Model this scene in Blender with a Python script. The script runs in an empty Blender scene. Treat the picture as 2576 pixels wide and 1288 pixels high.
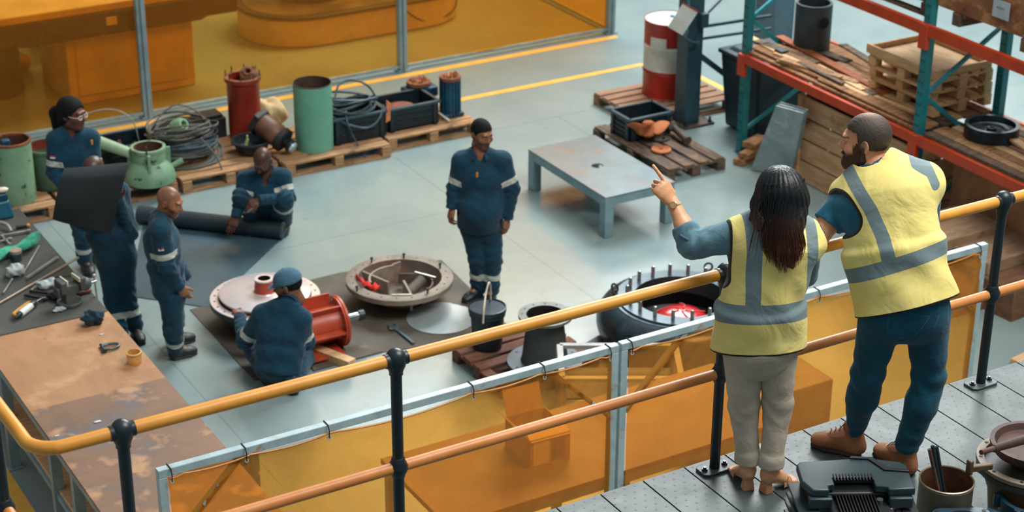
import bpy, math, random
import numpy as np
from mathutils import Matrix, Vector
random.seed(7)
PI = math.pi
SC = bpy.context.scene
COL = SC.collection

# ------------------------------------------------------------ camera solve
F = 4711.0
PIT, ROL, YAW, CH = math.radians(24.865), math.radians(.343), math.radians(30.455), 7.4
_cy, _sy, _cp, _sp = math.cos(YAW), math.sin(YAW), math.cos(PIT), math.sin(PIT)
fw = Vector((_cp * _sy, _cp * _cy, -_sp))
rt = Vector((_cy, -_sy, 0))
up = rt.cross(fw)
r2 = math.cos(ROL) * rt + math.sin(ROL) * up
u2 = -math.sin(ROL) * rt + math.cos(ROL) * up
CAMP = Vector((0, 0, CH))
hv = Vector((_sy, _cy, 0))          # horizontal viewing direction
hr = Vector((_cy, -_sy, 0))         # horizontal, to the right of the view


def ray(px, py):
    return fw + r2 * ((px - 1288) / F) - u2 * ((py - 644) / F)


def at(px, py, z=0.0):
    d = ray(px, py)
    return CAMP + d * ((z - CH) / d.z)


def onX(px, py, X):
    d = ray(px, py)
    return CAMP + d * (X / d.x)


def onY(px, py, Y):
    d = ray(px, py)
    return CAMP + d * (Y / d.y)


def atD(px, py, D):
    d = ray(px, py)
    return CAMP + d * (D / d.dot(hv))


def pxm(p):
    return F / (Vector(p) - CAMP).dot(fw)


cam = bpy.data.cameras.new('camera')
co = bpy.data.objects.new('camera', cam)
COL.objects.link(co)
cam.sensor_width = 36.0
cam.lens = F / 2576 * 36
cam.clip_end = 200
co.matrix_world = Matrix(((r2.x, u2.x, -fw.x, 0), (r2.y, u2.y, -fw.y, 0), (r2.z, u2.z, -fw.z, CH), (0, 0, 0, 1)))
cam.dof.use_dof = True
cam.dof.focus_distance = 9.1
cam.dof.aperture_fstop = 3.2
SC.camera = co
SC.view_settings.view_transform = 'Standard'
SC.view_settings.look = 'None'
SC.view_settings.gamma = 1.0
SC.view_settings.exposure = 0.0

# ------------------------------------------------------------ materials


def lin(h):
    if isinstance(h, str):
        c = [int(h[i:i + 2], 16) / 255 for i in (0, 2, 4)]
    else:
        c = [v / 255 for v in h]
    return [(v / 12.92 if v <= .04045 else ((v + .055) / 1.055) ** 2.4) for v in c] + [1.0]


MATS = {}


def nodes(name):
    m = bpy.data.materials.new(name)
    m.use_nodes = True
    nt = m.node_tree
    nt.nodes.clear()
    out = nt.nodes.new('ShaderNodeOutputMaterial')
    b = nt.nodes.new('ShaderNodeBsdfPrincipled')
    nt.links.new(b.outputs[0], out.inputs[0])
    return m, nt, b, out


def nz(nt, co, scale, detail=4, rough=.55, dist=0.0, stretch=None):
    if stretch:
        mp = nt.nodes.new('ShaderNodeMapping')
        mp.inputs['Scale'].default_value = stretch
        nt.links.new(co, mp.inputs[0])
        co = mp.outputs[0]
    n = nt.nodes.new('ShaderNodeTexNoise')
    n.inputs['Scale'].default_value = scale
    n.inputs['Detail'].default_value = detail
    n.inputs['Roughness'].default_value = rough
    n.inputs['Distortion'].default_value = dist
    nt.links.new(co, n.inputs['Vector'])
    return n.outputs[0]


def rmp(nt, fac, lo, hi):
    n = nt.nodes.new('ShaderNodeMapRange')
    n.inputs['From Min'].default_value = lo
    n.inputs['From Max'].default_value = hi
    nt.links.new(fac, n.inputs[0])
    return n.outputs[0]


def mix(nt, fac, a, b):
    n = nt.nodes.new('ShaderNodeMix')
    n.data_type = 'RGBA'
    for s, v in ((0, fac), (6, a), (7, b)):
        if hasattr(v, 'links') or hasattr(v, 'is_linked'):
            nt.links.new(v, n.inputs[s])
        else:
            n.inputs[s].default_value = v
    return n.outputs[2]


def mth(nt, op, a, b=None, c=None):
    n = nt.nodes.new('ShaderNodeMath')
    n.operation = op
    for i, v in enumerate((a, b, c)):
        if v is None:
            continue
        if hasattr(v, 'is_linked'):
            nt.links.new(v, n.inputs[i])
        else:
            n.inputs[i].default_value = v
    return n.outputs[0]


def pm(name, c1, c2=None, scale=6.0, lo=.4, hi=.6, rough=.5, metal=0.0, bump=0.0, bscale=40.0, c3=None, s3=3.0, t3=(.58, .64),
       stretch=None, rvar=0.0, coat=0.0, spec=.5, c4=None, s4=12.0, t4=(.62, .66), sheen=0.0):
    """general procedural surface: two tones, plus wear patches c3 and spots c4"""
    if name in MATS:
        return MATS[name]
    m, nt, b, out = nodes(name)
    tc = nt.nodes.new('ShaderNodeTexCoord')
    oc = tc.outputs['Object']
    n1 = nz(nt, oc, scale, 5, .6, .3, stretch)
    col = mix(nt, rmp(nt, n1, lo, hi), lin(c1), lin(c2 or c1))
    if c3:
        col = mix(nt, rmp(nt, nz(nt, oc, s3, 6, .65, .4), *t3), col, lin(c3))
    if c4:
        col = mix(nt, rmp(nt, nz(nt, oc, s4, 3, .5, .2), *t4), col, lin(c4))
    nt.links.new(col, b.inputs['Base Color'])
    b.inputs['Metallic'].default_value = metal
    b.inputs['Specular IOR Level'].default_value = spec
    b.inputs['Coat Weight'].default_value = coat
    b.inputs['Sheen Weight'].default_value = sheen
    if rvar:
        r = nt.nodes.new('ShaderNodeMapRange')
        r.inputs['To Min'].default_value = max(.03, rough - rvar)
        r.inputs['To Max'].default_value = min(1, rough + rvar)
        nt.links.new(n1, r.inputs[0])
        nt.links.new(r.outputs[0], b.inputs['Roughness'])
    else:
        b.inputs['Roughness'].default_value = rough
    if bump:
        bn = nt.nodes.new('ShaderNodeBump')
        bn.inputs['Strength'].default_value = min(1, bump)
        bn.inputs['Distance'].default_value = .01
        nt.links.new(nz(nt, oc, bscale, 4, .6, 0, stretch), bn.inputs['Height'])
        nt.links.new(bn.outputs[0], b.inputs['Normal'])
    MATS[name] = m
    return m


def cloth(name, c1, c2, band=None, edge=None, fold=.5, rough=.85, fscale=9.0):
    """woven cloth; float attributes 'band' / 'edge' (signed distance) mark sewn tape and piping"""
    if name in MATS:
        return MATS[name]
    m, nt, b, out = nodes(name)
    tc = nt.nodes.new('ShaderNodeTexCoord')
    oc = tc.outputs['Object']
    col = mix(nt, rmp(nt, nz(nt, oc, 5, 5, .6), .35, .65), lin(c1), lin(c2))
    rr = rough
    for at_, c in (('band', band), ('edge', edge)):
        if c:
            a = nt.nodes.new('ShaderNodeAttribute')
            a.attribute_name = at_
            col = mix(nt, mth(nt, 'GREATER_THAN', a.outputs['Fac'], 0.0), col, lin(c))
    nt.links.new(col, b.inputs['Base Color'])
    b.inputs['Roughness'].default_value = rr
    b.inputs['Specular IOR Level'].default_value = .25
    b.inputs['Sheen Weight'].default_value = .12
    h = mth(nt, 'ADD', mth(nt, 'MULTIPLY', nz(nt, oc, fscale, 3, .5, 1.2), 1.0), mth(nt, 'MULTIPLY', nz(nt, oc, 260, 2, .5), .05))
    bn = nt.nodes.new('ShaderNodeBump')
    bn.inputs['Strength'].default_value = fold
    bn.inputs['Distance'].default_value = .03
    nt.links.new(h, bn.inputs['Height'])
    nt.links.new(bn.outputs[0], b.inputs['Normal'])
    MATS[name] = m
    return m


def vcol(name, rough=.5, bump=.15, bs=120, sss=0.0):
    """surface whose pigment is stored per vertex in 'col' (skin, brows, lips)"""
    if name in MATS:
        return MATS[name]
    m, nt, b, out = nodes(name)
    a = nt.nodes.new('ShaderNodeAttribute')
    a.attribute_name = 'col'
    tc = nt.nodes.new('ShaderNodeTexCoord')
    n = nz(nt, tc.outputs['Object'], bs, 3)
    v = nt.nodes.new('ShaderNodeHueSaturation')
    nt.links.new(a.outputs['Color'], v.inputs['Color'])
    nt.links.new(mth(nt, 'MULTIPLY_ADD', n, .5, .75), v.inputs['Value'])
    nt.links.new(v.outputs[0], b.inputs['Base Color'])
    b.inputs['Roughness'].default_value = rough
    b.inputs['Subsurface Weight'].default_value = sss
    b.inputs['Subsurface Radius'].default_value = (.01, .004, .002)
    bn = nt.nodes.new('ShaderNodeBump')
    bn.inputs['Strength'].default_value = bump
    bn.inputs['Distance'].default_value = .002
    nt.links.new(n, bn.inputs['Height'])
    nt.links.new(bn.outputs[0], b.inputs['Normal'])
    MATS[name] = m
    return m


def film(name, tint, body, opac=.25, bump=.2):
    """orange welding curtain film: see-through, with dust and creases"""
    if name in MATS:
        return MATS[name]
    m, nt, b, out = nodes(name)
    tc = nt.nodes.new('ShaderNodeTexCoord')
    oc = tc.outputs['Object']
    tr = nt.nodes.new('ShaderNodeBsdfTransparent')
    tr.inputs[0].default_value = lin(tint)
    b.inputs['Base Color'].default_value = lin(body)
    b.inputs['Roughness'].default_value = .16
    tl = nt.nodes.new('ShaderNodeBsdfTranslucent')
    tl.inputs[0].default_value = lin(body)
    bn = nt.nodes.new('ShaderNodeBump')
    bn.inputs['Strength'].default_value = bump
    bn.inputs['Distance'].default_value = .02
    nt.links.new(nz(nt, oc, 5, 4, .55, .8), bn.inputs['Height'])
    nt.links.new(bn.outputs[0], b.inputs['Normal'])
    m1 = nt.nodes.new('ShaderNodeMixShader')
    m1.inputs[0].default_value = .5
    nt.links.new(b.outputs[0], m1.inputs[1])
    nt.links.new(tl.outputs[0], m1.inputs[2])
    m2 = nt.nodes.new('ShaderNodeMixShader')
    f = mth(nt, 'MULTIPLY_ADD', rmp(nt, nz(nt, oc, 14, 6, .6), .4, .75), .07, opac)
    nt.links.new(f, m2.inputs[0])
    nt.links.new(tr.outputs[0], m2.inputs[1])
    nt.links.new(m1.outputs[0], m2.inputs[2])
    nt.links.new(m2.outputs[0], out.inputs[0])
    MATS[name] = m
    return m


# ------------------------------------------------------------ mesh helpers
class MB:
    def __init__(self):
        self.v, self.f, self.mi = [], [], []
        self.T = Matrix.Identity(4)

    def add(self, vs, fs, mi=0):
        n = len(self.v)
        self.v += [tuple(self.T @ Vector(v)) for v in vs]
        self.f += [tuple(i + n for i in f) for f in fs]
        self.mi += [mi] * len(fs)
        return self

    def box(self, s, c=(0, 0, 0), rz=0.0, R=None, mi=0, taper=1.0):
        sx, sy, sz = s[0] / 2, s[1] / 2, s[2] / 2
        R = R or Matrix.Rotation(rz, 3, 'Z')
        vs = []
        for z in (-1, 1):
            t = taper if z > 0 else 1
            for x, y in ((-1, -1), (1, -1), (1, 1), (-1, 1)):
                vs.append(R @ Vector((x * sx * t, y * sy * t, z * sz)) + Vector(c))
        return self.add(vs, [(3, 2, 1, 0), (4, 5, 6, 7), (0, 1, 5, 4), (1, 2, 6, 5), (2, 3, 7, 6), (3, 0, 4, 7)], mi)

    def bar(self, a, b, w, h, mi=0, upv=(0, 0, 1)):
        """square bar between two points"""
        a, b = Vector(a), Vector(b)
        d = (b - a)
        L = d.length
        d.normalize()
        u = Vector(upv)
        if abs(d.dot(u)) > .98:
            u = Vector((1, 0, 0))
        s = d.cross(u).normalized()
        u = s.cross(d)
        R = Matrix((d, s, u)).transposed()
        return self.box((L, w, h), (a + b) / 2, R=R, mi=mi)

    def cyl(self, a, b, r0, r1=None, n=24, caps=True, mi=0):
        a, b = Vector(a), Vector(b)
        r1 = r0 if r1 is None else r1
        return self.lathe([(r0, 0), (r1, (b - a).length)], a, b - a, n, caps, mi)

    def lathe(self, prof, o=(0, 0, 0), ax=(0, 0, 1), n=32, caps=True, mi=0, a0=0.0, a1=None, sy=1.0):
        o, ax = Vector(o), Vector(ax).normalized()
        u = Vector((1, 0, 0)) if abs(ax.x) < .9 else Vector((0, 1, 0))
        u = (u - ax * u.dot(ax)).normalized()
        w = ax.cross(u)
        full = a1 is None
        a1 = a0 + 2 * PI if full else a1
        m = n if full else n + 1
        vs = []
        for r, z in prof:
            for i in range(m):
                t = a0 + (a1 - a0) * i / n
                vs.append(o + ax * z + (u * math.cos(t) + w * math.sin(t) * sy) * r)
        fs = []
        for j in range(len(prof) - 1):
            for i in range(n):
                k = (i + 1) % m
                fs.append((j * m + i, j * m + k, (j + 1) * m + k, (j + 1) * m + i))
        if caps and full:
            if prof[0][0] > 1e-5:
                fs.append(tuple(range(m - 1, -1, -1)))
            if prof[-1][0] > 1e-5:
                fs.append(tuple((len(prof) - 1) * m + i for i in range(m)))
        return self.add(vs, fs, mi)

    def ring(self, ro, ri, z0, z1, o=(0, 0, 0), ax=(0, 0, 1), n=40, mi=0):
        return self.lathe([(ri, z0), (ro, z0), (ro, z1), (ri, z1), (ri, z0)], o, ax, n, False, mi)

    def sph(self, c, r, n=16, m=10, s=(1, 1, 1), mi=0):
        vs, fs = [], []
        for j in range(m + 1):
            p = PI * j / m
            for i in range(n):
                t = 2 * PI * i / n
                vs.append((c[0] + r * s[0] * math.sin(p) * math.cos(t), c[1] + r * s[1] * math.sin(p) * math.sin(t), c[2] - r * s[2] * math.cos(p)))
        for j in range(m):
            for i in range(n):
                k = (i + 1) % n
                fs.append((j * n + i, j * n + k, (j + 1) * n + k, (j + 1) * n + i))
        return self.add(vs, fs, mi)

    def tube(self, pts, r, n=8, closed=False, mi=0, caps=True):
        pts = [Vector(p) for p in pts]
        N = len(pts)
        rs = r if isinstance(r, (list, tuple)) else [r] * N
        t0 = (pts[1] - pts[0]).normalized()
        u = t0.orthogonal().normalized()
        vs, fs = [], []
        for i, p in enumerate(pts):
            if closed:
                t = (pts[(i + 1) % N] - pts[i - 1])
            else:
                t = pts[min(i + 1, N - 1)] - pts[max(i - 1, 0)]
            if t.length < 1e-9:
                t = t0
            t.normalize()
            u = (u - t * u.dot(t))
            if u.length < 1e-6:
                u = t.orthogonal()
            u.normalize()
            w = t.cross(u)
            for k in range(n):
                a = 2 * PI * k / n
                vs.append(p + (u * math.cos(a) + w * math.sin(a)) * rs[i])
        M_ = N if closed else N - 1
        for i in range(M_):
            j = (i + 1) % N
            for k in range(n):
                l = (k + 1) % n
                fs.append((i * n + k, i * n + l, j * n + l, j * n + k))
        if not closed and caps:
            fs.append(tuple(range(n - 1, -1, -1)))
            fs.append(tuple((N - 1) * n + k for k in range(n)))
        return self.add(vs, fs, mi)

    def prism(self, poly, z0, z1, mi=0):
        n = len(poly)
        vs = [(x, y, z0) for x, y in poly] + [(x, y, z1) for x, y in poly]
        fs = [tuple(range(n - 1, -1, -1)), tuple(range(n, 2 * n))] + [(i, (i + 1) % n, (i + 1) % n + n, i + n) for i in range(n)]
        return self.add(vs, fs, mi)

    def build(self, name, mats, parent=None, bev=0.0, loc=None, seg=2, sharp=38, rz=None):
        me = bpy.data.meshes.new(name)
        me.from_pydata(self.v, [], self.f)
        if not isinstance(mats, (list, tuple)):
            mats = [mats]
        for m in mats:
            me.materials.append(m)
        me.polygons.foreach_set('material_index', self.mi)
        me.polygons.foreach_set('use_smooth', [True] * len(me.polygons))
        me.update()
        me.set_sharp_from_angle(angle=math.radians(sharp))
        o = bpy.data.objects.new(name, me)
        COL.objects.link(o)
        if parent:
            o.parent = parent
        if loc is not None:
            o.location = loc
        if rz is not None:
            o.rotation_euler.z = rz
        if bev:
            b = o.modifiers.new('bevel', 'BEVEL')
            b.width = bev
            b.segments = seg
            b.limit_method = 'ANGLE'
            b.angle_limit = math.radians(40)
            b.harden_normals = False
        return o


def tag(o, label=None, cat=None, group=None, kind=None):
    for k, v in (('label', label), ('category', cat), ('group', group), ('kind', kind)):
        if v:
            o[k] = v
    return o


def thing(name, label, cat, loc=(0, 0, 0), rz=0.0, group=None):
    o = bpy.data.objects.new(name, None)
    COL.objects.link(o)
    o.location = loc
    o.rotation_euler.z = rz
    o.empty_display_size = .1
    return tag(o, label, cat, group)


KIDS = {}


def dup(root, loc, rz, label, group=None):
    r = root.copy()
    COL.objects.link(r)
    r.location = loc
    r.rotation_euler.z = rz
    tag(r, label, None, group)
    kids = [o for o in bpy.data.objects if o.parent == root]
    for ch in kids:
        c = ch.copy()
        COL.objects.link(c)
        c.parent = r
        for g in [o for o in bpy.data.objects if o.parent == ch]:
            d = g.copy()
            COL.objects.link(d)
            d.parent = c
    return r


def spline(pts, n=8, closed=False):
    """Catmull-Rom through points"""
    P = [Vector(p) for p in pts]
    out = []
    N = len(P)
    for i in range(N if closed else N - 1):
        if closed:
            a, b, c, d = P[(i - 1) % N], P[i], P[(i + 1) % N], P[(i + 2) % N]
        else:
            a, b, c, d = P[max(i - 1, 0)], P[i], P[i + 1], P[min(i + 2, N - 1)]
        for k in range(n):
            t = k / n
            out.append(.5 * ((2 * b) + (c - a) * t + (2 * a - 5 * b + 4 * c - d) * t * t + (3 * b - 3 * c + d - a) * t ** 3))
    if not closed:
        out.append(P[-1])
    return out
# ------------------------------------------------------------ the hall
def floor_mat():
    m, nt, b, out = nodes('painted_floor')
    tc = nt.nodes.new('ShaderNodeTexCoord')
    oc = tc.outputs['Object']
    sx = nt.nodes.new('ShaderNodeSeparateXYZ')
    nt.links.new(oc, sx.inputs[0])
    col = mix(nt, rmp(nt, nz(nt, oc, .8, 6, .6, .4), .35, .65), lin('7b8e90'), lin('8a9a98'))
    col = mix(nt, rmp(nt, nz(nt, oc, 5, 6, .7, .3), .62, .72), col, lin('728689'))
    # slab joints
    for ax, vals in ((0, (4.56, 8.27, 10.41, 14.0)), (1, (14.98, 12.6, 16.72))):
        for v in vals:
            w = mth(nt, 'LESS_THAN', mth(nt, 'ABSOLUTE', mth(nt, 'SUBTRACT', sx.outputs[ax], v)), .006)
            if v == 10.41:
                w = mth(nt, 'MULTIPLY', w, mth(nt, 'LESS_THAN', mth(nt, 'ABSOLUTE', mth(nt, 'SUBTRACT', sx.outputs[1], 15.6)), 1.12))
            col = mix(nt, mth(nt, 'MULTIPLY', w, .55), col, lin('5c6e72'))
    nt.links.new(col, b.inputs['Base Color'])
    r = nt.nodes.new('ShaderNodeMapRange')
    r.inputs['To Min'].default_value = .14
    r.inputs['To Max'].default_value = .34
    nt.links.new(nz(nt, oc, 2.2, 6, .65, .3), r.inputs[0])
    nt.links.new(r.outputs[0], b.inputs['Roughness'])
    b.inputs['Specular IOR Level'].default_value = .5
    bn = nt.nodes.new('ShaderNodeBump')
    bn.inputs['Strength'].default_value = .12
    bn.inputs['Distance'].default_value = .01
    nt.links.new(nz(nt, oc, 7, 4), bn.inputs['Height'])
    nt.links.new(bn.outputs[0], b.inputs['Normal'])
    return m


tag(MB().box((60, 60, .3), (12, 14, -.15)).build('floor', floor_mat()), kind='structure')
YEL = pm('yellow_line_paint', 'efb853', 'e6ab44', 8, rough=.5)
for i, (c, s) in enumerate((((9.0, 18.80), (7.95 * 2, .085)), ((6.1, 17.73), (12.3, .09)), ((12.57, 16.3), (.09, 2.9)))):
    if i == 0:
        c, s = (5.8, 18.78), (13.5, .10)
    tag(MB().box((s[0], s[1], .004), (c[0], c[1], .002)).build('trim_%d' % (i + 1), YEL), kind='structure')
tag(MB().box((.9, 6.0, .004), (2.42, 10.2, .002)).build('trim_4', YEL), kind='structure')

wallm = pm('painted_wall', 'b9bdb8', 'a9aeaa', 1.0, rough=.8)
wins = ((13.9, 14.5), (15.3, 24.5), (27, 36))
wl = MB()
wl.box((80, .3, 11.8), (20, 34, 5.9)).box((80, .3, 6), (20, 34, 21.0))
xs = [-20] + [v for w in wins for v in w] + [60]
for k in range(0, len(xs), 2):
    wl.box((xs[k + 1] - xs[k], .3, 6.2), ((xs[k] + xs[k + 1]) / 2, 34, 14.9))
tag(wl.build('wall_back', wallm), kind='structure')
wm, nt, b, out = nodes('daylight_pane')
b.inputs['Base Color'].default_value = (.8, .85, .9, 1)
b.inputs['Emission Color'].default_value = (.97, .99, 1, 1)
b.inputs['Emission Strength'].default_value = 9.0
wfm = pm('window_bar', '8a9294', rough=.5)
for k, (a, c) in enumerate(wins):
    tag(MB().box((c - a, .05, 6.2), ((a + c) / 2, 34, 14.9)).build('window_%d' % (k + 1), wm), kind='structure')

# world: soft grey daylight from the roof lights
w = bpy.data.worlds.new('daylight')
SC.world = w
w.use_nodes = True
nt = w.node_tree
nt.nodes.clear()
wo = nt.nodes.new('ShaderNodeOutputWorld')
bg = nt.nodes.new('ShaderNodeBackground')
tc = nt.nodes.new('ShaderNodeTexCoord')
sx = nt.nodes.new('ShaderNodeSeparateXYZ')
nt.links.new(tc.outputs['Generated'], sx.inputs[0])
cr = nt.nodes.new('ShaderNodeValToRGB')
cr.color_ramp.elements[0].position = .0
cr.color_ramp.elements[0].color = (.30, .33, .34, 1)
cr.color_ramp.elements[1].position = .9
cr.color_ramp.elements[1].color = (.80, .88, .92, 1)
nt.links.new(sx.outputs[2], cr.inputs[0])
nt.links.new(cr.outputs[0], bg.inputs[0])
bg.inputs[1].default_value = .56
nt.links.new(bg.outputs[0], wo.inputs[0])


def area(name, loc, tgt, size, power, col=(1, 1, 1)):
    l = bpy.data.lights.new(name, 'AREA')
    l.shape = 'RECTANGLE'
    l.size, l.size_y = size
    l.energy = power
    l.color = col
    o = bpy.data.objects.new(name, l)
    COL.objects.link(o)
    o.location = loc
    o.rotation_euler = (Vector(tgt) - Vector(loc)).to_track_quat('-Z', 'Y').to_euler()
    return o


area('roof_and_fill_light', (16, 20, 13), (8, 13, 0), (9, 6), 3500, (.95, 1, 1))
area('roof_and_fill_light', (9, 4, 13), (7, 9, 1), (7, 5), 1650, (1, .97, .9))  # added fill lamp on the camera side, brightens the fronts; no roof light

# ------------------------------------------------------------ partition of orange curtain behind
STEEL = pm('grey_blue_steel', '8fa6ad', '7f979f', 6, rough=.4, metal=.1)
FILM = film('orange_curtain_film', 'ffc45e', 'e0903a', .24, .10)
FILM2 = film('orange_screen_film', 'f8b656', 'e09648', .34, .6)
ZH = 4.2
part = thing('curtain_partition', 'tall orange see-through curtain partition on a grey steel frame behind the work area', 'partition', (0, 18.95, 0))
xs = [-2.0, 2.55, 6.42, 9.61, 12.56]
fr = MB()
fr.box((14.6, .05, .035), (5.28, 0, .06)).box((14.6, .06, .06), (5.28, 0, ZH))
fr.box((.05, 8.0, .04), (12.56, 4.0, .05))
fr.build('bottom_rail', STEEL, part, .004)
for x in xs:
    MB().box((.10, .09, ZH), (x, 0, ZH / 2)).box((.16, .12, .015), (x, 0, .01)).box((.02, .12, ZH), (x, -.02, ZH / 2)).build('post', STEEL, part, .003)
MB().box((.07, .07, ZH), (12.56, 4.0, ZH / 2)).build('post', STEEL, part, .003)


def sheet(a, b, z0, z1, nx=30, nzv=16, amp=.015, sag=None, seed=1):
    """a hanging film between two verticals"""
    rnd = random.Random(seed)
    ph = [rnd.uniform(0, 6) for _ in range(6)]
    a, b = Vector(a), Vector(b)
    d = (b - a).normalized()
    nrm = Vector((-d.y, d.x, 0))
    vs, fs = [], []
    for j in range(nzv + 1):
        for i in range(nx + 1):
            u, v = i / nx, j / nzv
            top = z1 - (sag(u) if sag else 0)
            z = z0 + (top - z0) * v
            o = amp * (math.sin(u * 9 + ph[0] + v * 2) + .6 * math.sin(u * 21 + ph[1] - v * 4) + .5 * math.sin(v * 11 + ph[2] + u * 5))
            o *= min(1, 6 * min(u, 1 - u) + .1)
            p = a + (b - a) * u + nrm * o
            vs.append((p.x, p.y, z))
    for j in range(nzv):
        for i in range(nx):
            k = j * (nx + 1) + i
            fs.append((k, k + 1, k + nx + 2, k + nx + 1))
    return MB().add(vs, fs)


for i in range(4):
    sheet((xs[i] + .06, 0, 0), (xs[i + 1] - .06, 0, 0), .07, ZH - .03, seed=i).build('curtain', FILM, part)
sheet((12.56, .06, 0), (12.56, 3.95, 0), .07, ZH - .03, seed=9).build('curtain', FILM, part)

# machine with a large overhanging table behind the curtain (left)
MG = pm('machine_cream', 'd2c09a', 'c2ae88', 3, rough=.55)
MD = pm('machine_dark', '1e1a17', '29231e', 4, rough=.6)
mm = thing('machine_table', 'large machine with a cream cabinet and dark overhanging table behind the left curtain', 'machine', (6.42, 19.62, 0))
MB().box((1.5, 1.05, .88), (.12, .6, .44)).box((1.30, .03, .70), (.12, .065, .45)).build('cabinet', MG, mm, .02)
MB().box((2.75, 1.7, .24), (-.05, .62, 1.02)).box((2.1, 1.3, .12), (-.1, .62, .86), taper=1.15).build('table_apron', MD, mm, .02)
MB().box((2.72, 1.68, .09), (-.05, .62, 1.185)).box((2.4, .1, .05), (-.05, .62, 1.25)).build('table_top', MG, mm, .015)
MB().box((.12, .012, .09), (-.18, -.245, 1.03)).build('plate', pm('cream_label', 'd8c8a0'), mm)
mc = MB().lathe([(.35, 0), (.32, .9), (.2, 1.5), (.18, 2.2)], (-1.25, 1.0, 0), n=20)
mc.build('column', MD, mm)
MB().box((.9, .8, 2.2), (.3, 2.0, 1.1)).build('cabinet', MG, mm, .03)

# machine with an oblong tank base (centre back)
m2 = thing('oblong_machine', 'oblong cream machine base with dark rim and column behind the middle curtain', 'machine', (9.9, 21.0, 0))


def oblong(L, W, n=14):
    r = W / 2
    pts = []
    for s, a in ((1, -PI / 2), (-1, PI / 2)):
        for i in range(n + 1):
            t = a + PI * i / n
            pts.append((s * (L / 2 - r) + r * math.cos(t), r * math.sin(t) * 1.0))
    return pts


MB().prism(oblong(2.95, 1.5), 0, .36).build('tank', MG, m2, .03)
MB().prism(oblong(3.0, 1.55), .36, .40).build('rim', MD, m2, .01)
MB().prism(oblong(2.8, 1.36), .40, .405).build('tray', pm('oily_tray', '6b5a44', '4a3e32', 3, rough=.4), m2)
MB().box((.6, .6, 1.8), (-.45, .1, 1.3)).cyl((-.45, .1, .4), (-.45, .1, .6), .42).build('column', MD, m2, .02)
MB().box((1.1, .5, .5), (.4, .2, .65)).box((.5, .4, 1.2), (1.0, .1, 1.0)).build('headstock', MD, m2, .02)
MB().tube(spline([(1.0, -.2, .9), (1.25, -.45, .5), (1.2, -.62, .15), (.7, -.74, .1), (.3, -.76, .4)]), .012).build('hose', MD, m2)
MB().box((.16, .16, .5), (-.1, -.1, .65)).build('sight_glass', pm('cream_bright', 'd8c070'), m2, .01)
# parts on the floor behind the curtain, far left
ORR = pm('rust_orange', '8a4a22', 'a5602c', 6, rough=.75)
for k, (px, py, r, lb) in enumerate(((118, 108, .22, 'round rusty casting behind the curtain, beside the machine cabinet'), (22, 178, .27, 'rusty flanged casting behind the curtain at the far left edge'))):
    p = at(px, py)
    c = thing('casting', lb, 'machine part', p)
    MB().lathe([(r * .6, 0), (r, .05), (r, .14), (r * .7, .18), (r * .55, .16), (r * .5, .02)], n=28).build('rim', ORR, c)
    MB().cyl((0, 0, .02), (0, 0, .28), r * .28).build('hub', MD, c)
# ------------------------------------------------------------ shared materials
WOOD = pm('pallet_wood', 'b48a62', '94704e', 5, rough=.85, bump=.25, c3='5d4735', s3=2.2, t3=(.6, .72), stretch=(1, 6, 6))
WOODN = pm('new_pine', 'dcb68a', 'c99d6c', 5, rough=.75, bump=.15, stretch=(1, 7, 7))
WOODD = pm('oily_wood', '6b5847', '4b3d32', 4, rough=.8, bump=.3, c3='8a6a4c', s3=3, t3=(.55, .7), stretch=(1, 5, 5))
WOODO = pm('old_board', 'a5754a', '7c5638', 4, rough=.85, bump=.3, c3='4a3526', s3=2, t3=(.55, .7), stretch=(1, 7, 7))
CRATE = pm('black_plastic', '0d1b22', '13262f', 9, rough=.45)
RUST = pm('rusty_iron', '6b3d27', '8c5535', 7, rough=.85, bump=.3, c3='3c2a22', s3=4, t3=(.5, .65))
RUSTO = pm('orange_rust', 'a9633a', 'b97146', 7, rough=.85, bump=.25)
RED = pm('oxide_red_paint', '8e2d20', '7a231b', 4, rough=.38, c3='5a1a14', s3=3, t3=(.6, .75))
GRN = pm('light_green_paint', '5f9a84', '6aa58e', 3, rough=.45)
GRNC = pm('chipped_green_paint', '7d9f80', '6b8f72', 4, rough=.55, c3='2c3f38', s3=8, t3=(.60, .63), bump=.1, bscale=14)
BLUE = pm('blue_motor_paint', '0f4c68', '0b3a52', 5, rough=.45, c3='0a2430', s3=5, t3=(.55, .68), rvar=.12)
HOSE = pm('grey_hose', '3f5560', '2c3e48', 12, rough=.5)
CABLE = pm('dirty_cable', '454d4d', '5e5a50', 6, rough=.6)
BLK = pm('black_rubber', '12181c', '1b2328', 8, rough=.55)
DIRT = pm('dirty_steel', '5b5147', '3d3730', 6, rough=.6, metal=.4, bump=.2, c3='6e4a34', s3=5, t3=(.55, .7))
STL = pm('bare_steel', 'b0b8ba', '959d9f', 6, rough=.25, metal=.9)
DSTL = pm('dark_steel', '2b3338', '3a4348', 6, rough=.4, metal=.6, bump=.08)
BROWNIN = pm('rusty_inside', '4a2c22', '5f3526', 5, rough=.8)


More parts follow.
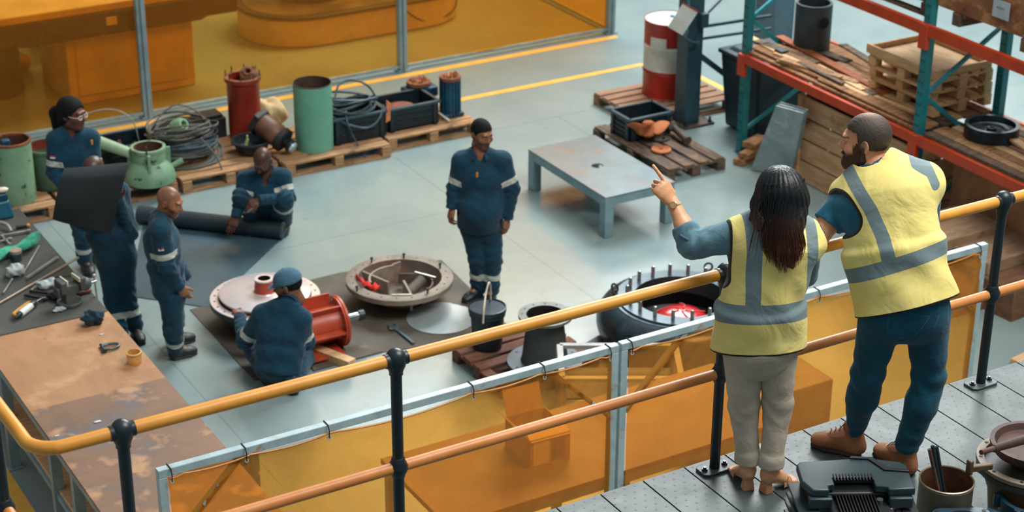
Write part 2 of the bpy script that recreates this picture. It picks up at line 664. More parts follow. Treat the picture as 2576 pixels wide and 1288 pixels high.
def make_pallet(label, loc, L=1.2, W=.8, n=5, rz=0.0, wood=None, H=.144, group=None, name='pallet', skip=(), seed=1):
    """L along local x (boards run along x)"""
    rnd = random.Random(seed)
    wood = wood or WOOD
    t = thing(name, label, 'pallet', loc, rz, group)
    bw = W / n * .78
    for i in range(n):
        if i in skip:
            continue
        y = (i + .5) / n * W
        MB().box((L, bw * rnd.uniform(.9, 1.08), .022), (L / 2, y, H - .011), rz=rnd.uniform(-.006, .006)).build('deck_board', wood, t, .003, seg=1)
    for x in (.05, L / 2, L - .05):
        MB().box((.10, W, .022), (x, W / 2, H - .033)).build('cross_board', wood, t, .003, seg=1)
        for y in (.05, W / 2, W - .05):
            MB().box((.10, .10, H - .066), (x, y, .022 + (H - .066) / 2)).build('block', wood, t, .004, seg=1)
    for y in (.05, W / 2, W - .05):
        MB().box((L, .10, .022), (L / 2, y, .011)).build('bottom_board', wood, t, .003, seg=1)
    return t


make_pallet('pale pallet at the far left of the back row, under the spotted green pipe', (3.49, 16.72, 0), W=1.0, n=6, seed=2)
make_pallet('pallet under the pale green casing in the back row', (4.74, 16.72, 0), L=1.18, W=1.0, n=6, seed=3)
make_pallet('pallet under the tangle of old cables in the back row', (5.96, 16.68, 0), L=1.04, W=1.0, n=6, seed=4)
make_pallet('pallet under the tall light green cylinder', (7.04, 16.55, 0), L=1.2, W=1.0, n=6, seed=5)
make_pallet('rightmost pallet of the back row, under the blue motors', (8.28, 16.68, 0), L=1.1, W=.6, n=4, seed=6)
make_pallet('pallet carrying the red and white oil drum', (10.98, 15.92, 0), L=1.28, W=.95, n=6, seed=7, wood=pm('brown_pallet_wood', 'a07b60', '86644e', 5, rough=.85, bump=.25, stretch=(1, 6, 6)))
make_pallet('dark oily pallet beside the low steel table, under the black crate and propeller', (11.12, 14.52, 0), L=1.42, W=.74, n=4, rz=PI / 2, wood=WOODD, seed=8)

PZ = .144


def px2(p, n):
    return n / pxm(p)


# spotted green pipe, far left
p = at(32, 520, PZ) + hv * .19
t = thing('pipe_section', 'large upright pale green pipe with chipped dark spots at the far left', 'pipe', p)
MB().lathe([(.188, 0), (.188, .62), (.176, .62), (.176, .02)], n=48, caps=False).build('barrel', GRNC, t)
MB().ring(.193, .17, .605, .63).build('rim', RUST, t, .003)
MB().lathe([(.175, .03), (.175, .60)], n=40, caps=False).build('lining', BROWNIN, t)
MB().box((.08, .07, .30), (-.05, .02, .48)).build('stub', BLUE, t, .01)
# red-inside tub
p = at(118, 484, PZ) + hv * .18
t = thing('tub', 'round green tub with a red inside between the spotted pipe and the woman worker', 'tub', p)
MB().lathe([(.17, 0), (.20, .05), (.205, .40), (.215, .40), (.215, .43), (.19, .43), (.18, .06)], n=36, caps=False).build('shell', pm('olive_paint', '4f6d57', '3d5a48', 4, rough=.6), t)
MB().lathe([(.001, .12), (.186, .12), (.188, .425)], n=32, caps=False).build('lining', pm('red_inside', '8a2f1c', '6e2417', 5, rough=.7), t)

# open black crate with scrap behind the casing
def crate(label, loc, L, W, H, rz=0.0, mat=None, ribs=2, group=None):
    t = thing('plastic_crate', label, 'crate', loc, rz, group)
    mat = mat or CRATE
    m = MB()
    th = .012
    m.box((L, W, th), (L / 2, W / 2, th / 2))
    for y, s in ((th / 2, -1), (W - th / 2, 1)):
        m.box((L, th, H), (L / 2, y, H / 2))
    for x in (th / 2, L - th / 2):
        m.box((th, W, H), (x, W / 2, H / 2))
    m.build('shell', mat, t, .002)
    r = MB()
    for y in (-.008, W + .008):
        r.box((L + .05, .035, .03), (L / 2, y, H - .015))
    for x in (-.008, L + .008):
        r.box((.035, W + .05, .03), (x, W / 2, H - .015))
    r.build('rim', pm('black_plastic_rim', '24404c', '2d4a56', 9, rough=.4), t, .004)
    q = MB()
    for y in (-.006, W + .006):
        for k in range(ribs):
            q.box((L * .74, .02, .012), (L / 2, y, H * (.35 + .25 * k)))
        for x in (.04, L - .04):
            q.box((.05, .025, H * .95), (x, y, H * .475))
    for x in (-.006, L + .006):
        for k in range(ribs + 1):
            q.box((.02, W * .6, .012), (x, W / 2, H * (.25 + .2 * k)))
        for y in (.04, W - .04):
            q.box((.025, .05, H * .95), (x, y, H * .475))
    q.build('rib', mat, t, .003)
    return t


crate('shallow open black crate with scrap behind the pale green casing', (5.28, 17.25, PZ), .78, .40, .26, rz=.02)
s_ = MB()
for k in range(16):
    a = (5.34 + random.random() * .62, 17.31 + random.random() * .28, PZ + .1 + random.random() * .06)
    s_.bar(a, (a[0] + random.uniform(-.12, .12), a[1] + random.uniform(-.08, .08), a[2] + .05), .04, .03)
tag(s_.build('scrap_metal', BROWNIN, bev=.004), 'brown scrap iron lying in the shallow black crate', 'scrap', kind='stuff')
a = at(252, 362, .52); b_ = at(345, 392, .50)
c = thing('green_pipe', 'pale green pipe lying across the shallow black crate', 'pipe', (0, 0, 0))
MB().tube([a + Vector((0, .25, -.04)), b_ + Vector((0, .2, -.04))], [.065, .05], 20).build('barrel', pm('mint_paint', 'a8c4a4', '93b497', 4, rough=.5), c)
c2 = at(370, 345, .5) + Vector((0, .45, 0))
tag(MB().tube(spline([c2 + Vector((-.62, .1, -.1)), c2 + Vector((-.5, .15, .10)), c2 + Vector((-.2, .1, .16)), c2 + Vector((0, 0, .05)), c2 + Vector((.05, -.05, -.22))], 6), .006).build('loose_hose', pm('pale_hose', '7d8a88', '8f9a96', 9, rough=.5)), 'thin grey hose arching above the shallow black crate', 'hose')

# pale green casing (flared)
p = at(368, 480, PZ) + hv * .25 + Vector((0, 0, .02))
t = thing('valve_casing', 'pale green flared cast casing with a rusty inside and two studs, left of the cables', 'machine part', p)
MB().lathe([(.25, 0), (.255, .05), (.235, .11), (.19, .18), (.165, .21), (.165, .32), (.175, .325), (.175, .355), (.145, .355)], n=48, caps=False).build('body', GRNC, t)
MB().lathe([(.146, .354), (.138, .12), (.001, .12)], n=32, caps=False).build('lining', BROWNIN, t)
for ang in (-1.9, -.2, 1.2, 2.6):
    MB().box((.07, .03, .22), (.18 * math.cos(ang), .18 * math.sin(ang), .22), rz=ang).build('rib', GRNC, t, .004)
for ang in (-2.0, 1.1):
    MB().cyl((.175 * math.cos(ang), .175 * math.sin(ang), .34), (.175 * math.cos(ang), .175 * math.sin(ang), .42), .010, n=8).build('stud', DIRT, t)
MB().cyl((.2, -.02, .10), (.34, -.03, .15), .025, .03).build('spout', GRNC, t)

# tangle of cables: separate coils
p = at(492, 425, PZ) + Vector((0, .32, 0))
rnd = random.Random(5)
lab = ('loops of old grey cable in the tangle between the green casing and the red cylinder')
for k in range(15):
    pts = []
    R0 = rnd.uniform(.20, .38)
    tz, ax_ = rnd.uniform(.06, .34), rnd.uniform(-.25, .25)
    cx, cyy = rnd.uniform(-.05, .05), rnd.uniform(-.06, .06)
    tilt = rnd.uniform(-.8, 1.5) if k > 3 else rnd.uniform(-.1, .2)
    nl = 3
    for i in range(26 * nl):
        a = i * 2 * PI / 26
        r = R0 * (1 + .05 * math.sin(a * .37 + k) + .04 * math.sin(a * 2.3 + k * 2))
        x, y = r * math.cos(a), r * .8 * math.sin(a)
        z = tz + .015 * (i / 26) + y * tilt * .6 + .02 * math.sin(a * 1.7 + k)
        pts.append(p + Vector((cx + x, cyy + y, max(.015, z))))
    tag(MB().tube(pts, rnd.choice((.007, .010, .013)), 7).build('cable_coil', rnd.choice((CABLE, HOSE, CABLE, pm('black_cable', '1d2427', '2b3132', 8, rough=.5)))), lab, 'cable', 'coils in the cable tangle')
pts = [p + Vector(v) for v in ((-.3, .1, .35), (-.12, .2, .46), (.05, .2, .52), (.24, .12, .42), (.33, 0, .2))]
tag(MB().tube(spline(pts, 8), .008, 7).build('loose_cable', CABLE), 'thin cable arching high above the cable tangle', 'cable')
pts = [p + Vector(v) for v in ((.1, -.25, .3), (.2, -.42, .12), (.24, -.50, -.1), (.24, -.50, -.13))]
tag(MB().tube(spline(pts, 8), .008, 7).build('hanging_cable', CABLE), 'cable end hanging down over the pallet edge below the tangle', 'cable')
for k, (dx, dy, dz, s, nm) in enumerate(((-.03, 0, .36, .085, 'GREEN'), (.08, -.08, .30, .07, 'D'), (.18, -.06, .24, .06, 'D'))):
    q = p + Vector((dx, dy, dz))
    c = thing('fitting', ('pale green rounded fitting', 'dirty round pipe elbow', 'small dark ring fitting')[k] + ' caught inside the cable tangle', 'pipe fitting', q)
    MB().lathe([(s * .5, -s), (s, -s * .6), (s, s * .5), (s * .7, s), (s * .45, s), (s * .4, 0)], ax=(.4, -.7, .5), n=24).build('body', (GRNC, DIRT, DIRT)[k], c)
# small machine at back right of the tangle
p2 = at(560, 372, PZ) + Vector((0, .4, 0))
tag(MB().box((.34, .24, .22), (0, 0, .11)).box((.28, .2, .04), (0, 0, .24)).build('scrap_box', BLK, bev=.01, loc=p2), 'dark box of scrap behind the cable tangle', 'box')

# red cylinder
p = at(613, 356, PZ) + hv * .18
t = thing('red_cylinder', 'tall oxide red flanged cylinder standing in the back row', 'cylinder', p)
MB().lathe([(.17, 0), (.175, .05), (.172, .60), (.18, .62), (.195, .63), (.195, .66), (.155, .66), (.155, .05), (.001, .05)], n=48, caps=False).build('barrel', RED, t)
MB().ring(.198, .152, .662, .672).build('flange_face', RUST, t, .002)
for k in range(8):
    a = k * PI / 4 + .3
    MB().cyl((.178 * math.cos(a), .178 * math.sin(a), .66), (.178 * math.cos(a), .178 * math.sin(a), .74), .007, n=8).build('stud', DIRT, t)
c = thing('gear_wheel', 'rusty flanged wheel resting in the top of the red cylinder', 'machine part', p + Vector((.06, -.02, .70)))
MB().lathe([(.035, -.03), (.09, -.03), (.09, .0), (.05, .02), (.05, .04), (.03, .04), (.03, -.03)], ax=(-.3, -.55, .8), n=28, caps=False).build('rim', RUST, c)
for k in range(6):
    a = k * PI / 3
    MB().sph((.07 * math.cos(a), .07 * math.sin(a) * .8, .03 - .05 * math.sin(a)), .012, 8, 6).build('bolt', DIRT, c)

# dark basin in front of the red cylinder
p = at(628, 402, PZ) + hv * .2
t = thing('basin', 'wide dark steel basin behind the squatting worker', 'basin', p)
MB().lathe([(.10, 0), (.16, .04), (.19, .13), (.215, .135), (.215, .15), (.18, .15), (.15, .06), (.001, .04)], n=48, caps=False).build('bowl', DSTL, t)
for k in range(2):
    q = p + Vector(((-.12, -.12, .13), (.14, -.13, .13))[k])
    c = thing('fitting', ('left', 'right')[k] + ' of the two pale greenish fittings on the dark basin behind the squatting man', 'pipe fitting', q)
    MB().cyl((0, 0, 0), (.02, -.02, .09), .022, .014, n=12).cyl((.02, -.02, .08), (.02, -.02, .13), .01, n=8).build('body', pm('brass_green', '8d9a6c', 'b0a878', 6, rough=.6), c)

# dirty motor with glass eye lying
p = at(728, 393, PZ)
t = thing('old_gear_motor', 'dirty brown motor lying on its side between the red and green cylinders', 'motor', p)
d = Vector((-.35, .62, .35)).normalized()
MB().lathe([(.055, -.02), (.06, .0), (.075, .02), (.05, .06), (.05, .10)], o=(.03, 0, .10), ax=d, n=28).build('end_cap', DSTL, t)
MB().lathe([(.0, -.035), (.052, -.03), (.06, -.01)], o=(.03, 0, .10), ax=d, n=24).build('glass', pm('clear_face', '9fb6c4', 'c6d4da', 20, rough=.08), t)
MB().lathe([(.10, .09), (.13, .10), (.13, .16), (.10, .17)], o=(.03, 0, .10), ax=d, n=32).build('flange', BLK, t)
MB().lathe([(.10, .16), (.125, .2), (.12, .42), (.10, .50), (.06, .5)], o=(.03, 0, .10), ax=d, n=32).build('body', pm('brown_oily', '6f4836', '553628', 5, rough=.5), t)
MB().lathe([(.15, .42), (.16, .44), (.15, .48)], o=(.03, 0, .10), ax=d, n=6).build('bracket', BLK, t)
# cream sack
q = at(700, 345, PZ) + Vector((0, .28, .1))
sk = MB()
sk.sph((0, 0, .06), .19, 28, 18, (1.1, .8, .95))
o_ = sk.build('sack', pm('cream_sack', 'd6bd90', 'c4a878', 9, rough=.9, bump=.6, bscale=14), loc=q)
tag(o_, 'crumpled cream sack behind the brown motor', 'sack')
for v in o_.data.vertices:
    v.co += v.co.normalized() * (.02 * math.sin(v.co.x * 40 + v.co.z * 20) + .015 * math.sin(v.co.y * 55 + v.co.x * 30))

# green cylinder
p = at(787, 388, PZ) + hv * .2
t = thing('green_cylinder', 'tall light green open cylinder standing beside the black crates', 'cylinder', p)
MB().lathe([(.20, 0), (.202, .72), (.196, .72), (.194, .02), (.001, .02)], n=56, caps=False).build('barrel', GRN, t)
MB().lathe([(.1955, .715), (.194, .03)], n=48, caps=False).build('lining', pm('brown_lining', '4c3a30', '3a2c26', 4, rough=.7), t)
MB().ring(.203, .195, .715, .724).build('rim', DIRT, t)
MB().box((.012, .02, .02), (.14, -.145, .58)).build('lug', GRN, t)

# two black crates with hoses
crate('black plastic crate filled with grey hoses, right of the green cylinder', (7.70, 16.80, PZ), .60, .42, .30)
crate('black plastic crate with a red-brown casting in it, nearest the blue motors', (8.37, 16.86, PZ), .60, .42, .27)
p = Vector((8.0, 16.98, PZ + .31))
rnd = random.Random(11)
for k in range(6):
    pts = []
    R0 = .22 + .02 * k
    for i in range(27):
        a = i * 2 * PI / 26
        pts.append(p + Vector((R0 * math.cos(a) - .03 * (k % 3), .17 * math.sin(a) - .02 * (k % 2), .02 + .022 * k + .06 * math.sin(a + k) * (.4 + .15 * k) - (.10 if k == 5 else 0) * max(0, -math.sin(a)))))
    tag(MB().tube(pts[:-1], .013, 8, closed=True).build('hose_loop', HOSE), 'loops of grey hose coiled on the black crate right of the green cylinder', 'hose', 'hose loops on the crate')
pts = [p + Vector(v) for v in ((-.2, 0, .1), (-.1, .1, .24), (.06, .12, .27), (.22, .06, .2), (.3, 0, .05))]
tag(MB().tube(spline(pts, 8), .012, 8).build('arched_hose', HOSE), 'hose arching above the coiled hoses', 'hose')
pts = [p + Vector(v) for v in ((-.3, -.1, 0), (-.15, -.24, -.08), (.05, -.27, -.14), (.2, -.24, -.08), (.3, -.15, .03))]
tag(MB().tube(spline(pts, 8), .012, 8).build('drooping_hose', HOSE), 'hose drooping in a curve over the front of the left black crate', 'hose')
pts = [p + Vector(v) for v in ((-.12, -.1, .05), (-.17, -.24, -.05), (-.10, -.27, -.25), (-.03, -.36, -.43))]
tag(MB().tube(spline(pts, 8), .010, 8).build('trailing_hose', HOSE), 'straight hose trailing from the crate down to the floor', 'hose')
c = thing('casting', 'red-brown flat casting lying in the right black crate', 'machine part', (8.62, 17.05, PZ + .16))
MB().lathe([(.05, 0), (.15, .0), (.15, .04), (.08, .06), (.06, .06)], n=28).build('rim', pm('red_brown', '7c4436', '5d3128', 5, rough=.6), c)
c = thing('bracket', 'rust-coloured flat bracket leaning between the two black crates', 'bracket', (8.33, 16.83, PZ + .24))
MB().prism([(-.03, -.1), (.03, -.08), (.07, .1), (.03, .14)], -.012, .012).build('plate', RUSTO, c, .004)
c.rotation_euler = (1.2, 0, 0)

# blue motors
def fin_motor(label, loc, r, h, fins=18, mat=None):
    t = thing('electric_motor', label, 'motor', loc)
    mat = mat or BLUE
    MB().lathe([(r * .88, 0), (r * .88, h)], n=36).build('body', mat, t)
    f = MB()
    for k in range(fins):
        a = 2 * PI * k / fins
        f.box((r * .2, .012, h * .86), (r * .94 * math.cos(a), r * .94 * math.sin(a), h * .5), rz=a)
    f.build('cooling_fins', mat, t, .002, seg=1)
    MB().lathe([(r * .7, h - .02), (r * 1.04, h - .02), (r * 1.04, h + .015), (r * .7, h + .015)], n=36).build('top_ring', RUST, t)
    MB().box((r * 2.1, r * 1.6, .05), (0, -.01, .025)).build('foot', mat, t, .012)
    w_ = MB()
    rr = random.Random(int(r * 1000))
    for k in range(14):
        a = rr.uniform(0, 6.28)
        w_.tube(spline([(r * .6 * math.cos(a), r * .6 * math.sin(a), h), (r * .7 * math.cos(a + .3), r * .7 * math.sin(a + .3), h + .03 + rr.random() * .03), (r * .3 * math.cos(a + .8), r * .3 * math.sin(a + .8), h + .01)], 4), .006, 5)
    w_.build('winding', pm('copper_winding', '8a4a2c', 'b06a40', 30, rough=.5), t)
    return t


fin_motor('tall blue electric motor with exposed windings, rightmost in the back row', at(1146, 298, PZ) + Vector((0, .12, 0)), .115, .44)
t = fin_motor('shorter blue motor behind the right black crate', at(1092, 296, PZ) + Vector((0, .36, 0)), .13, .30)
MB().box((.38, .20, .12), (0, -.02, .20)).build('housing', BLUE, t, .02)
a = at(1103, 284, PZ + .06); b_ = at(1130, 304, PZ + .02)
tag(MB().tube([a, b_], .014, 10).build('white_rod', pm('white_rod', 'd8d2c4', rough=.5)), 'short white rod leaning at the corner of the right black crate', 'rod')
# ------------------------------------------------------------ drum
p = at(1683, 254, PZ) + hv * .285
t = thing('oil_drum', 'red and white banded oil drum with a white lid on the pallet behind the column', 'drum', p)
R_ = .285
prof = [(R_, 0), (R_, .19), (R_ + .006, .2), (R_, .21)]
DR = pm('drum_red', 'b3271a', '96200f', 4, rough=.4, c3='7c1a10', s3=3, t3=(.6, .75))
DW = pm('drum_white', 'd8d6cc', 'c4c2b6', 5, rough=.45)
sc = 1.0
H_ = .88
MB().lathe([(R_, 0), (R_ + .006, .005), (R_, .012), (R_, .27), (R_ + .008, .285), (R_, .30), (R_, .32)], n=56, caps=False).build('lower_red_band', DR, t)
MB().lathe([(R_, .32), (R_, .57), (R_ + .008, .585), (R_, .60), (R_, .61)], n=56, caps=False).build('white_band', DW, t)
MB().lathe([(R_, .61), (R_, H_ - .01), (R_ + .006, H_), (R_ - .004, H_ + .002)], n=56, caps=False).build('upper_red_band', DR, t)
MB().lathe([(R_ + .002, H_), (R_ - .006, H_ - .008), (.001, H_ - .008)], n=56, caps=False).build('lid', pm('lid_white', 'e6e4da', 'd6d4ca', 4, rough=.35), t)
MB().cyl((.06, .05, H_ - .01), (.06, .05, H_ + .012), .024).build('bung', pm('bung_blue', '4a9ab0', rough=.4), t)
MB().lathe([(R_ + .0015, .60), (R_ + .0015, .72)], n=14, caps=False, a0=-3.0, a1=-2.3).build('label', DW, t)

# steel column with sign and braces
CB = pm('column_blue', '2b4a56', '223f4a', 3, rough=.45)
pc = at(1720, 318, 0)
cx, cyy = pc.x + .09, pc.y + .08
t = thing('steel_column', 'dark blue steel column with a base plate behind the pallets', 'column', (cx, cyy, 0), group=None)
MB().box((.20, .20, 3.6), (0, 0, 1.8)).build('shaft', CB, t, .003)
MB().box((.40, .32, .025), (.05, -.03, .0125)).build('base_plate', DIRT, t, .004)
for x, y in ((-.11, -.15), (.21, -.15), (.21, .10)):
    MB().cyl((x, y, .02), (x, y, .09), .014, n=8).cyl((x, y, .02), (x, y, .045), .026, n=6).build('bolt', DSTL, t)
t_col = t
# long braces from the column to the right
def brace(px0, py0, px1, py1, X1, w=.07, h=.07):
    a = onX(px0, py0, cx + .05)
    b_ = onX(px1, py1, X1)
    MB().bar(a, b_, w, h).build('brace', CB, t, .004).matrix_parent_inverse = Matrix.Translation((-cx, -cyy, 0))


brace(1745, 70, 1940, 40, 12.6, .03, .035)
brace(1745, 100, 1940, 72, 12.6, .03, .03)
brace(1748, 130, 1870, 222, 12.3, .05, .06)
brace(1752, 60, 1830, -20, 12.2, .03, .035)
MB().box((.09, .09, .16), (.06, -.14, 1.22)).build('junction_box', CB, t, .006)
# diamond notice
c = thing('notice_sign', 'tilted white notice sheet hanging on the dark blue column', 'sign', onY(1718, 48, cyy - .17))
MB().box((.19, .006, .31)).build('sheet', pm('notice_white', 'c9cdc8', 'b9bdb8', 4, rough=.4), c)
MB().box((.195, .004, .016), (0, -.004, .15)).build('edge_strip', pm('notice_red', 'a33a28', rough=.5), c)
c.rotation_euler = (0, math.radians(30), -YAW)
MB().cyl((-.17, -.17, 1.10), (-.17, -.17, 3.6), .012).build('hanging_rod', pm('teal_pole', '2f7f92', '256d80', 3, rough=.4), t_col)
MB().tube(spline([(-.17 + x, -.17 + y, z) for x, y, z in ((0, 0, 1.12), (-.05, -.03, 1.08), (.05, -.05, 1.02), (.14, -.02, 1.0), (.16, .1, 1.0))], 5), .018, 8).build('hook', CB, t_col)

# items on the dark pallet
crate('black plastic crate on the dark pallet beside the steel table', (10.47, 15.36, PZ), .52, .36, .26)
tag(MB().box((.36, .24, .08), (10.72, 15.52, PZ + .06)).box((.2, .1, .06), (10.78, 15.5, PZ + .13)).build('scrap_metal', DIRT, bev=.01), 'dirty metal pieces in the crate behind the propeller', 'scrap')
p = at(1640, 365, PZ)
t = thing('propeller', 'orange-rust ship propeller with curled blades leaning on the black crate', 'propeller', p + Vector((-.02, .05, 0)))


def blade(ang, tilt, L=.26, w=.11):
    m = MB()
    N, K = 12, 6
    vs, fs = [], []
    for side in (0, 1):
        for i in range(N + 1):
            u = i / N
            r = .04 + L * u
            ww = w * math.sin(PI * min(1, .18 + .82 * u)) ** .6 * (.55 + .75 * u)
            for k in range(K + 1):
                v = k / K - .5
                tw = 1.0 - .7 * u
                x, y, z = r, ww * 2 * v * math.cos(tw), ww * 2 * v * math.sin(tw) + .05 * u * u
                vs.append((x, y, z + (side - .5) * .014 * (1.2 - u)))
    M_ = (N + 1) * (K + 1)
    for i in range(N):
        for k in range(K):
            q = i * (K + 1) + k
            fs.append((q, q + K + 1, q + K + 2, q + 1))
            fs.append((M_ + q, M_ + q + 1, M_ + q + K + 2, M_ + q + K + 1))
    for i in range(N):
        for k in (0, K):
            q = i * (K + 1) + k
            fs.append((q, q + K + 1, M_ + q + K + 1, M_ + q) if k else (q + K + 1, q, M_ + q, M_ + q + K + 1))
    q = N * (K + 1)
    for k in range(K):
        fs.append((q + k, M_ + q + k, M_ + q + k + 1, q + k + 1))
    m.T = Matrix.Rotation(ang, 4, 'Z')
    m.add(vs, fs)
    return m


MB().lathe([(.03, -.09), (.06, -.07), (.07, 0), (.06, .07), (.035, .09), (.02, .09), (.02, -.09)], n=28, caps=False).build('hub', RUSTO, t)
for k in range(4):
    blade(k * PI / 2 + .5, 0, .19, .11).build('blade', RUSTO, t)
t.location.z = PZ + .17
t.rotation_euler = (math.radians(-14), math.radians(12), .35)
p = at(1666, 382, PZ)
t = thing('rusty_disc', 'round rusty flanged disc with a centre hole on the dark pallet', 'disc', p + Vector((0, .02, 0)))
MB().lathe([(.02, .0), (.09, 0), (.105, .012), (.105, .028), (.075, .03), (.065, .022), (.03, .022), (.02, .03), (.02, 0)], n=40, caps=False).build('rim', RUSTO, t)
c = thing('bearing_plate', 'grey bolted plate behind the rusty disc', 'machine part', at(1665, 352, PZ) + Vector((0, .05, 0)))
MB().cyl((0, 0, 0), (0, 0, .02), .12).build('plate', DIRT, c)
for k in range(4):
    MB().cyl((.08 * math.cos(k * 1.57), .08 * math.sin(k * 1.57), .02), (.08 * math.cos(k * 1.57), .08 * math.sin(k * 1.57), .05), .012, n=6).build('bolt', DSTL, c)
a, b_ = at(1692, 318, PZ + .10), at(1728, 352, PZ + .05)
c = thing('pipe_coupling', 'dirty pipe coupling lying at the right side of the dark pallet', 'pipe fitting', a)
d = b_ - a
MB().lathe([(.035, -.04), (.055, -.03), (.055, .01), (.038, .03), (.038, d.length - .04), (.048, d.length - .03), (.048, d.length + .02), (.03, d.length + .02)], ax=d, n=24).build('body', DIRT, c)
MB().ring(.06, .035, -.02, .015, ax=(.2, -.2, 1)).build('collar', STL, c)
tag(MB().sph((0, 0, .02), .025, 10, 8).build('loose_nut', RUSTO, loc=at(1803, 400, 0)), 'small rusty nut on the floor right of the dark pallet', 'nut')

# low steel table
TB = pm('table_paint', '7c979e', '6e8a92', 4, rough=.45, c3='7d8a88', s3=5, t3=(.6, .7))
TT = pm('table_top_steel', '76868a', '67797f', 2.5, rough=.32, metal=.25, c3='8b7463', s3=3.2, t3=(.56, .72), rvar=.1)
x0, x1, y0, y1, tz = 9.06, 9.86, 13.66, 15.10, .43
t = thing('steel_table', 'low heavy grey steel table with a hole in its stained top', 'table', ((x0 + x1) / 2, (y0 + y1) / 2, 0))
W_, L_ = x1 - x0, y1 - y0
hx, hy, hr_ = -.03, .0, .062
N = 32
vs, fs = [], []
for z in (tz - .014, tz):
    for i in range(N):
        a = 2 * PI * (i + .5) / N
        ca, sa = math.cos(a), math.sin(a)
        vs.append((hx + hr_ * ca, hy + hr_ * sa, z))
        k = min((W_ / 2 - hx * (1 if ca > 0 else -1)) / abs(ca), (L_ / 2 - hy * (1 if sa > 0 else -1)) / abs(sa))
        vs.append((hx + k * ca, hy + k * sa, z))
# snap nearest ring verts to the corners
for z in (0, 1):
    for sx_ in (-1, 1):
        for sy_ in (-1, 1):
            cor = (sx_ * W_ / 2, sy_ * L_ / 2)
            best = min(range(N), key=lambda i: (vs[z * 2 * N + 2 * i + 1][0] - cor[0]) ** 2 + (vs[z * 2 * N + 2 * i + 1][1] - cor[1]) ** 2)
            vs[z * 2 * N + 2 * best + 1] = (cor[0], cor[1], vs[z * 2 * N + 2 * best + 1][2])
for i in range(N):
    j = (i + 1) % N
    b0, t0 = 0, 2 * N
    fs += [(t0 + 2 * i, t0 + 2 * i + 1, t0 + 2 * j + 1, t0 + 2 * j), (b0 + 2 * i, b0 + 2 * j, b0 + 2 * j + 1, b0 + 2 * i + 1),
           (b0 + 2 * i + 1, b0 + 2 * j + 1, t0 + 2 * j + 1, t0 + 2 * i + 1), (b0 + 2 * j, b0 + 2 * i, t0 + 2 * i, t0 + 2 * j)]
MB().add(vs, fs).build('table_top', TT, t)
fr = MB()
q = .085
for s in (-1, 1):
    fr.box((.05, L_ - .05, q), (s * (W_ / 2 - .03), 0, tz - .014 - q / 2))
    fr.box((W_ - .05, .05, q), (0, s * (L_ / 2 - .03), tz - .014 - q / 2))
fr.build('apron', TB, t, .004)
for sx_ in (-1, 1):
    for sy_ in (-1, 1):
        MB().box((.10, .10, tz - .014), (sx_ * (W_ / 2 - .05), sy_ * (L_ / 2 - .05), (tz - .014) / 2)).build('leg', TB, t, .006)

# dark wheeled bin behind the rack
t = thing('waste_bin', 'tall dark waste bin behind the left upright of the rack', 'bin', (12.16, 15.27, 0))
BN = pm('bin_plastic', '12303c', '0e2731', 4, rough=.5)
MB().box((.60, .56, .84), (0, 0, .44), taper=1.22).build('body', BN, t, .03)
MB().box((.78, .72, .05), (0, 0, .88)).box((.64, .56, .05), (0, 0, .92), taper=.85).build('lid', BN, t, .015)
MB().cyl((-.34, .36, .88), (.34, .36, .88), .02).build('handle', BN, t)
t = thing('machine_cabinet', 'dark blue-grey cabinet far behind the rack at the top edge', 'cabinet', (14.1, 17.6, 0))
MB().box((.32, .4, 1.9), (0, 0, .95)).build('body', pm('cabinet_grey', '4d6a78', '3a5562', 2, rough=.4), t, .02)
MB().box((.02, .3, .7), (-.165, 0, 1.2)).build('door', CB, t, .005)

# ------------------------------------------------------------ pallet rack
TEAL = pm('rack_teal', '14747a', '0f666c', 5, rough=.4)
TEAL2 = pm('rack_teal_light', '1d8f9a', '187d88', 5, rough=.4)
ORG = pm('rack_orange', 'bf3c06', 'b03405', 5, rough=.4)
RX, Y1, Y2, Y3 = 11.52, 14.83, 12.17, 9.5
RD = 1.02
t = thing('pallet_rack', 'tall pallet rack with teal uprights and orange beams on the right', 'rack', (RX, Y2, 0))
for yy in (Y1, Y2, Y3):
    dy = yy - Y2
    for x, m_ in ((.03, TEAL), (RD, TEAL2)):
        m = MB().box((.075, .012, 3.7), (x, dy - .04, 1.85)).box((.075, .012, 3.7), (x, dy + .04, 1.85)).box((.012, .08, 3.7), (x - .035, dy, 1.85))
        m.box((.11, .13, .008), (x, dy, .004))
        m.build('upright', m_, t, .002, seg=1)
        h = MB()
        for k in range(34):
            for s in (-.018, .018):
                h.box((.003, .010, .022), (x - .0425, dy + s, .15 + k * .105), rz=0)
        h.build('slot_row', BLK, t)['kind'] = 'stuff'
    z = .30
    for k, (za, zb) in enumerate(((.25, .72), (.72, 1.48), (1.48, 2.05), (2.05, 2.9))):
        a, b_ = (0.05, dy, za), (RD - .02, dy, zb)
        if k % 2:
            a, b_ = (0.05, dy, zb), (RD - .02, dy, za)
        MB().bar(a, b_, .03, .04).build('diagonal_brace', TEAL2, t, .003)
for zt, hh in ((1.12, .10), (2.19, .11)):
    for x in (-.02, RD + .03):
        for ya, yb in ((Y1, Y2), (Y2, Y3)):
            MB().box((.045, abs(ya - yb) - .02, hh), (x, (ya + yb) / 2 - Y2, zt - hh / 2)).build('beam', ORG, t, .006)
        for yy in (Y1, Y2, Y3):
            MB().box((.05, .11, .235), (x - .004, yy - Y2, zt - .125)).build('beam_connector', ORG, t, .005)

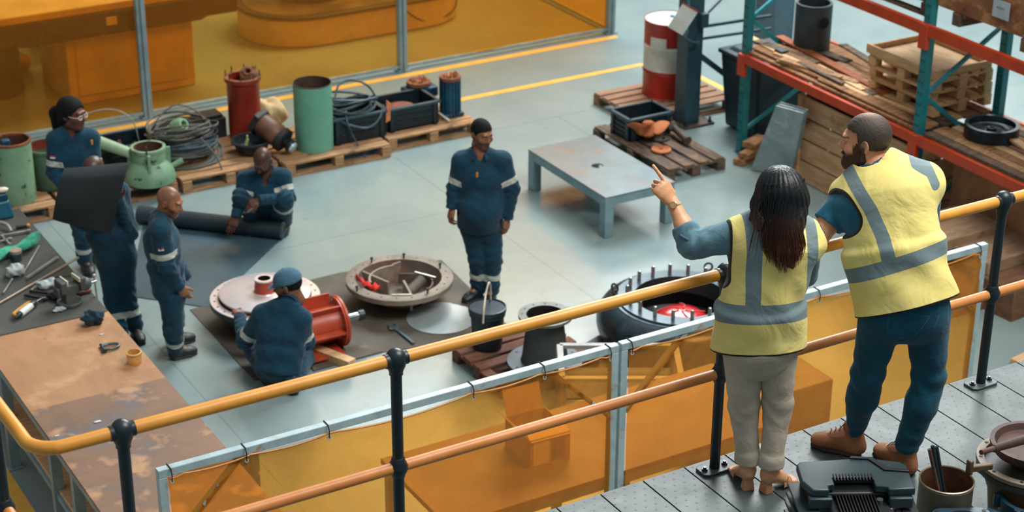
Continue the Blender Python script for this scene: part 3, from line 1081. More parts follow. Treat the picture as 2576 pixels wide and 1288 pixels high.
# boards lying along the lower shelf
SHZ = 1.12
rnd = random.Random(3)
bm_ = [WOODO, WOODD, WOODO, WOODN, WOOD, WOODO, WOODD]
k = 0
for i in range(9):
    x = RX + .06 + i * .105
    L = 2.6
    m = MB().box((.095, L, .03), (x, (Y1 + Y2) / 2 + rnd.uniform(-.04, .04), SHZ + .016), rz=rnd.uniform(-.01, .01))
    tag(m.build('shelf_board', bm_[(i * 2) % 7] if i != 3 else WOODD, bev=.003), 'weathered boards laid side by side as the lower shelf, left bay', 'board', 'lower shelf boards, left bay')
for i in range(9):
    x = RX + .06 + i * .105
    m = MB().box((.092, 2.5, .03), (x, (Y2 + Y3) / 2 + rnd.uniform(-.04, .04), SHZ + .016), rz=rnd.uniform(-.01, .01))
    if i != 4:
        tag(m.build('shelf_board', bm_[(i * 3 + 1) % 7], bev=.003), 'weathered boards laid side by side as the lower shelf, right bay', 'board', 'lower shelf boards, right bay')
# loose planks heaped on top (left bay), near edge
heap = [((1885, 100), (2010, 158), 11.78, 11.68, .09, .03, WOODN, 'pale sawn plank at the left end of the wood heap on the lower shelf'),
        ((1895, 128), (2060, 205), 11.64, 11.64, .10, .02, WOODO, 'weathered plank along the front edge of the shelf heap, left end'),
        ((1960, 92), (2230, 235), 12.0, 11.86, .10, .03, pm('red_board', 'a65a30', '8a4a2a', 4, rough=.8, stretch=(1, 7, 7)), 'long reddish plank crossing the shelf heap in front of the black pipe'),
        ((2010, 190), (2290, 310), 11.72, 11.64, .09, .025, WOODO, 'long tan plank at the front of the shelf heap'),
        ((1990, 165), (2200, 262), 11.84, 11.78, .12, .02, WOODD, 'dark plank in the middle of the shelf heap'),
        ((2060, 225), (2300, 330), 11.60, 11.60, .07, .02, WOODO, 'narrow plank lying on the orange beam edge'),
        ((2100, 190), (2250, 250), 12.05, 11.95, .16, .02, WOOD, 'wide flat board behind the shelf heap'),
        ((2120, 112), (2200, 160), 12.25, 12.1, .09, .02, WOODD, 'grey board sticking up behind the wood heap'),
        ((2200, 255), (2300, 282), 11.74, 11.72, .05, .03, WOODN, 'short yellowish batten beside the rack upright'),
        ((2100, 232), (2180, 262), 11.68, 11.68, .05, .03, WOODN, 'short yellow offcut on the wood heap')]
for (a, b_, xa, xb, w_, h_, mt, lb) in heap:
    A, B = onX(a[0], a[1], xa), onX(b_[0], b_[1], xb)
    A.z, B.z = max(A.z, SHZ + .05), max(B.z, SHZ + .05)
    tag(MB().bar(A, B, w_, h_).build('plank', mt, bev=.004), lb, 'plank')
for k in range(22):
    L = rnd.uniform(.35, 1.0)
    m = MB().box((rnd.uniform(.05, .11), L, rnd.uniform(.012, .03)))
    yy = rnd.uniform(Y2 + .35, Y1 - .35)
    if yy < Y2 + 1.2 and k % 2:
        yy = rnd.uniform(Y3 + .6, Y2 - 1.0)
    o = m.build('loose_board', (WOODO, WOODD, WOOD, WOODN, WOODO)[k % 5], bev=.003, loc=(RX + rnd.uniform(.10, .62), yy, SHZ + .05 + .012 * (k % 4)))
    o.rotation_euler = (rnd.uniform(-.02, .02), 0, rnd.uniform(-.28, .28))
    tag(o, 'loose weathered board in the wood heap on the lower rack shelf', 'board', 'loose boards in the heap')
p = onX(1965, 150, 11.72)
tag(MB().box((.10, .12, .07)).build('metal_block', DSTL, bev=.008, loc=(p.x, p.y, SHZ + .075)), 'small dark metal block on the wood heap near the left upright', 'block')
# black pipe with side hole
p = onX(2040, 128, 12.12)
t = thing('plastic_pipe', 'upright black pipe section with a round side hole on the rack shelf', 'pipe', (12.12, p.y, SHZ + .05))
pr = 46 / pxm(p)
MB().lathe([(pr, 0), (pr, .50), (pr * .86, .50), (pr * .86, .01), (.001, .01)], n=56, caps=False).build('barrel', pm('black_pipe', '1e2a30', '2a363c', 5, rough=.45), t)
d = Vector((-.35, -.9, .0)).normalized()
d = Vector((-.12, -1, 0)).normalized()
MB().lathe([(.064, pr * .80), (.064, pr * .985 + .004), (.001, pr * .985 + .004)], o=(0, 0, .33), ax=d, n=28, caps=False).build('side_hole', pm('pipe_dark', '04090c', rough=.9), t)
MB().ring(.069, .062, pr * .80, pr * .99 + .005, o=(0, 0, .33), ax=d, n=28).build('hole_edge', pm('black_pipe', ''), t)

# stack of three new pallets on the lower shelf
PS = onX(2345, 200, 12.0)
names = ('topmost pale pallet of the stack on the rack, lying face up', 'middle pale pallet of the stack on the rack', 'bottom pale pallet of the stack on the rack')
base = (12.60, 12.33, SHZ + .04)
for k in range(3):
    make_pallet(names[2 - k], (base[0] - .03 * k, base[1] - .02 * k, base[2] + .135 * k), L=.92, W=.76, n=5, rz=PI / 2 + (.02, -.04, .03)[k], wood=WOODN, H=.132, seed=20 + k)
b3 = thing('wooden_tray', 'pale wooden frame tray on top of the pallet stack', 'tray', (base[0] - .08, base[1] - .02, base[2] + .402), PI / 2)
MB().box((.90, .74, .015), (.46, .38, .008)).build('base', WOODN, b3)
for yy, w_ in ((0.01, .92), (.75, .92)):
    MB().box((w_, .022, .09), (.46, yy, .045)).build('side', WOODN, b3, .003)
for xx in (.0, .91):
    MB().box((.022, .76, .07), (xx, .38, .035)).build('side', WOODN, b3, .003)
# black wheel on the right bay
p = onX(2492, 345, 12.0)
t = thing('iron_wheel', 'round black cast wheel with a deep dish on the rack shelf', 'wheel', (12.0, p.y, SHZ + .04))
wr = 68 / pxm(p)
MB().lathe([(.02, .02), (.05, .02), (.05, .05), (wr * .5, .05), (wr * .6, .07), (wr * .80, .075), (wr * .86, .12), (wr, .12), (wr, .0), (wr * .8, 0), (.02, 0)], n=64, caps=False).build('rim', pm('wheel_black', '1f3038', '15242b', 4, rough=.3, metal=.4), t)
MB().ring(.045, .02, .04, .085).build('hub', DSTL, t, .004)

# plywood crate with label on the upper shelf, right bay
PLY = pm('plywood', 'a8754e', '8c5b3a', 3.5, lo=.45, hi=.55, rough=.75, c3='7c4d30', s3=2.2, t3=(.5, .56), stretch=(1, 2.5, 6))
A = onX(2345, 10, RX)
t = thing('plywood_crate', 'large plywood crate with a pasted label on the upper rack shelf', 'crate', (RX + .02, Y2 - .06, 2.36))
MB().box((1.0, 2.2, .85), (.52, -1.1, .43)).build('body', PLY, t, .006)
for y in (-.25, -1.1, -1.95):
    MB().box((1.0, .10, .12), (.52, y, -.06)).build('skid', WOODD, t, .005)
lp = onX(2515, 25, RX)
lpos = (-.004, lp.y - (Y2 - .06), lp.z - 2.36)
MB().box((.004, .20, .16), lpos).build('paper_label', pm('label_grey', 'a9b8bc', '9cacb1', 6, rough=.5), t, .001)
tx = MB()
for i, (w_, hgt) in enumerate(((.012, .016), (.010, .012), (.011, .016), (.010, .012), (.012, .014), (.010, .012))):
    tx.box((.002, w_ * .8, hgt), (lpos[0] - .003, lpos[1] + .045 - i * .0165, lpos[2] + .012))
tx.build('label_text', pm('label_ink', '4f6a74', rough=.6), t)
# knots / handling mark on the crate
mk = MB()
q = onX(2420, 30, RX)
for dy_, dz_ in ((0, .02), (.02, -.02), (-.02, -.045)):
    mk.sph((-.004, q.y - (Y2 - .06) + dy_, q.z - 2.36 + dz_), .016, 10, 8, (.1, 1, 1.3))
mk.build('stencil_mark', pm('mark_brown', '5a3a26', rough=.8), t)
# dark pallet on upper shelf, left bay
make_pallet('dark pallet on the upper shelf left of the plywood crate', (RX + .98, Y2 + .10, 2.20), L=1.2, W=.9, n=5, rz=PI / 2, wood=WOODD, seed=31)
tag(MB().box((.9, .7, .5), (RX + .5, Y2 + .7, 2.62)).build('wooden_box', WOODD, bev=.01), 'dark wooden box on the pallet at the top edge, upper shelf', 'box')

# crates and boxes under the rack
CRW = pm('crate_wood', 'c89f76', 'b0865e', 3, rough=.8, c3='6f4f38', s3=2.2, t3=(.6, .72), stretch=(4, 1, 6))
def slat_crate(label, loc, L, W, H, rz=0.0, n=4, mat=None):
    t = thing('wooden_crate', label, 'crate', loc, rz)
    mat = mat or CRW
    for i in range(n):
        z = (i + .5) * H / n
        for y in (0, W):
            MB().box((L, .022, H / n * .93), (L / 2, y, z)).build('plank', mat, t, .003, seg=1)
        for x in (0, L):
            MB().box((.022, W, H / n * .93), (x, W / 2, z)).build('plank', mat, t, .003, seg=1)
    for x, y in ((0, 0), (L, 0), (0, W), (L, W)):
        MB().box((.07, .07, H), (x, y, H / 2)).build('post', mat, t, .004)
    MB().box((L, W, .02), (L / 2, W / 2, H - .1)).build('floor_panel', WOODD, t)
    return t


slat_crate('slatted wooden crate under the rack between the two foreground people', (11.62, 12.36, 0), .86, 1.60, .92)
t = thing('sheet_bundle', 'bundle of grey translucent plastic sheets leaning beside the slatted crate under the rack', 'plastic sheets', (11.2, 14.1, 0))
PLS = pm('grey_sheet', '93a2a4', '7d8e92', 3, rough=.25, c3='b2bebe', s3=5, t3=(.55, .7), bump=.3, bscale=5)
O_ = Vector((11.2, 14.1, 0))
for k in range(3):
    e = Vector((.05 * k, .03 * k, 0))
    q4 = [p_ - O_ + e for p_ in (at(1888, 428, .01), at(1990, 445, .01), at(2022, 285, .86), at(1952, 266, .86))]
    nn = (q4[1] - q4[0]).cross(q4[3] - q4[0]).normalized() * .012
    MB().add([tuple(v) for v in q4] + [tuple(v - nn) for v in q4], [(0, 1, 2, 3), (7, 6, 5, 4), (0, 4, 5, 1), (1, 5, 6, 2), (2, 6, 7, 3), (3, 7, 4, 0)]).build('sheet', PLS, t, .003)
t = thing('wrapped_load', 'load wrapped in dark crumpled film on top of the crate under the rack', 'load', (12.0, 13.6, .93))
MB().sph((0, 0, .04), .36, 28, 18, (.9, 1.1, .3)).build('film_wrap', pm('dark_film', '3a4c56', '566a74', 5, rough=.25, bump=.8, bscale=9), t)

# block stack at the left of it
for k, (px, py, w_, lb) in enumerate(((1868, 408, .16, 'lowest wooden block of the little pile at the foot of the rack'), (1880, 392, .15, 'middle wooden block of the little pile at the foot of the rack'), (1898, 362, .20, 'upper wooden block of the little pile at the foot of the rack'))):
    p = at(px, py, .06 + .07 * k)
    tag(MB().box((w_ * 1.5, w_ * .8, .065), (.1, .1, .0), rz=.35).build('wood_block', WOODO, bev=.006, loc=(p.x, p.y, .035 + .067 * k)), lb, 'wood block')
t = thing('plywood_box', 'wide tan plywood box under the rack behind the bearded man', 'box', (11.92, 10.95, 0))
MB().box((.60, 1.10, .95), (.3, .55, .475)).build('body', pm('tan_ply', 'b3845e', 'a0714d', 2, rough=.8, c3='8a5c40', s3=1.6, t3=(.55, .7)), t, .01)
MB().box((.60, .08, .02), (.3, .25, .96)).box((.60, .08, .02), (.3, .9, .96)).build('batten', WOODO, t, .003)
# bottom right lumber and boxes
t = thing('plywood_box', 'tan plywood box standing at the right end under the rack beside the white sacks', 'box', (12.9, 11.75, 0))
MB().box((.84, .72, .80), (.43, .4, .4)).build('body', pm('light_ply', 'd6ae84', 'c99e72', 2, rough=.8), t, .01)
# ------------------------------------------------------------ floor mats
MATG = pm('grey_rubber_sheet', '3d5560', '354b56', 2, rough=.42, bump=.05)
MATB = pm('brown_rubber_mat', '5a5248', '4c453c', 3, rough=.7, c3='6b6254', s3=4, t3=(.58, .7), bump=.1)


def flat_poly(name, pix, z, th, mat, label, cat, zz=0):
    P = [at(a, b, zz) for a, b in pix]
    m = MB().prism([(p.x, p.y) for p in P][::-1], z, z + th)
    # make winding safe
    o = m.build(name, mat)
    return tag(o, label, cat)


flat_poly('floor_mat', [(478, 780), (640, 959), (962, 887), (1300, 842), (1110, 655), (860, 686)], .001, .006, MATB, 'large brown rubber mat under the pump parts on the floor', 'mat')
flat_poly('floor_mat', [(700, 845), (790, 935), (962, 887), (905, 812)], .0075, .006, MATB, 'small overlapping brown mat piece beside the red pump housing', 'mat')
t = thing('rubber_sheet', 'large grey rubber sheet being unrolled on the floor', 'sheet', (0, 0, 0))
P = [at(a, b) for a, b in ((372, 520), (712, 598), (525, 775), (320, 745))]
MB().prism([(p.x, p.y) for p in P][::-1], .002, .009).build('sheet', MATG, t)
A, B = at(400, 545, .09) + Vector((-.15, .15, 0)), at(712, 580, .09)
d = (B - A).normalized()
MB().cyl(A, B, .085, n=36).build('roll', pm('dark_rubber_roll', '1d2a31', '24333b', 3, rough=.4), t)
sp = MB()
pts = []
n_ = d.cross(Vector((0, 0, 1)))
for i in range(60):
    a = i / 60 * 6 * PI
    r = .02 + .062 * i / 60
    pts.append(B + d * .003 + n_ * (r * math.cos(a)) + Vector((0, 0, r * math.sin(a))))
sp.tube(pts, .003, 4).build('spiral_edge', MATG, t)

# flanged plate with hub
c = at(667, 746, .26)
t = thing('pump_cover', 'wide round pump cover plate with a red hub on the brown mat', 'pump part', (c.x, c.y, 0))
PLT = pm('machined_pink_steel', 'd8cccb', 'c9c3c6', 3, rough=.28, metal=.35)
DRED = pm('dark_red_casting', '6e241b', '59180f', 4, rough=.5)
MB().lathe([(.20, .0), (.34, .04), (.44, .18), (.475, .215), (.475, .255), (.455, .262), (.385, .262), (.385, .20), (.001, .18)], n=80, caps=False).build('flange', [pm('cover_shell', '3c3a3e', '2c2b2e', 4, rough=.5)], t)
MB().ring(.474, .40, .258, .266, n=80).build('flange_face', PLT, t, .001)
MB().lathe([(.37, .20), (.385, .205), (.385, .285)], n=64, caps=False).build('inner_wall', DRED, t)
pl = MB().lathe([(.001, .318), (.10, .318), (.105, .312), (.385, .312), (.395, .306), (.39, .29), (.36, .285)], n=80, caps=False)
pl.build('plate', PLT, t)
b_ = MB()
for k in range(24):
    a = 2 * PI * k / 24
    b_ = MB().cyl((.437 * math.cos(a), .437 * math.sin(a), .2655), (.437 * math.cos(a), .437 * math.sin(a), .2675), .010, n=10)
    b_.build('bolt_hole', BLK, t)
RDH = pm('red_primer', 'a8452f', '943824', 4, rough=.4, c3='7c2a1a', s3=4, t3=(.6, .72))
MB().lathe([(.098, .315), (.088, .325), (.088, .37), (.083, .38), (.083, .425), (.078, .43)], n=48, caps=False).build('hub', RDH, t)
MB().lathe([(.084, .425), (.084, .437), (.055, .437), (.055, .33)], n=48, caps=False).build('hub_rim', PLT, t)
MB().lathe([(.0545, .435), (.0545, .33), (.001, .33)], n=32, caps=False).build('hub_bore', pm('dark_bore', '150c0b', rough=.6), t)

# red pump housing on its side
c = at(850, 808, .23)
t = thing('pump_housing', 'orange-red pump housing lying on its side with a steel shaft, beside the crouching man', 'pump part', (c.x, c.y, .235))
ORP = pm('orange_primer', 'b5482c', 'a53e24', 4, rough=.38, c3='c4614a', s3=2.5, t3=(.55, .7))
AX = (1, 0, 0)
MB().lathe([(.222, .0), (.222, .02), (.205, .024), (.12, .024)], ax=AX, n=64, caps=False).lathe([(.205, -.004), (.222, 0)], ax=AX, n=64, caps=False).build('flange', ORP, t)
MB().lathe([(.221, -.022), (.215, -.004), (.222, 0)], ax=AX, n=64, caps=False).lathe([(.15, -.018), (.221, -.022)], ax=AX, n=64, caps=False).build('flange_back', ORP, t)
MB().lathe([(.15, -.42), (.145, -.36), (.15, -.15), (.145, -.06), (.16, -.018)], ax=AX, n=56, caps=False).build('barrel', ORP, t)
MB().lathe([(.17, -.44), (.205, -.43), (.205, -.38), (.15, -.37)], ax=AX, n=56).build('dark_collar', pm('dark_collar', '33302c', '48403a', 4, rough=.5), t)
for k, a in enumerate((PI / 2 + .5, -.35, PI + .1, -PI / 2 + .2)):
    y, z = .18 * math.cos(a), .18 * math.sin(a)
    R = Matrix.Rotation(a, 3, 'X')
    MB().box((.36, .075, .016), (-.20, .18 * math.cos(a), .18 * math.sin(a)), R=R).build('rib', ORP, t, .003)
MB().box((.30, .20, .016), (-.20, -.15, -.19)).cyl((-.10, -.2, -.181), (-.10, -.2, -.180), .018, n=16).build('foot', ORP, t, .004)
MB().box((.30, .20, .016), (-.20, .15, -.19)).build('foot', ORP, t, .004)
MB().box((.32, .016, .12), (-.2, .07, .185)).build('gusset', ORP, t, .004)
for k in range(12):
    a = 2 * PI * (k + .5) / 12
    y, z = .188 * math.cos(a), .188 * math.sin(a)
    MB().cyl((-.026, y, z), (-.018, y, z), .010, n=10).cyl((.024, y, z), (.027, y, z), .010, n=10).build('bolt', STL, t)
MB().lathe([(.04, .02), (.036, .03), (.036, .20), (.03, .20), (.03, .22)], ax=AX, n=32).build('shaft', STL, t)
MB().lathe([(.046, .19), (.046, .24), (.03, .245)], ax=AX, n=12).build('shaft_nut', DSTL, t)
a, b_ = at(785, 878, .04), at(886, 916, .04)
c = tag(MB().bar(a, b_, .09, .075).build('timber_block', WOODN, bev=.004), 'short pale timber beam on the mat below the red pump housing', 'timber')
c2 = at(845, 880, 0)

# round casing with internal walls
c = at(1005, 697, .24)
t = thing('casing_cover', 'round dirty grey casing cover with open chambers and standing bolts on the mat', 'pump part', (c.x, c.y, 0))
DG = pm('dirty_cast_grey', '8f8475', '7b7063', 4, rough=.6, c3='a3907c', s3=3, t3=(.55, .7), bump=.15, bscale=20)
DGI = pm('dirty_cast_inside', '665b50', '50473f', 4, rough=.65, c3='6e4636', s3=3, t3=(.52, .66), bump=.25, bscale=20)
MB().lathe([(.12, .0), (.20, .02), (.36, .15), (.40, .185), (.476, .19), (.478, .235), (.47, .24), (.375, .24), (.36, .20), (.33, .13), (.22, .05), (.001, .04)], n=80, caps=False).build('rim', DG, t)
MB().lathe([(.374, .238), (.358, .20), (.328, .134), (.218, .054), (.001, .044)], n=64, caps=False).build('chamber', DGI, t)
w_ = MB().lathe([(.275, .07), (.275, .235), (.258, .235), (.258, .07)], n=26, caps=False, a0=1.3, a1=3.0)
w_.build('curved_wall', DG, t)
MB().lathe([(.30, .07), (.30, .19), (.285, .19), (.285, .07)], n=26, caps=False, a0=-1.3, a1=.2).build('curved_wall', DGI, t)
MB().box((.022, .34, .17), (-.17, .14, .145), rz=.3).build('partition_wall', DG, t, .004)
MB().box((.022, .30, .16), (-.02, -.19, .145), rz=-.25).build('partition_wall', DG, t, .004)
MB().box((.10, .02, .16), (.12, .30, .15), rz=.2).build('partition_wall', DG, t, .004)
MB().box((.20, .014, .10), (.16, .12, .14), rz=-.5).build('partition_wall', DGI, t, .004)
MB().lathe([(.05, 0), (.05, .20), (.034, .20), (.034, .02)], o=(.02, -.13, .13), ax=(.9, .35, .32), n=28, caps=False).build('pipe_stub', DGI, t)
MB().lathe([(.09, 0), (.08, .04), (.03, .05)], o=(-.27, .05, .08), n=24).sph((-.27, .05, .14), .018, 10, 8).build('boss', pm('red_brown_boss', '5c3228', '472820', 4, rough=.7), t)
MB().bar((.16, .02, .24), (.30, -.12, .21), .02, .02).build('scraper', STL, t, .003)
for k in range(20):
    a = 2 * PI * (k + .3) / 20
    MB().cyl((.425 * math.cos(a), .425 * math.sin(a), .2395), (.425 * math.cos(a), .425 * math.sin(a), .2415), .009, n=10).build('bolt_hole', BLK, t)
for px, py in ((935, 660), (1016, 650), (1107, 674), (898, 732), (1076, 738)):
    q = at(px, py, .24) - Vector((c.x, c.y, 0))
    MB().cyl((q.x, q.y, .24), (q.x, q.y, .275), .008, n=8).cyl((q.x, q.y, .275), (q.x, q.y, .29), .015, n=6).build('bolt', BLK, t)
a, b_ = at(985, 742, .245), at(1035, 741, .245)
tag(MB().bar(a, b_, .018, .008).build('steel_strip', STL), 'small bright steel strip on the front rim of the grey casing', 'strip')
# red rag
REDC = cloth('red_rag', 'd9281a', 'b81d12', fold=.9, fscale=14)
pts = spline([at(896, 694, .25), at(908, 707, .27), at(925, 716, .25), at(940, 723, .24), at(956, 722, .24)], 7)
vs, fs = [], []
K = 14
rr = random.Random(4)
for i, q in enumerate(pts):
    for k in range(K):
        a = 2 * PI * k / K
        r = (.024 + .010 * math.sin(i * .9)) * (1 + .3 * math.sin(a * 3 + i * .8) + .15 * rr.random())
        vs.append((q.x + r * 1.3 * math.cos(a) * .5, q.y + r * 1.5 * math.cos(a), q.z + max(-.008, r * .8 * math.sin(a))))
for i in range(len(pts) - 1):
    for k in range(K):
        l = (k + 1) % K
        fs.append((i * K + k, i * K + l, (i + 1) * K + l, (i + 1) * K + k))
fs += [tuple(range(K - 1, -1, -1)), tuple((len(pts) - 1) * K + k for k in range(K))]
tag(MB().add(vs, fs).build('rag', REDC), 'bright red rag lying over the left rim of the grey casing', 'rag')

# steel disc
c = at(1110, 800, .012)
poly = []
for i in range(96):
    a = 2 * PI * i / 96
    r = .305 - (.012 if 5 < i < 12 else 0)
    poly.append((r * math.cos(a), r * math.sin(a)))
o = MB().prism(poly, 0, .006).build('steel_disc', pm('brushed_disc', 'aab5b8', '929fa3', 2.2, lo=.35, hi=.65, rough=.42, metal=.35, rvar=.08), bev=.001, loc=(c.x, c.y, .0085))
tag(o, 'flat round steel disc on the brown mat beside the black bucket', 'disc')

# adjustable wrench
a, b_ = at(992, 822, .03), at(1050, 868, .03)
d = b_ - a
ang = math.atan2(d.y, d.x)
t = thing('adjustable_wrench', 'large adjustable wrench lying on the brown mat', 'wrench', (a.x, a.y, .009), ang)
WR = pm('wrench_steel', '6d8088', '55686f', 5, rough=.35, metal=.5)
L_ = .30
MB().box((L_, .026, .014), (L_ / 2 + .03, 0, .012)).cyl((L_ + .02, 0, .005), (L_ + .02, 0, .019), .018).build('handle', WR, t, .004)
MB().prism([(.05, -.02), (.04, .03), (-.01, .05), (-.06, .045), (-.06, .03), (-.015, .025), (-.015, -.012), (.01, -.03)], .004, .024).build('fixed_jaw', WR, t, .003)
MB().prism([(-.02, -.012), (-.065, -.008), (-.07, -.028), (-.01, -.045), (.015, -.03)], .004, .024).build('moving_jaw', WR, t, .003)
MB().cyl((.0, -.045, .014), (.03, -.03, .014), .011, n=12).build('worm_screw', STL, t)

# bottom pallet pieces under bucket and cone
make_pallet('dark brown pallet under the black bucket and the flanged cone', (6.63, 11.42, 0), L=.95, W=.80, n=5, rz=.03, wood=pm('redbrown_wood', '7a4f3c', '5b3c30', 4, rough=.85, bump=.3, stretch=(1, 6, 6)), H=.125, skip=(1,), seed=41)
# bucket
c = at(1241, 884, .125)
t = thing('bucket', 'black lidded bucket with a white handle standing on the brown pallet', 'bucket', (c.x, c.y + .10, .125))
BK = pm('bucket_black', '0c161b', '121f25', 6, rough=.4)
MB().lathe([(.12, 0), (.145, .36), (.001, .36)], n=48).build('body', BK, t)
MB().lathe([(.148, .30), (.152, .305), (.150, .33), (.158, .335), (.158, .375), (.150, .378), (.146, .366), (.001, .364)], n=48, caps=False).build('lid', pm('lid_black', '22343d', '1a2931', 8, rough=.38, bump=.1), t)
q0, q1 = Vector((-.10, -.12, .31)), Vector((.10, .12, .31))
pts = spline([q0 + Vector((-.02, -.02, 0)), q0 + Vector((.0, .0, .12)), Vector((-.02, -.01, .50)), Vector((.03, .03, .57)), Vector((.08, .09, .50)), q1], 6)
MB().tube(pts, .008, 10).build('handle', pm('white_plastic', 'd8cdb8', 'c8bca6', 5, rough=.45), t)
# flanged cone
c = at(1352, 908, .125)
cc = at(1372, 790, .575)
t = thing('flanged_cone', 'tall grey cast cone with a bolted flange at top and bottom', 'machine part', (cc.x, cc.y, .125))
CN = pm('cast_cone', '3b3f3c', '31352f', 3, rough=.55, c3='4f4a3c', s3=3, t3=(.55, .7))
MB().lathe([(.20, .03), (.19, .06), (.15, .40), (.155, .43)], n=56, caps=False).build('body', CN, t)
MB().lathe([(.157, .45), (.157, .43), (.222, .43), (.222, .452), (.157, .452), (.15, .44), (.13, .05), (.001, .04)], n=64, caps=False).build('top_flange', pm('flange_grey', '6b6e6a', '55584f', 4, rough=.5, metal=.3), t)
MB().lathe([(.2, 0), (.31, 0), (.31, .03), (.19, .032)], n=64, caps=False).build('bottom_flange', pm('flange_dark', '4b5a60', '3c494f', 4, rough=.5), t)
MB().lathe([(.150, .4535), (.148, .44), (.13, .06), (.001, .05)], n=48, caps=False).build('bore', pm('dark_bore', ''), t)
for k in range(12):
    a = 2 * PI * k / 12
    MB().cyl((.19 * math.cos(a), .19 * math.sin(a), .452), (.19 * math.cos(a), .19 * math.sin(a), .454), .009, n=10).build('bolt_hole', BLK, t)
    if k % 2 == 0:
        MB().cyl((.265 * math.cos(a), .265 * math.sin(a), .031), (.265 * math.cos(a), .265 * math.sin(a), .033), .012, n=10).build('bolt_hole', BLK, t)

# big black volute
c = at(1712, 746, .43)
t = thing('pump_volute', 'huge round black pump casing with a ring of studs and a red inside', 'pump part', (c.x, c.y, 0))
VB = pm('black_gloss_cast', '24323a', '1a262d', 4, rough=.22, c3='33444c', s3=3, t3=(.55, .7), bump=.05)
VF = pm('volute_flange', '4f6068', '42525a', 5, rough=.3, metal=.4, c3='6a5a48', s3=4, t3=(.6, .72))
pr = []
for i in range(17):
    a = -PI * .5 + PI * .93 * i / 16
    pr.append((.55 + .16 * math.cos(a), .21 + .19 * math.sin(a)))
MB().lathe([(.40, .02)] + pr + [(.50, .425)], n=96, caps=False).build('body', VB, t)
MB().lathe([(.53, .395), (.53, .43), (.395, .432), (.390, .42)], n=96, caps=False).build('flange', VF, t)
MB().lathe([(.565, .395), (.57, .40), (.56, .412), (.53, .412)], n=96, caps=False).build('outer_lip', VF, t)
MB().lathe([(.392, .43), (.385, .40), (.36, .30), (.42, .22), (.45, .14), (.40, .09), (.001, .08)], n=72, caps=False).build('dark_inside', pm('volute_inside', '121b1d', '18201f', 3, rough=.5), t)
RG = pm('red_impeller', 'd41f2c', 'a81420', 2.5, rough=.22, coat=.5)
MB().lathe([(.001, .375), (.08, .37), (.17, .345), (.225, .30), (.235, .10)], o=(-.07, -.12, 0), n=64, caps=False).build('red_impeller', RG, t)
for k in range(5):
    a = k * 2 * PI / 5 + .4
    pts = [(r * math.cos(a + r * 3) - .07, r * math.sin(a + r * 3) - .12, .378 - r * r * 1.1) for r in (.03, .08, .13, .18, .21)]
    MB().tube(spline(pts, 4), .008, 6).build('vane', pm('vane_red', 'c8604e', 'b04a3a', 3, rough=.3), t)
NS = 18
for k in range(NS):
    a = 2 * PI * (k + .35) / NS
    x, y = .452 * math.cos(a), .452 * math.sin(a)
    MB().lathe([(.0165, .43), (.0165, .51), (.012, .524), (.001, .528)], o=(x, y, 0), n=12, caps=False).build('stud', STL, t)
for px, py, s in ((1781, 692, 1), (1546, 745, .8)):
    q = at(px, py, .43) - Vector((c.x, c.y, 0))
    e = MB().cyl((q.x, q.y, .42), (q.x, q.y, .47), .016, n=10).lathe([(.028, .46), (.02, .475)], o=(q.x, q.y, 0), n=12)
    R_ = .034
    ring = [(q.x + R_ * math.cos(a) * (.85 if s == 1 else .3), q.y - R_ * math.cos(a) * (.5 if s == 1 else .9), .51 + R_ * math.sin(a)) for a in [i * 2 * PI / 24 for i in range(24)]]
    e.tube(ring, .009, 8, closed=True).build('eye_bolt', BLK, t)
# dark tray below it and frame
t = thing('steel_tray', 'dark folded steel tray under the left side of the black pump casing', 'tray', (7.55, 11.45, .0))
MB().box((.75, .75, .05), (.1, -.02, .03), rz=.35).build('base', BLK, t, .004)
MB().bar((-.33, -.05, .06), (-.02, -.42, .06), .05, .03).build('edge', RUST, t, .004)
fA, fB = at(1408, 867, .50), at(1600, 868, .50)
t = thing('angle_frame', 'grey steel angle frame standing just behind the orange screen', 'frame', (fA.x, fA.y, 0))
FG = pm('frame_grey', 'a3a09c', '8f8a86', 5, rough=.5, c3='9a6a52', s3=5, t3=(.6, .75))
dv = Vector((.70, -.40, 0)).normalized()
nv = Vector((-dv.y, dv.x, 0))
FL, FW = .92, -.55
fr = MB()
for z in (.49,):
    fr.bar((0, 0, z), dv * FL + Vector((0, 0, z)), .05, .03).bar(nv * FW + Vector((0, 0, z)), nv * FW + dv * FL + Vector((0, 0, z)), .05, .03)
    fr.bar((0, 0, z), nv * FW + Vector((0, 0, z)), .05, .03).bar(dv * FL + Vector((0, 0, z)), nv * FW + dv * FL + Vector((0, 0, z)), .05, .03)
fr.build('top_frame', FG, t, .003)
for q in ((0, 0, 0), tuple(dv * FL), tuple(nv * FW), tuple(nv * FW + dv * FL)):
    MB().box((.045, .045, .48), (q[0], q[1], .24)).build('leg', FG, t, .003)
q = dv * FL / 2 + nv * FW / 2
MB().box((FL * .92, .5, .012), (q.x, q.y, .30), rz=math.atan2(dv.y, dv.x)).build('shelf', BLK, t)

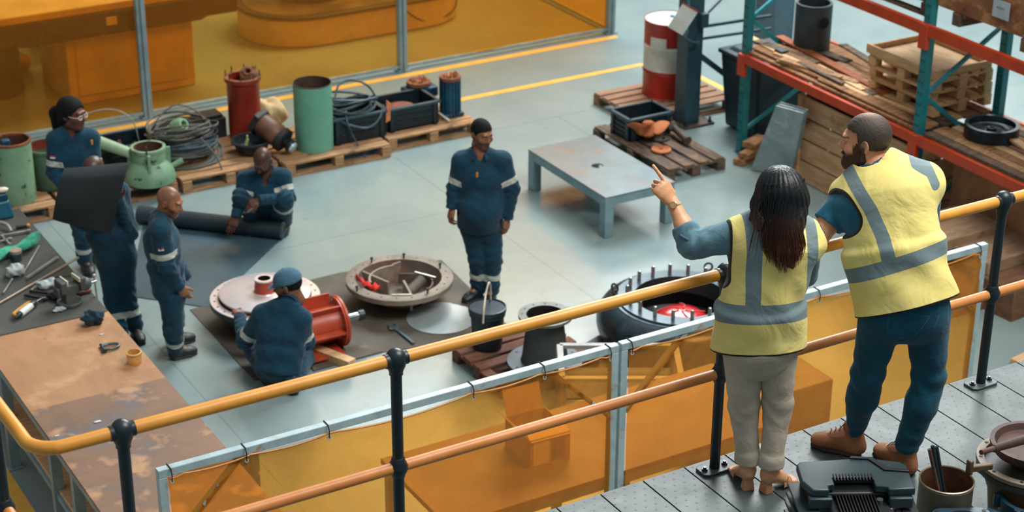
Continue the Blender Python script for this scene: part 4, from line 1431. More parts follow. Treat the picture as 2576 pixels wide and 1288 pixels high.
# ------------------------------------------------------------ bench 1 (left)
BX0, BX1, BY0, BY1, BZ = 2.88, 3.88, 9.35, 15.05, .90
t = thing('workbench', 'long steel workbench with plywood sheets on top along the left edge', 'workbench', (BX0, BY0, 0))
PW = pm('bench_plywood', 'a87b55', '976c48', 1.6, lo=.35, hi=.65, rough=.6, c3='b98e64', s3=2.5, t3=(.5, .68), stretch=(3, 1, 1), c4='3a2c24', s4=7, t4=(.74, .77))
PWD = pm('stained_bench_board', '7f5f48', '6c513f', 2.5, lo=.35, hi=.65, rough=.55, c3='58606a', s3=2.6, t3=(.5, .7), c4='a9805c', s4=5, t4=(.56, .68), bump=.08)
s1, s2 = 11.53 - BY0, 12.80 - BY0
MB().box((1.0, s1 - .002, .02), (.5, s1 / 2, BZ - .01)).build('stained_board', PWD, t, .002)
MB().box((1.0, BY1 - 11.53, .018), (.5, (s1 + BY1 - BY0) / 2, BZ - .010)).build('plywood_sheet', PW, t, .002)
MB().box((.045, .05, .025), (1.01, .9, BZ + .0)).build('stop_block', WOODO, t, .003)
BS = pm('bench_steel', '7f9ba5', '6d8993', 4, rough=.45)
f_ = MB()
for x in (.03, .97):
    f_.box((.05, 5.65, .055), (x, 2.85, BZ - .048))
for y in (.05, 1.35, 3.0, 4.3, 5.6):
    f_.box((.95, .05, .05), (.5, y, BZ - .05))
f_.build('top_frame', BS, t, .003)
for y in (.05, 1.35, 1.85, 3.0, 4.3, 5.6):
    for x in (.05, .95):
        MB().box((.075, .06, BZ - .07), (x, y, (BZ - .07) / 2)).box((.12, .10, .01), (x, y, .006)).build('leg', BS, t, .003)
MB().box((.9, 5.5, .03), (.5, 2.8, .42)).build('lower_shelf', WOODN, t, .003)
for x in (.05, .95):
    MB().box((.04, 5.5, .045), (x, 2.8, .385)).build('lower_rail', BS, t, .003)
o = MB().box((.99, BY1 - 12.76, .006), ((BX0 + BX1) / 2 - .0, (12.76 + BY1) / 2, BZ + .004)).build('bench_mat', pm('bench_mat', '44443f', '3a3b38', 3, rough=.65, c3='55524a', s3=3, t3=(.5, .7)), bev=.001)
tag(o, 'dark grey rubber mat on the far half of the workbench', 'mat')
MZ = BZ + .007
# items on the bench
a, b_ = at(0, 762, MZ + .012), at(197, 648, MZ + .012)
a = a + (a - b_) * .15
t_ = tag(MB().tube([a, b_], .011, 10).build('steel_bar', pm('dull_bar', '8b7b6a', '9a8b7a', 5, rough=.4, metal=.4)), 'long thin steel bar lying diagonally across the bench mat', 'bar')
for k, (p0, p1, w_, h_, mt, lb) in enumerate((
        ((67, 700), (143, 648), .022, .02, 'w', 'flat spanner lying left of the long bar'),
        ((60, 685), (98, 620), .012, .012, 'w', 'long thin tool pointing at the green cloth'),
        ((8, 737), (30, 703), .012, .012, 'w', 'short rod under the plastic-wrapped bundle'),
        ((75, 733), (88, 722), .014, .012, 'w', 'small pin left of the plastic bag of parts'),
        ((62, 742), (112, 752), .02, .02, 'd', 'black rod beside the vise, nearer the grease gun'),
        ((75, 732), (125, 738), .02, .02, 'd', 'black rod beside the vise, farther from the grease gun'),
        ((120, 700), (190, 692), .008, .008, 'd', 'thin dark wire rod lying behind the vise'),
        ((0, 607), (25, 600), .02, .012, 'w', 'bright bracket tool at the left edge of the mat, near side'),
        ((5, 592), (72, 580), .02, .012, 'w', 'bright bracket tool at the left edge of the mat, far side'),
        ((26, 615), (4, 593), .016, .012, 'w', 'short link joining the two bright bracket tools'))):
    A, B = at(p0[0], p0[1], MZ + .02), at(p1[0], p1[1], MZ + .02)
    tag(MB().bar(A, B, w_, h_).cyl(B - Vector((0, 0, .008)), B + Vector((0, 0, .008)), w_ * .9, n=10).build('hand_tool', {'w': pm('worn_chrome', 'a9a8a2', '8f8e88', 6, rough=.35, metal=.5), 'd': BLK}[mt], bev=.002), lb, 'tool')
# grease gun
A, B = at(42, 797, MZ + .03), at(118, 738, MZ + .03)
d = B - A
t = thing('grease_gun', 'grease gun with a white barrel and yellow lever on the bench mat', 'grease gun', A)
MB().lathe([(.008, -.02), (.012, 0), (.02, .03), (.02, .05)], ax=d, n=16).build('nozzle', DSTL, t)
MB().lathe([(.028, .05), (.028, .20)], ax=d, n=20).build('barrel', pm('white_barrel', 'cfd3cf', 'bfc4c0', 4, rough=.4), t)
MB().lathe([(.03, .20), (.03, .25), (.015, .27)], ax=d, n=16).build('cap', DSTL, t)
dn = d.normalized()
sd = Vector((-dn.y, dn.x, 0))
MB().tube([dn * .01 + sd * .005, dn * .03 + sd * .05, dn * .10 + sd * .055, dn * .24 + sd * .05, dn * .275 + sd * .02, dn * .26 - sd * .015], .012, 8).build('lever', pm('tool_yellow', 'd0912c', 'b87d22', 5, rough=.4), t)
MB().tube([dn * .27, dn * .34 + sd * -.01, dn * .37 - sd * .03], .006, 8).build('hose', STL, t)
# plastic bags
def lump(label, loc, r, mat, s=(1, 1, .6), amp=.25, seed=0, name='plastic_bag', cat='bag'):
    rr = random.Random(seed)
    ph = [rr.uniform(0, 6) for _ in range(6)]
    m = MB().sph((0, 0, 0), r, 30, 20, s)
    o = m.build(name, mat, loc=(loc[0], loc[1], loc[2] + r * s[2] * .8), sharp=70)
    for v in o.data.vertices:
        q = v.co / r
        f = 1 + amp * (math.sin(q.x * 5 + ph[0] + q.y * 3) * .4 + math.sin(q.y * 7 + ph[1] + q.z * 4) * .35 + math.sin(q.z * 9 + q.x * 8 + ph[2]) * .25)
        v.co *= f
        if v.co.z < -r * s[2] * .8:
            v.co.z = -r * s[2] * .8
    return tag(o, label, cat)


PB = pm('clear_wrap', 'b7bfc0', '98a1a3', 14, rough=.18, bump=.9, bscale=30)
lump('crumpled clear plastic-wrapped bundle on the mat, left of the long bar', at(40, 692, MZ), .075, PB, (1, 1, .7), .3, 1)
lump('clear plastic bag of small parts between the grease gun and the vise', at(122, 722, MZ), .075, PB, (1.2, .7, .5), .35, 2)
lump('small clear plastic scrap in front of the vise', at(150, 782, MZ), .04, PB, (1.2, .8, .4), .4, 3)
lump('crumpled dark blue work glove at the edge of the bench', at(235, 812, MZ), .075, cloth('blue_knit', '17374a', '0f2838', fold=1.0, fscale=30), (1.1, .9, .75), .35, 4, 'glove', 'glove')
GC = cloth('green_cloth', '3fa184', '2c8a70', fold=.8, fscale=8)
pts = spline([at(-25, 660, MZ + .03), at(15, 635, MZ + .05), at(55, 618, MZ + .06), at(95, 598, MZ + .07)], 6)
vs, fs = [], []
for i, q in enumerate(pts):
    for k in range(16):
        a = 2 * PI * k / 16
        r = .055 + .02 * math.sin(i * .5)
        vs.append((q.x + r * .8 * math.cos(a) * (1 + .2 * math.sin(a * 4 + i)), q.y + r * 1.3 * math.cos(a), max(MZ, q.z + r * .6 * math.sin(a) * (1 + .3 * math.sin(a * 5 + i * .7)))))
for i in range(len(pts) - 1):
    for k in range(16):
        l = (k + 1) % 16
        fs.append((i * 16 + k, i * 16 + l, (i + 1) * 16 + l, (i + 1) * 16 + k))
fs += [tuple(range(15, -1, -1)), tuple((len(pts) - 1) * 16 + k for k in range(16))]
tag(MB().add(vs, fs).build('green_cloth', GC), 'bright green cloth bunched across the bench mat', 'cloth')
p = at(42, 655, MZ)
t = thing('jar', 'small dark jar with a tan lid in front of the green cloth', 'jar', p)
MB().lathe([(.045, 0), (.047, .06), (.04, .075)], n=28).build('body', pm('jar_dark', '22303a', '33404a', 6, rough=.3), t)
MB().lathe([(.048, .07), (.048, .095), (.0, .096)], n=28).build('lid', pm('jar_lid', '9c8a78', '8a7a6a', 5, rough=.5), t)
t = thing('tool_box', 'blue machine housing at the far left end of the bench', 'box', at(8, 548, MZ))
MB().box((.22, .30, .16), (-.02, .1, .08), taper=.8).build('body', pm('blue_box', '17607c', '0f4a62', 3, rough=.45), t, .02)
MB().box((.18, .24, .07), (-.03, .1, .19)).build('lid', BLUE, t, .015)
tag(MB().sph((0, 0, 0), .035, 14, 10, (1.6, 1, .7)).build('knob', pm('white_plastic', ''), loc=at(5, 478, MZ + .25)), 'white rounded bottle top above the blue housing at the left edge', 'knob')  # white rounded knob-like piece of unknown kind
q = at(8, 580, MZ + .02)
tag(MB().tube(spline([q + Vector(v) for v in ((-.05, -.06, 0), (-.05, .05, .02), (0, .12, .03), (.05, .05, .02), (.05, -.06, 0))], 6), .016, 10).build('u_bolt', pm('worn_chrome', '')), 'bright U-shaped clamp lying before the blue housing', 'clamp')
t = thing('screwdriver', 'screwdriver with an orange-tipped black handle on the bench mat', 'screwdriver', at(40, 572, MZ + .018))
MB().cyl((0, 0, 0), (.09, -.01, 0), .016, .013).build('handle', BLK, t)
MB().sph((.10, -.012, 0), .018, 12, 8).build('handle_tip', pm('orange_tip', 'd98a20', rough=.4), t)
# vise
p = at(222, 770, MZ)
t = thing('bench_vise', 'dark cast bench vise bolted at the edge of the bench', 'vise', (3.66, 13.02, MZ), .15)
VS = pm('vise_grey', '4a4f4c', '3d413e', 4, rough=.55, c3='5d5148', s3=4, t3=(.6, .7))
MB().cyl((0, 0, 0), (0, 0, .03), .10).box((.10, .10, .09), (0, 0, .07), taper=.8).build('base', VS, t, .006)
MB().box((.20, .085, .075), (-.01, 0, .13)).box((.05, .13, .10), (-.06, 0, .165)).build('fixed_jaw', VS, t, .008)
MB().box((.18, .06, .05), (.09, 0, .12)).box((.05, .13, .11), (.10, 0, .16)).sph((.14, 0, .13), .055, 16, 10).build('moving_jaw', VS, t, .008)
MB().box((.014, .13, .035), (-.03, 0, .205)).box((.014, .13, .035), (.072, 0, .205)).build('jaw_plate', pm('jaw_cream', 'c9c0a8', 'b5ab94', 5, rough=.45), t, .002)
MB().cyl((.17, 0, .125), (.24, 0, .125), .014).build('screw', STL, t)
MB().cyl((.225, .0, .17), (.235, .0, -.08), .007).sph((.224, 0, .175), .016, 12, 8).sph((.235, 0, -.085), .013, 12, 8).build('handle', pm('handle_cream', 'b3a288', '9c8c74', 5, rough=.35, metal=.5), t)
lump('dark tangle of straps lying behind and left of the vise', at(165, 745, MZ), .085, BLK, (1.5, .8, .4), .3, 8, 'strap_heap', 'straps')
o = MB().box((.20, .10, .02)).build('copper_plate', pm('copper_plate', 'a8694a', '8a5238', 4, rough=.5), bev=.002, loc=at(195, 732, MZ + .02))
tag(o, 'flat copper-brown plate lying left of the vise', 'plate')
# shackle and brass ring on the plywood
p = at(275, 876, BZ)
t = thing('shackle', 'small steel bow shackle on the plywood', 'shackle', p + Vector((0, 0, .014)), -.1)
MB().tube(spline([(-.05, -.03, 0), (.0, -.045, 0), (.055, -.03, 0), (.075, 0, 0), (.055, .03, 0), (.0, .045, 0), (-.05, .03, 0)], 5), .010, 10).build('bow', pm('shackle_steel', '5c6c70', '48585c', 6, rough=.35, metal=.6), t)
MB().cyl((-.05, -.055, 0), (-.05, .055, 0), .012, n=12).cyl((-.05, -.065, 0), (-.05, -.05, 0), .02, n=8).build('pin', pm('shackle_pin', '3e5058', '2f4048', 6, rough=.35, metal=.6), t)
p = at(341, 914, BZ)
t = thing('brass_bush', 'bright brass bush ring standing on the plywood', 'ring', p + Vector((0, .02, 0)))
MB().lathe([(.055, 0), (.055, .075), (.048, .085), (.061, .078), (.061, .085), (.046, .086), (.044, .0), (.055, 0)], n=48, caps=False).build('body', pm('brass', 'e2b474', 'd09c58', 5, rough=.25, metal=.45), t)
for k, (px, py, s) in enumerate(((245, 1062, .03), (143, 1097, .018), (255, 842, .02))):
    lump('tiny white paper scrap on the bench, ' + ('in the middle of the stained board', 'near the left edge of the stained board', 'on the clean plywood')[k], at(px, py, BZ), s * .6, pm('paper_scrap', 'c8ccd0', rough=.6), (1.6, .6, .3), .3, 20 + k, 'paper_scrap', 'scrap')

# blue pump near the bench end
p = at(610, 1128, .0)
t = thing('blue_pump', 'small blue ribbed pump on the floor behind the orange screen', 'pump', at(603, 1140, .5) - Vector((0, 0, .5)))
PBm = pm('pump_grey_blue', '2f5f74', '27495a', 4, rough=.45)
MB().lathe([(.09, -.10), (.11, -.08), (.11, .10), (.08, .13)], o=(0, 0, .42), ax=(1, -.3, 0), n=28).build('body', PBm, t)
MB().box((.20, .24, .36), (0, 0, .18)).build('stand', CB, t, .01)
r_ = MB()
for k in range(5):
    r_.lathe([(.115, k * .03 - .06), (.115, k * .03 - .05)], o=(0, 0, .42), ax=(1, -.3, 0), n=28)
r_.build('cooling_rib', BLK, t)

# ------------------------------------------------------------ bench 2 with carton behind the screens
t = thing('wooden_bench', 'long wood-topped bench behind the orange screens', 'bench', (4.75, 8.87, 0))
MB().box((2.75, .95, .04), (1.38, .475, .83)).build('bench_top', pm('brown_bench_top', '8a6a4a', '75573a', 2, rough=.6), t, .004)
MB().box((2.7, .04, .06), (1.38, .02, .78)).build('front_rail', BS, t, .003)
for x in (.05, 1.38, 2.7):
    for y in (.05, .9):
        MB().box((.06, .06, .80), (x, y, .40)).build('leg', BS, t, .003)
MB().box((.95, .05, .42), (.62, .04, .40)).box((1.05, .05, .42), (1.9, .04, .40)).build('cream_panel', pm('cream_panel', 'd8c8a4', 'cbb994', 3, rough=.6), t, .003)
CBD = pm('cardboard', 'b8905e', 'a98150', 3, rough=.8)
t = thing('cardboard_box', 'open cardboard box standing on the bench behind the orange screen', 'carton', (5.56, 9.20, .85), -.05)
m = MB()
m.box((.30, .006, .22), (.15, 0, .11)).box((.30, .006, .22), (.15, .36, .11)).box((.006, .36, .22), (0, .18, .11)).box((.006, .36, .22), (.30, .18, .11)).box((.3, .36, .006), (.15, .18, .003))
m.build('body', CBD, t)
MB().box((.30, .006, .14), (.15, .05, .235), R=Matrix.Rotation(-1.1, 3, 'X')).build('flap', pm('cardboard_light', 'd8b078', 'cba268', 3, rough=.8), t)
MB().box((.006, .36, .16), (-.05, .18, .27), R=Matrix.Rotation(-.7, 3, 'Y')).build('flap', CBD, t)
MB().box((.28, .006, .18), (.15, .40, .30), R=Matrix.Rotation(-.4, 3, 'X')).build('flap', CBD, t)
MB().box((.10, .002, .16), (.21, -.005, .11)).build('printed_panel', pm('carton_print', '5c4030', '9a4a28', 14, rough=.7), t)
MB().box((.12, .002, .19), (.08, -.005, .11)).build('label', pm('carton_label', 'd8c090', rough=.7), t)
t = thing('storage_box', 'tall grey-brown box on the floor behind the right orange screen', 'box', (7.5, 9.6, 0))
MB().box((1.0, .6, .55), (.5, .3, .275)).build('body', pm('dull_box', '8a7a66', '75654f', 3, rough=.7), t, .01)
# lumber far right
LUM = pm('timber_grey', 'a08468', '8a6e54', 3, rough=.85, c3='6f5844', s3=2, t3=(.55, .7), bump=.2, stretch=(1, 5, 5))
for k, (px, py, z, sx_, sy_, sz_, rz_, lb) in enumerate((
        (2395, 560, .50, .75, .55, .10, .05, 'thick grey timber slab behind the rail, nearer the bearded man'),
        (2500, 610, .42, .75, .60, .12, .05, 'thick grey timber slab behind the rail post'),
        (2440, 690, .20, 1.0, .6, .28, .0, 'brown timber stack under the grey slabs'),
        (2545, 690, .30, .5, .5, .4, .1, 'brown box at the far right behind the rail'))):
    p = at(px, py, z)
    tag(MB().box((sx_, sy_, sz_)).build('timber_slab', LUM if k < 2 else pm('brown_timber', '7b5640', '65452f', 3, rough=.85, stretch=(1, 4, 4)), bev=.008, loc=(p.x, p.y, z - sz_ / 2), rz=rz_), lb, 'timber')
t = thing('wooden_tray_box', 'brown wooden box holding white sacks at the right edge', 'box', (12.0, 10.18, 0))
MB().box((.5, .03, .5), (.25, 0, .25)).box((.5, .03, .5), (.25, .6, .25)).box((.03, .6, .5), (0, .3, .25)).box((.03, .6, .5), (.5, .3, .25)).box((.5, .6, .38), (.25, .3, .19)).build('body', pm('brown_timber', ''), t, .005)
for k in range(3):
    q = at((2500, 2545, 2590)[k], (560, 552, 545)[k], .62)
    lump(('left', 'middle', 'right')[k] + ' white sack in the brown box at the right edge', (12.15 + .13 * k, 10.40 + .05 * k, .46), .15, pm('white_sack', 'c4c8c4', 'adb3b2', 6, rough=.7, bump=.6, bscale=12), (1.2, 1, .6), .2, 30 + k, 'sack', 'sack')
t = thing('machine_box', 'dark box under the timber at the right behind the rail', 'box', (9.3, 8.7, 0))
MB().box((.6, .5, .30), (.3, .5, .15)).build('body', BLK, t, .01)
p = at(2555, 915, 0)
tag(MB().box((.5, .10, .06), (.2, 0, .03), rz=.15).build('timber_batten', WOODN, bev=.004, loc=p), 'pale timber batten on the lower floor beyond the deck edge at right', 'timber')
# ------------------------------------------------------------ orange screens
SY, SZ = 8.60, 2.0
SX = [2.80, 5.83, 8.90]
def screen(label, x0, x1, ties, seed):
    t = thing('welding_screen', label, 'screen', (x0, SY, 0))
    L = x1 - x0
    T = .05
    MB().box((L, T, T), (L / 2, 0, SZ - T / 2)).build('top_tube', pm('screen_tube', 'a6bcc2', '93abb2', 6, rough=.4, c3='a5836a', s3=9, t3=(.58, .68)), t, .004)
    MB().box((L, T, T), (L / 2, 0, .12)).build('bottom_tube', pm('screen_tube', ''), t, .004)
    for x in (T / 2, L - T / 2):
        MB().box((T, T, SZ - T - .1), (x, 0, (SZ - T) / 2 + .05)).box((.06, .6, .04), (x, 0, .06)).build('side_tube', pm('screen_tube', ''), t, .004)
    for x, s in ((T, 1), (L - T, -1)):
        MB().bar((x, .0, SZ - .50), (x + s * .45, .0, SZ - T), .04, .03).build('corner_brace', pm('screen_tube', ''), t, .003)
    u_ = [q / L for q in ties]

    def sag(u):
        for a, b in zip(u_[:-1], u_[1:]):
            if a <= u <= b:
                return .045 + .038 * math.sin(PI * (u - a) / (b - a)) ** .8 * min(1, (b - a) * 3.2)
        return .06
    m = MB()
    nx, nzv = 72, 40
    rr = random.Random(seed)
    ph = [rr.uniform(0, 6) for _ in range(4)]
    vs, fs = [], []
    for j in range(nzv + 1):
        for i in range(nx + 1):
            u, v = i / nx, j / nzv
            z1 = SZ - sag(u)
            z = .22 + (z1 - .22) * v
            x = .055 + (L - .11) * u
            o = 0
            for q in u_:
                dx, dz = (u - q) * L, (SZ - .05 - z)
                r = math.hypot(dx, dz) + .02
                a = math.atan2(dx, dz)
                o += .020 * math.sin(a * 13 + ph[0] + q * 9) * math.exp(-r * 1.4) * min(1, r * 4)
            o += .006 * math.sin(u * 17 + ph[1] + v * 3) + .004 * math.sin(v * 13 + u * 6 + ph[2])
            vs.append((x, -.03 + o, z))
    for j in range(nzv):
        for i in range(nx):
            k = j * (nx + 1) + i
            fs.append((k, k + 1, k + nx + 2, k + nx + 1))
    m.add(vs, fs).build('film', FILM2, t, sharp=180)
    h = MB().tube([(.06 + (L - .12) * i / nx, -.032, SZ - sag(i / nx) - .001) for i in range(nx + 1)], .006, 6)
    h.build('top_hem', pm('film_hem', 'c07818', 'b06c14', 6, rough=.4), t)
    for q in ties:
        q = min(max(q, .07), L - .07)
        MB().ring(.012, .006, -.003, .003, o=(q, -.04, SZ - .075), ax=(0, 1, 0), n=16).build('eyelet', pm('eyelet', 'd0d6d8', rough=.3, metal=.5), t)
        MB().tube([(q, -.042, SZ - .075), (q, -.045, SZ - .03), (q, -.03, SZ + .004), (q, .028, SZ + .004), (q, .03, SZ - .02)], .0035, 6).build('tie', BLK, t)
    return t


def sx_at(px, py):
    return onY(px, py, SY).x


screen('left orange welding screen below the rail', SX[0], SX[1] - .01, [.07] + [onY(px, py, SY).x - SX[0] for px, py in ((612, 1125), (820, 1075), (1183, 970), (1362, 925))] + [2.95], 1)
screen('right orange welding screen below the rail, behind the two people in yellow vests', SX[1] + .01, SX[2], [.07, .75] + [onY(px, py, SY).x - SX[1] for px, py in ((2050, 738),)] + [2.35, 2.98], 2)

# ------------------------------------------------------------ walkway deck
def deck_mat():
    m, nt, b, out = nodes('deck_plate')
    tc = nt.nodes.new('ShaderNodeTexCoord')
    oc = tc.outputs['Object']
    sx = nt.nodes.new('ShaderNodeSeparateXYZ')
    nt.links.new(oc, sx.inputs[0])
    col = mix(nt, rmp(nt, nz(nt, oc, 3, 6, .65, .4), .35, .65), lin('525c5c'), lin('465050'))
    col = mix(nt, rmp(nt, nz(nt, oc, 11, 5, .7, .5), .64, .74), col, lin('625c54'))
    # raised studs on a staggered grid, tinted apart from the plate
    P_ = .056
    dmin = None
    for ox, oy in ((0, 0), (.5, .5)):
        fx = mth(nt, 'SUBTRACT', mth(nt, 'FRACT', mth(nt, 'ADD', mth(nt, 'DIVIDE', sx.outputs[0], P_), ox)), .5)
        fy = mth(nt, 'SUBTRACT', mth(nt, 'FRACT', mth(nt, 'ADD', mth(nt, 'DIVIDE', sx.outputs[1], P_ * 1.6), oy)), .5)
        d = mth(nt, 'SQRT', mth(nt, 'ADD', mth(nt, 'POWER', mth(nt, 'MULTIPLY', fx, 1.0), 2), mth(nt, 'POWER', mth(nt, 'MULTIPLY', fy, 1.6), 2)))
        dmin = d if dmin is None else mth(nt, 'MINIMUM', dmin, d)
    st = nt.nodes.new('ShaderNodeMapRange')
    st.interpolation_type = 'SMOOTHSTEP'
    st.inputs['From Min'].default_value = .10
    st.inputs['From Max'].default_value = .05
    nt.links.new(dmin, st.inputs[0])
    col = mix(nt, mth(nt, 'MULTIPLY', st.outputs[0], .55), col, lin('4a565a'))
    nt.links.new(col, b.inputs['Base Color'])
    r = nt.nodes.new('ShaderNodeMapRange')
    r.inputs['To Min'].default_value = .3
    r.inputs['To Max'].default_value = .6
    nt.links.new(nz(nt, oc, 4, 6, .7, .6), r.inputs[0])
    nt.links.new(r.outputs[0], b.inputs['Roughness'])
    b.inputs['Specular IOR Level'].default_value = .28
    bn = nt.nodes.new('ShaderNodeBump')
    bn.inputs['Strength'].default_value = .5
    bn.inputs['Distance'].default_value = .002
    nt.links.new(mth(nt, 'ADD', st.outputs[0], mth(nt, 'MULTIPLY', nz(nt, oc, 30, 4), .35)), bn.inputs['Height'])
    nt.links.new(bn.outputs[0], b.inputs['Normal'])
    return m


DZ = 2.70
dk = MB()
g0 = 4.16 - .24 * 12
for k in range(44):
    x = g0 + .24 * k
    if x < 1.25:
        continue
    dk.box((.234, 3.25, .025), (x + .12, 6.25 - 1.625, DZ - .0125))
tag(dk.build('floor_deck', deck_mat(), bev=.0015, seg=1), kind='structure')
tag(MB().box((10.6, 3.2, .02), (6.5, 4.64, DZ - .05)).box((10.6, .05, .10), (6.5, 6.215, DZ - .08)).build('trim_5', pm('deck_beam', '14191b', rough=.7)), kind='structure')

# ------------------------------------------------------------ guard rail
RY = 6.16
ZT, ZM = 3.744, 3.225
RAIL = pm('rail_yellow', 'dd9a3c', 'd38f34', 5, rough=.38, c3='c07f30', s3=9, t3=(.66, .74))
RAILM = pm('rail_mid_orange', 'cf8648', 'c47a3a', 5, rough=.42)
POST = pm('post_black', '101e25', '14262e', 6, rough=.38)
PX = [1.882, 3.066, 4.755, 6.46, 8.2]
rail = thing('guard_rail', 'yellow tubular guard rail with dark posts along the walkway edge', 'railing', (0, RY, DZ))
zt, zm = ZT - DZ, ZM - DZ
cornx = 1.545
pts = [(cornx - .03, 2.2, zt), (cornx - .025, .8, zt), (cornx - .012, .22, zt)] + [(cornx + .11 - .12 * math.cos(a), .12 - .12 * math.sin(a), zt) for a in (0.15, .5, .85, 1.2, 1.45)] + [(1.75, 0, zt)]
MB().tube(spline(pts, 5) + [Vector((PX[0], 0, zt))], .0275, 20).build('top_rail', RAIL, rail)
for a, b_ in zip(PX[:-1], PX[1:]):
    MB().tube([(a, 0, zt), (b_, 0, zt)], .0275, 20).build('top_rail', RAIL, rail)
for a, b_ in zip(PX[:-1], PX[1:]):
    MB().tube([(a, 0, zm), (b_, 0, zm)], .0255, 20).build('mid_rail', RAILM, rail)
pts = [(cornx - .03, 2.2, zm), (cornx - .02, .4, zm)] + [(cornx + .11 - .12 * math.cos(a), .12 - .12 * math.sin(a), zm) for a in (0.15, .5, .85, 1.2, 1.45)] + [(PX[0], 0, zm)]
MB().tube(spline(pts, 5), .0255, 20).build('mid_rail', RAILM, rail)
for i, x in enumerate(PX):
    m = MB().cyl((x, 0, 0), (x, 0, zt), .0245, n=28)
    m.lathe([(.0245, -.075), (.030, -.07), (.030, -.055), (.041, -.03), (.0445, 0), (.040, .025), (.028, .040), (.012, .048), (.001, .049)], o=(x, 0, zt), n=32, caps=False)
    m.lathe([(.0245, -.05), (.029, -.045), (.030, -.035), (.042, -.012), (.042, .012), (.030, .035), (.029, .045), (.0245, .05)], o=(x, 0, zm), n=32, caps=False)
    m.build('post', POST, rail)
    MB().cyl((x - .05, 0, zt), (x + .05, 0, zt), .031, n=24).build('clamp_collar', POST, rail)
    MB().prism([(x - .085, -.035), (x - .065, -.05), (x + .065, -.05), (x + .085, -.035), (x + .085, .035), (x + .065, .05), (x - .065, .05), (x - .085, .035)], 0, .014).build('base_plate', pm('plate_dark', '39434600'[:6], '4a5254', 6, rough=.5), rail, .003)
    for s in (-1, 1):
        MB().cyl((x + s * .058, 0, .012), (x + s * .058, 0, .024), .016, n=6).cyl((x + s * .058, 0, .02), (x + s * .058, 0, .032), .009, n=10).build('anchor_bolt', POST, rail)
# left run post
x = cornx - .025
py = onX(8, 1240, x).y - RY
m = MB().cyl((x, py, -.1), (x, py, zt), .0245, n=28)
m.lathe([(.0245, -.05), (.029, -.045), (.030, -.035), (.042, -.012), (.042, .012), (.030, .035), (.029, .045), (.0245, .05)], o=(x, py, zm), n=32, caps=False)
m.build('post', POST, rail)

# ------------------------------------------------------------ motor on the deck
MTR = pm('motor_cowl', '22343b', '2b3c43', 3, rough=.36, c3='54544c', s3=4, t3=(.6, .72))
FIN = pm('fin_black', '060c0f', '0a1215', 8, rough=.5)
mz = 3.22
pA, pB = at(2148, 1174, mz), at(2165, 1235, mz)
t = thing('motor_unit', 'black finned motor unit with a grey cowl at the bottom edge of the picture', 'motor', (0, 0, DZ), -.50)
_c = at(2150, 1192, mz)
t.location = (_c.x - .08 * math.sin(.50), _c.y - .08 * math.cos(.50), DZ)
W_ = .47
# local x = right in the picture, y = away
top = mz - DZ
prof = [(-.235, .16), (-.215, .185), (.0, .205), (.10, .205), (.215, .175), (.235, .15)]
front = [(.235, -.04), (.12, -.045), (.12, -.02), (.07, -.015), (.07, .055), (-.10, .055), (-.10, -.0), (-.13, -.005), (-.13, -.045), (-.20, -.045), (-.235, .03)]
MB().prism((prof + front)[::-1], top - .035, top).build('cowl_top', MTR, t, .006)
MB().prism([(.01, .215), (.10, .205), (.15, .12), (.235, .10), (.235, .085), (.13, .10), (.08, .19), (.0, .20)], top, top + .008).build('trim_strip', FIN, t, .002)
MB().box((.42, .20, .07), (0, .09, top - .075)).build('upper_housing', FIN, t, .01)
f_ = MB()
for k in range(13):
    MB().box((.005, .055, .012), (-.093 + .0135 * k, .05, top - .001)).box((.004, .26, .34), (-.093 + .0135 * k, -.04, top - .22)).build('fin', pm('fin_edge', '080d10', '0c1215', 8, rough=.45), t)
MB().box((.34, .30, .33), (0, -.02, top - .235), taper=.75).build('body', FIN, t, .01)
for k in range(7):
    MB().box((.09, .30, .012), (-.215 - .004 * k, .02 - .01 * k, top - .10 - .038 * k), rz=.06).build('side_fin', MTR, t, .003)
    MB().box((.07, .22, .010), (.215, .02, top - .10 - .038 * k)).build('side_fin', FIN, t, .003)
for x_ in (-.165, .175):
    MB().box((.10, .035, .05), (x_, -.045, top - .06)).build('corner_block', MTR, t, .006)
MB().cyl((.085, -.05, top - .08), (.085, -.05, top - .045), .014).build('bolt', STL, t)
MB().box((.09, .05, .03), (.2, -.05, top - .12)).build('bright_bracket', pm('worn_chrome', ''), t, .006)
MB().box((.44, .30, .03), (0, 0, .015)).build('foot', FIN, t, .005)

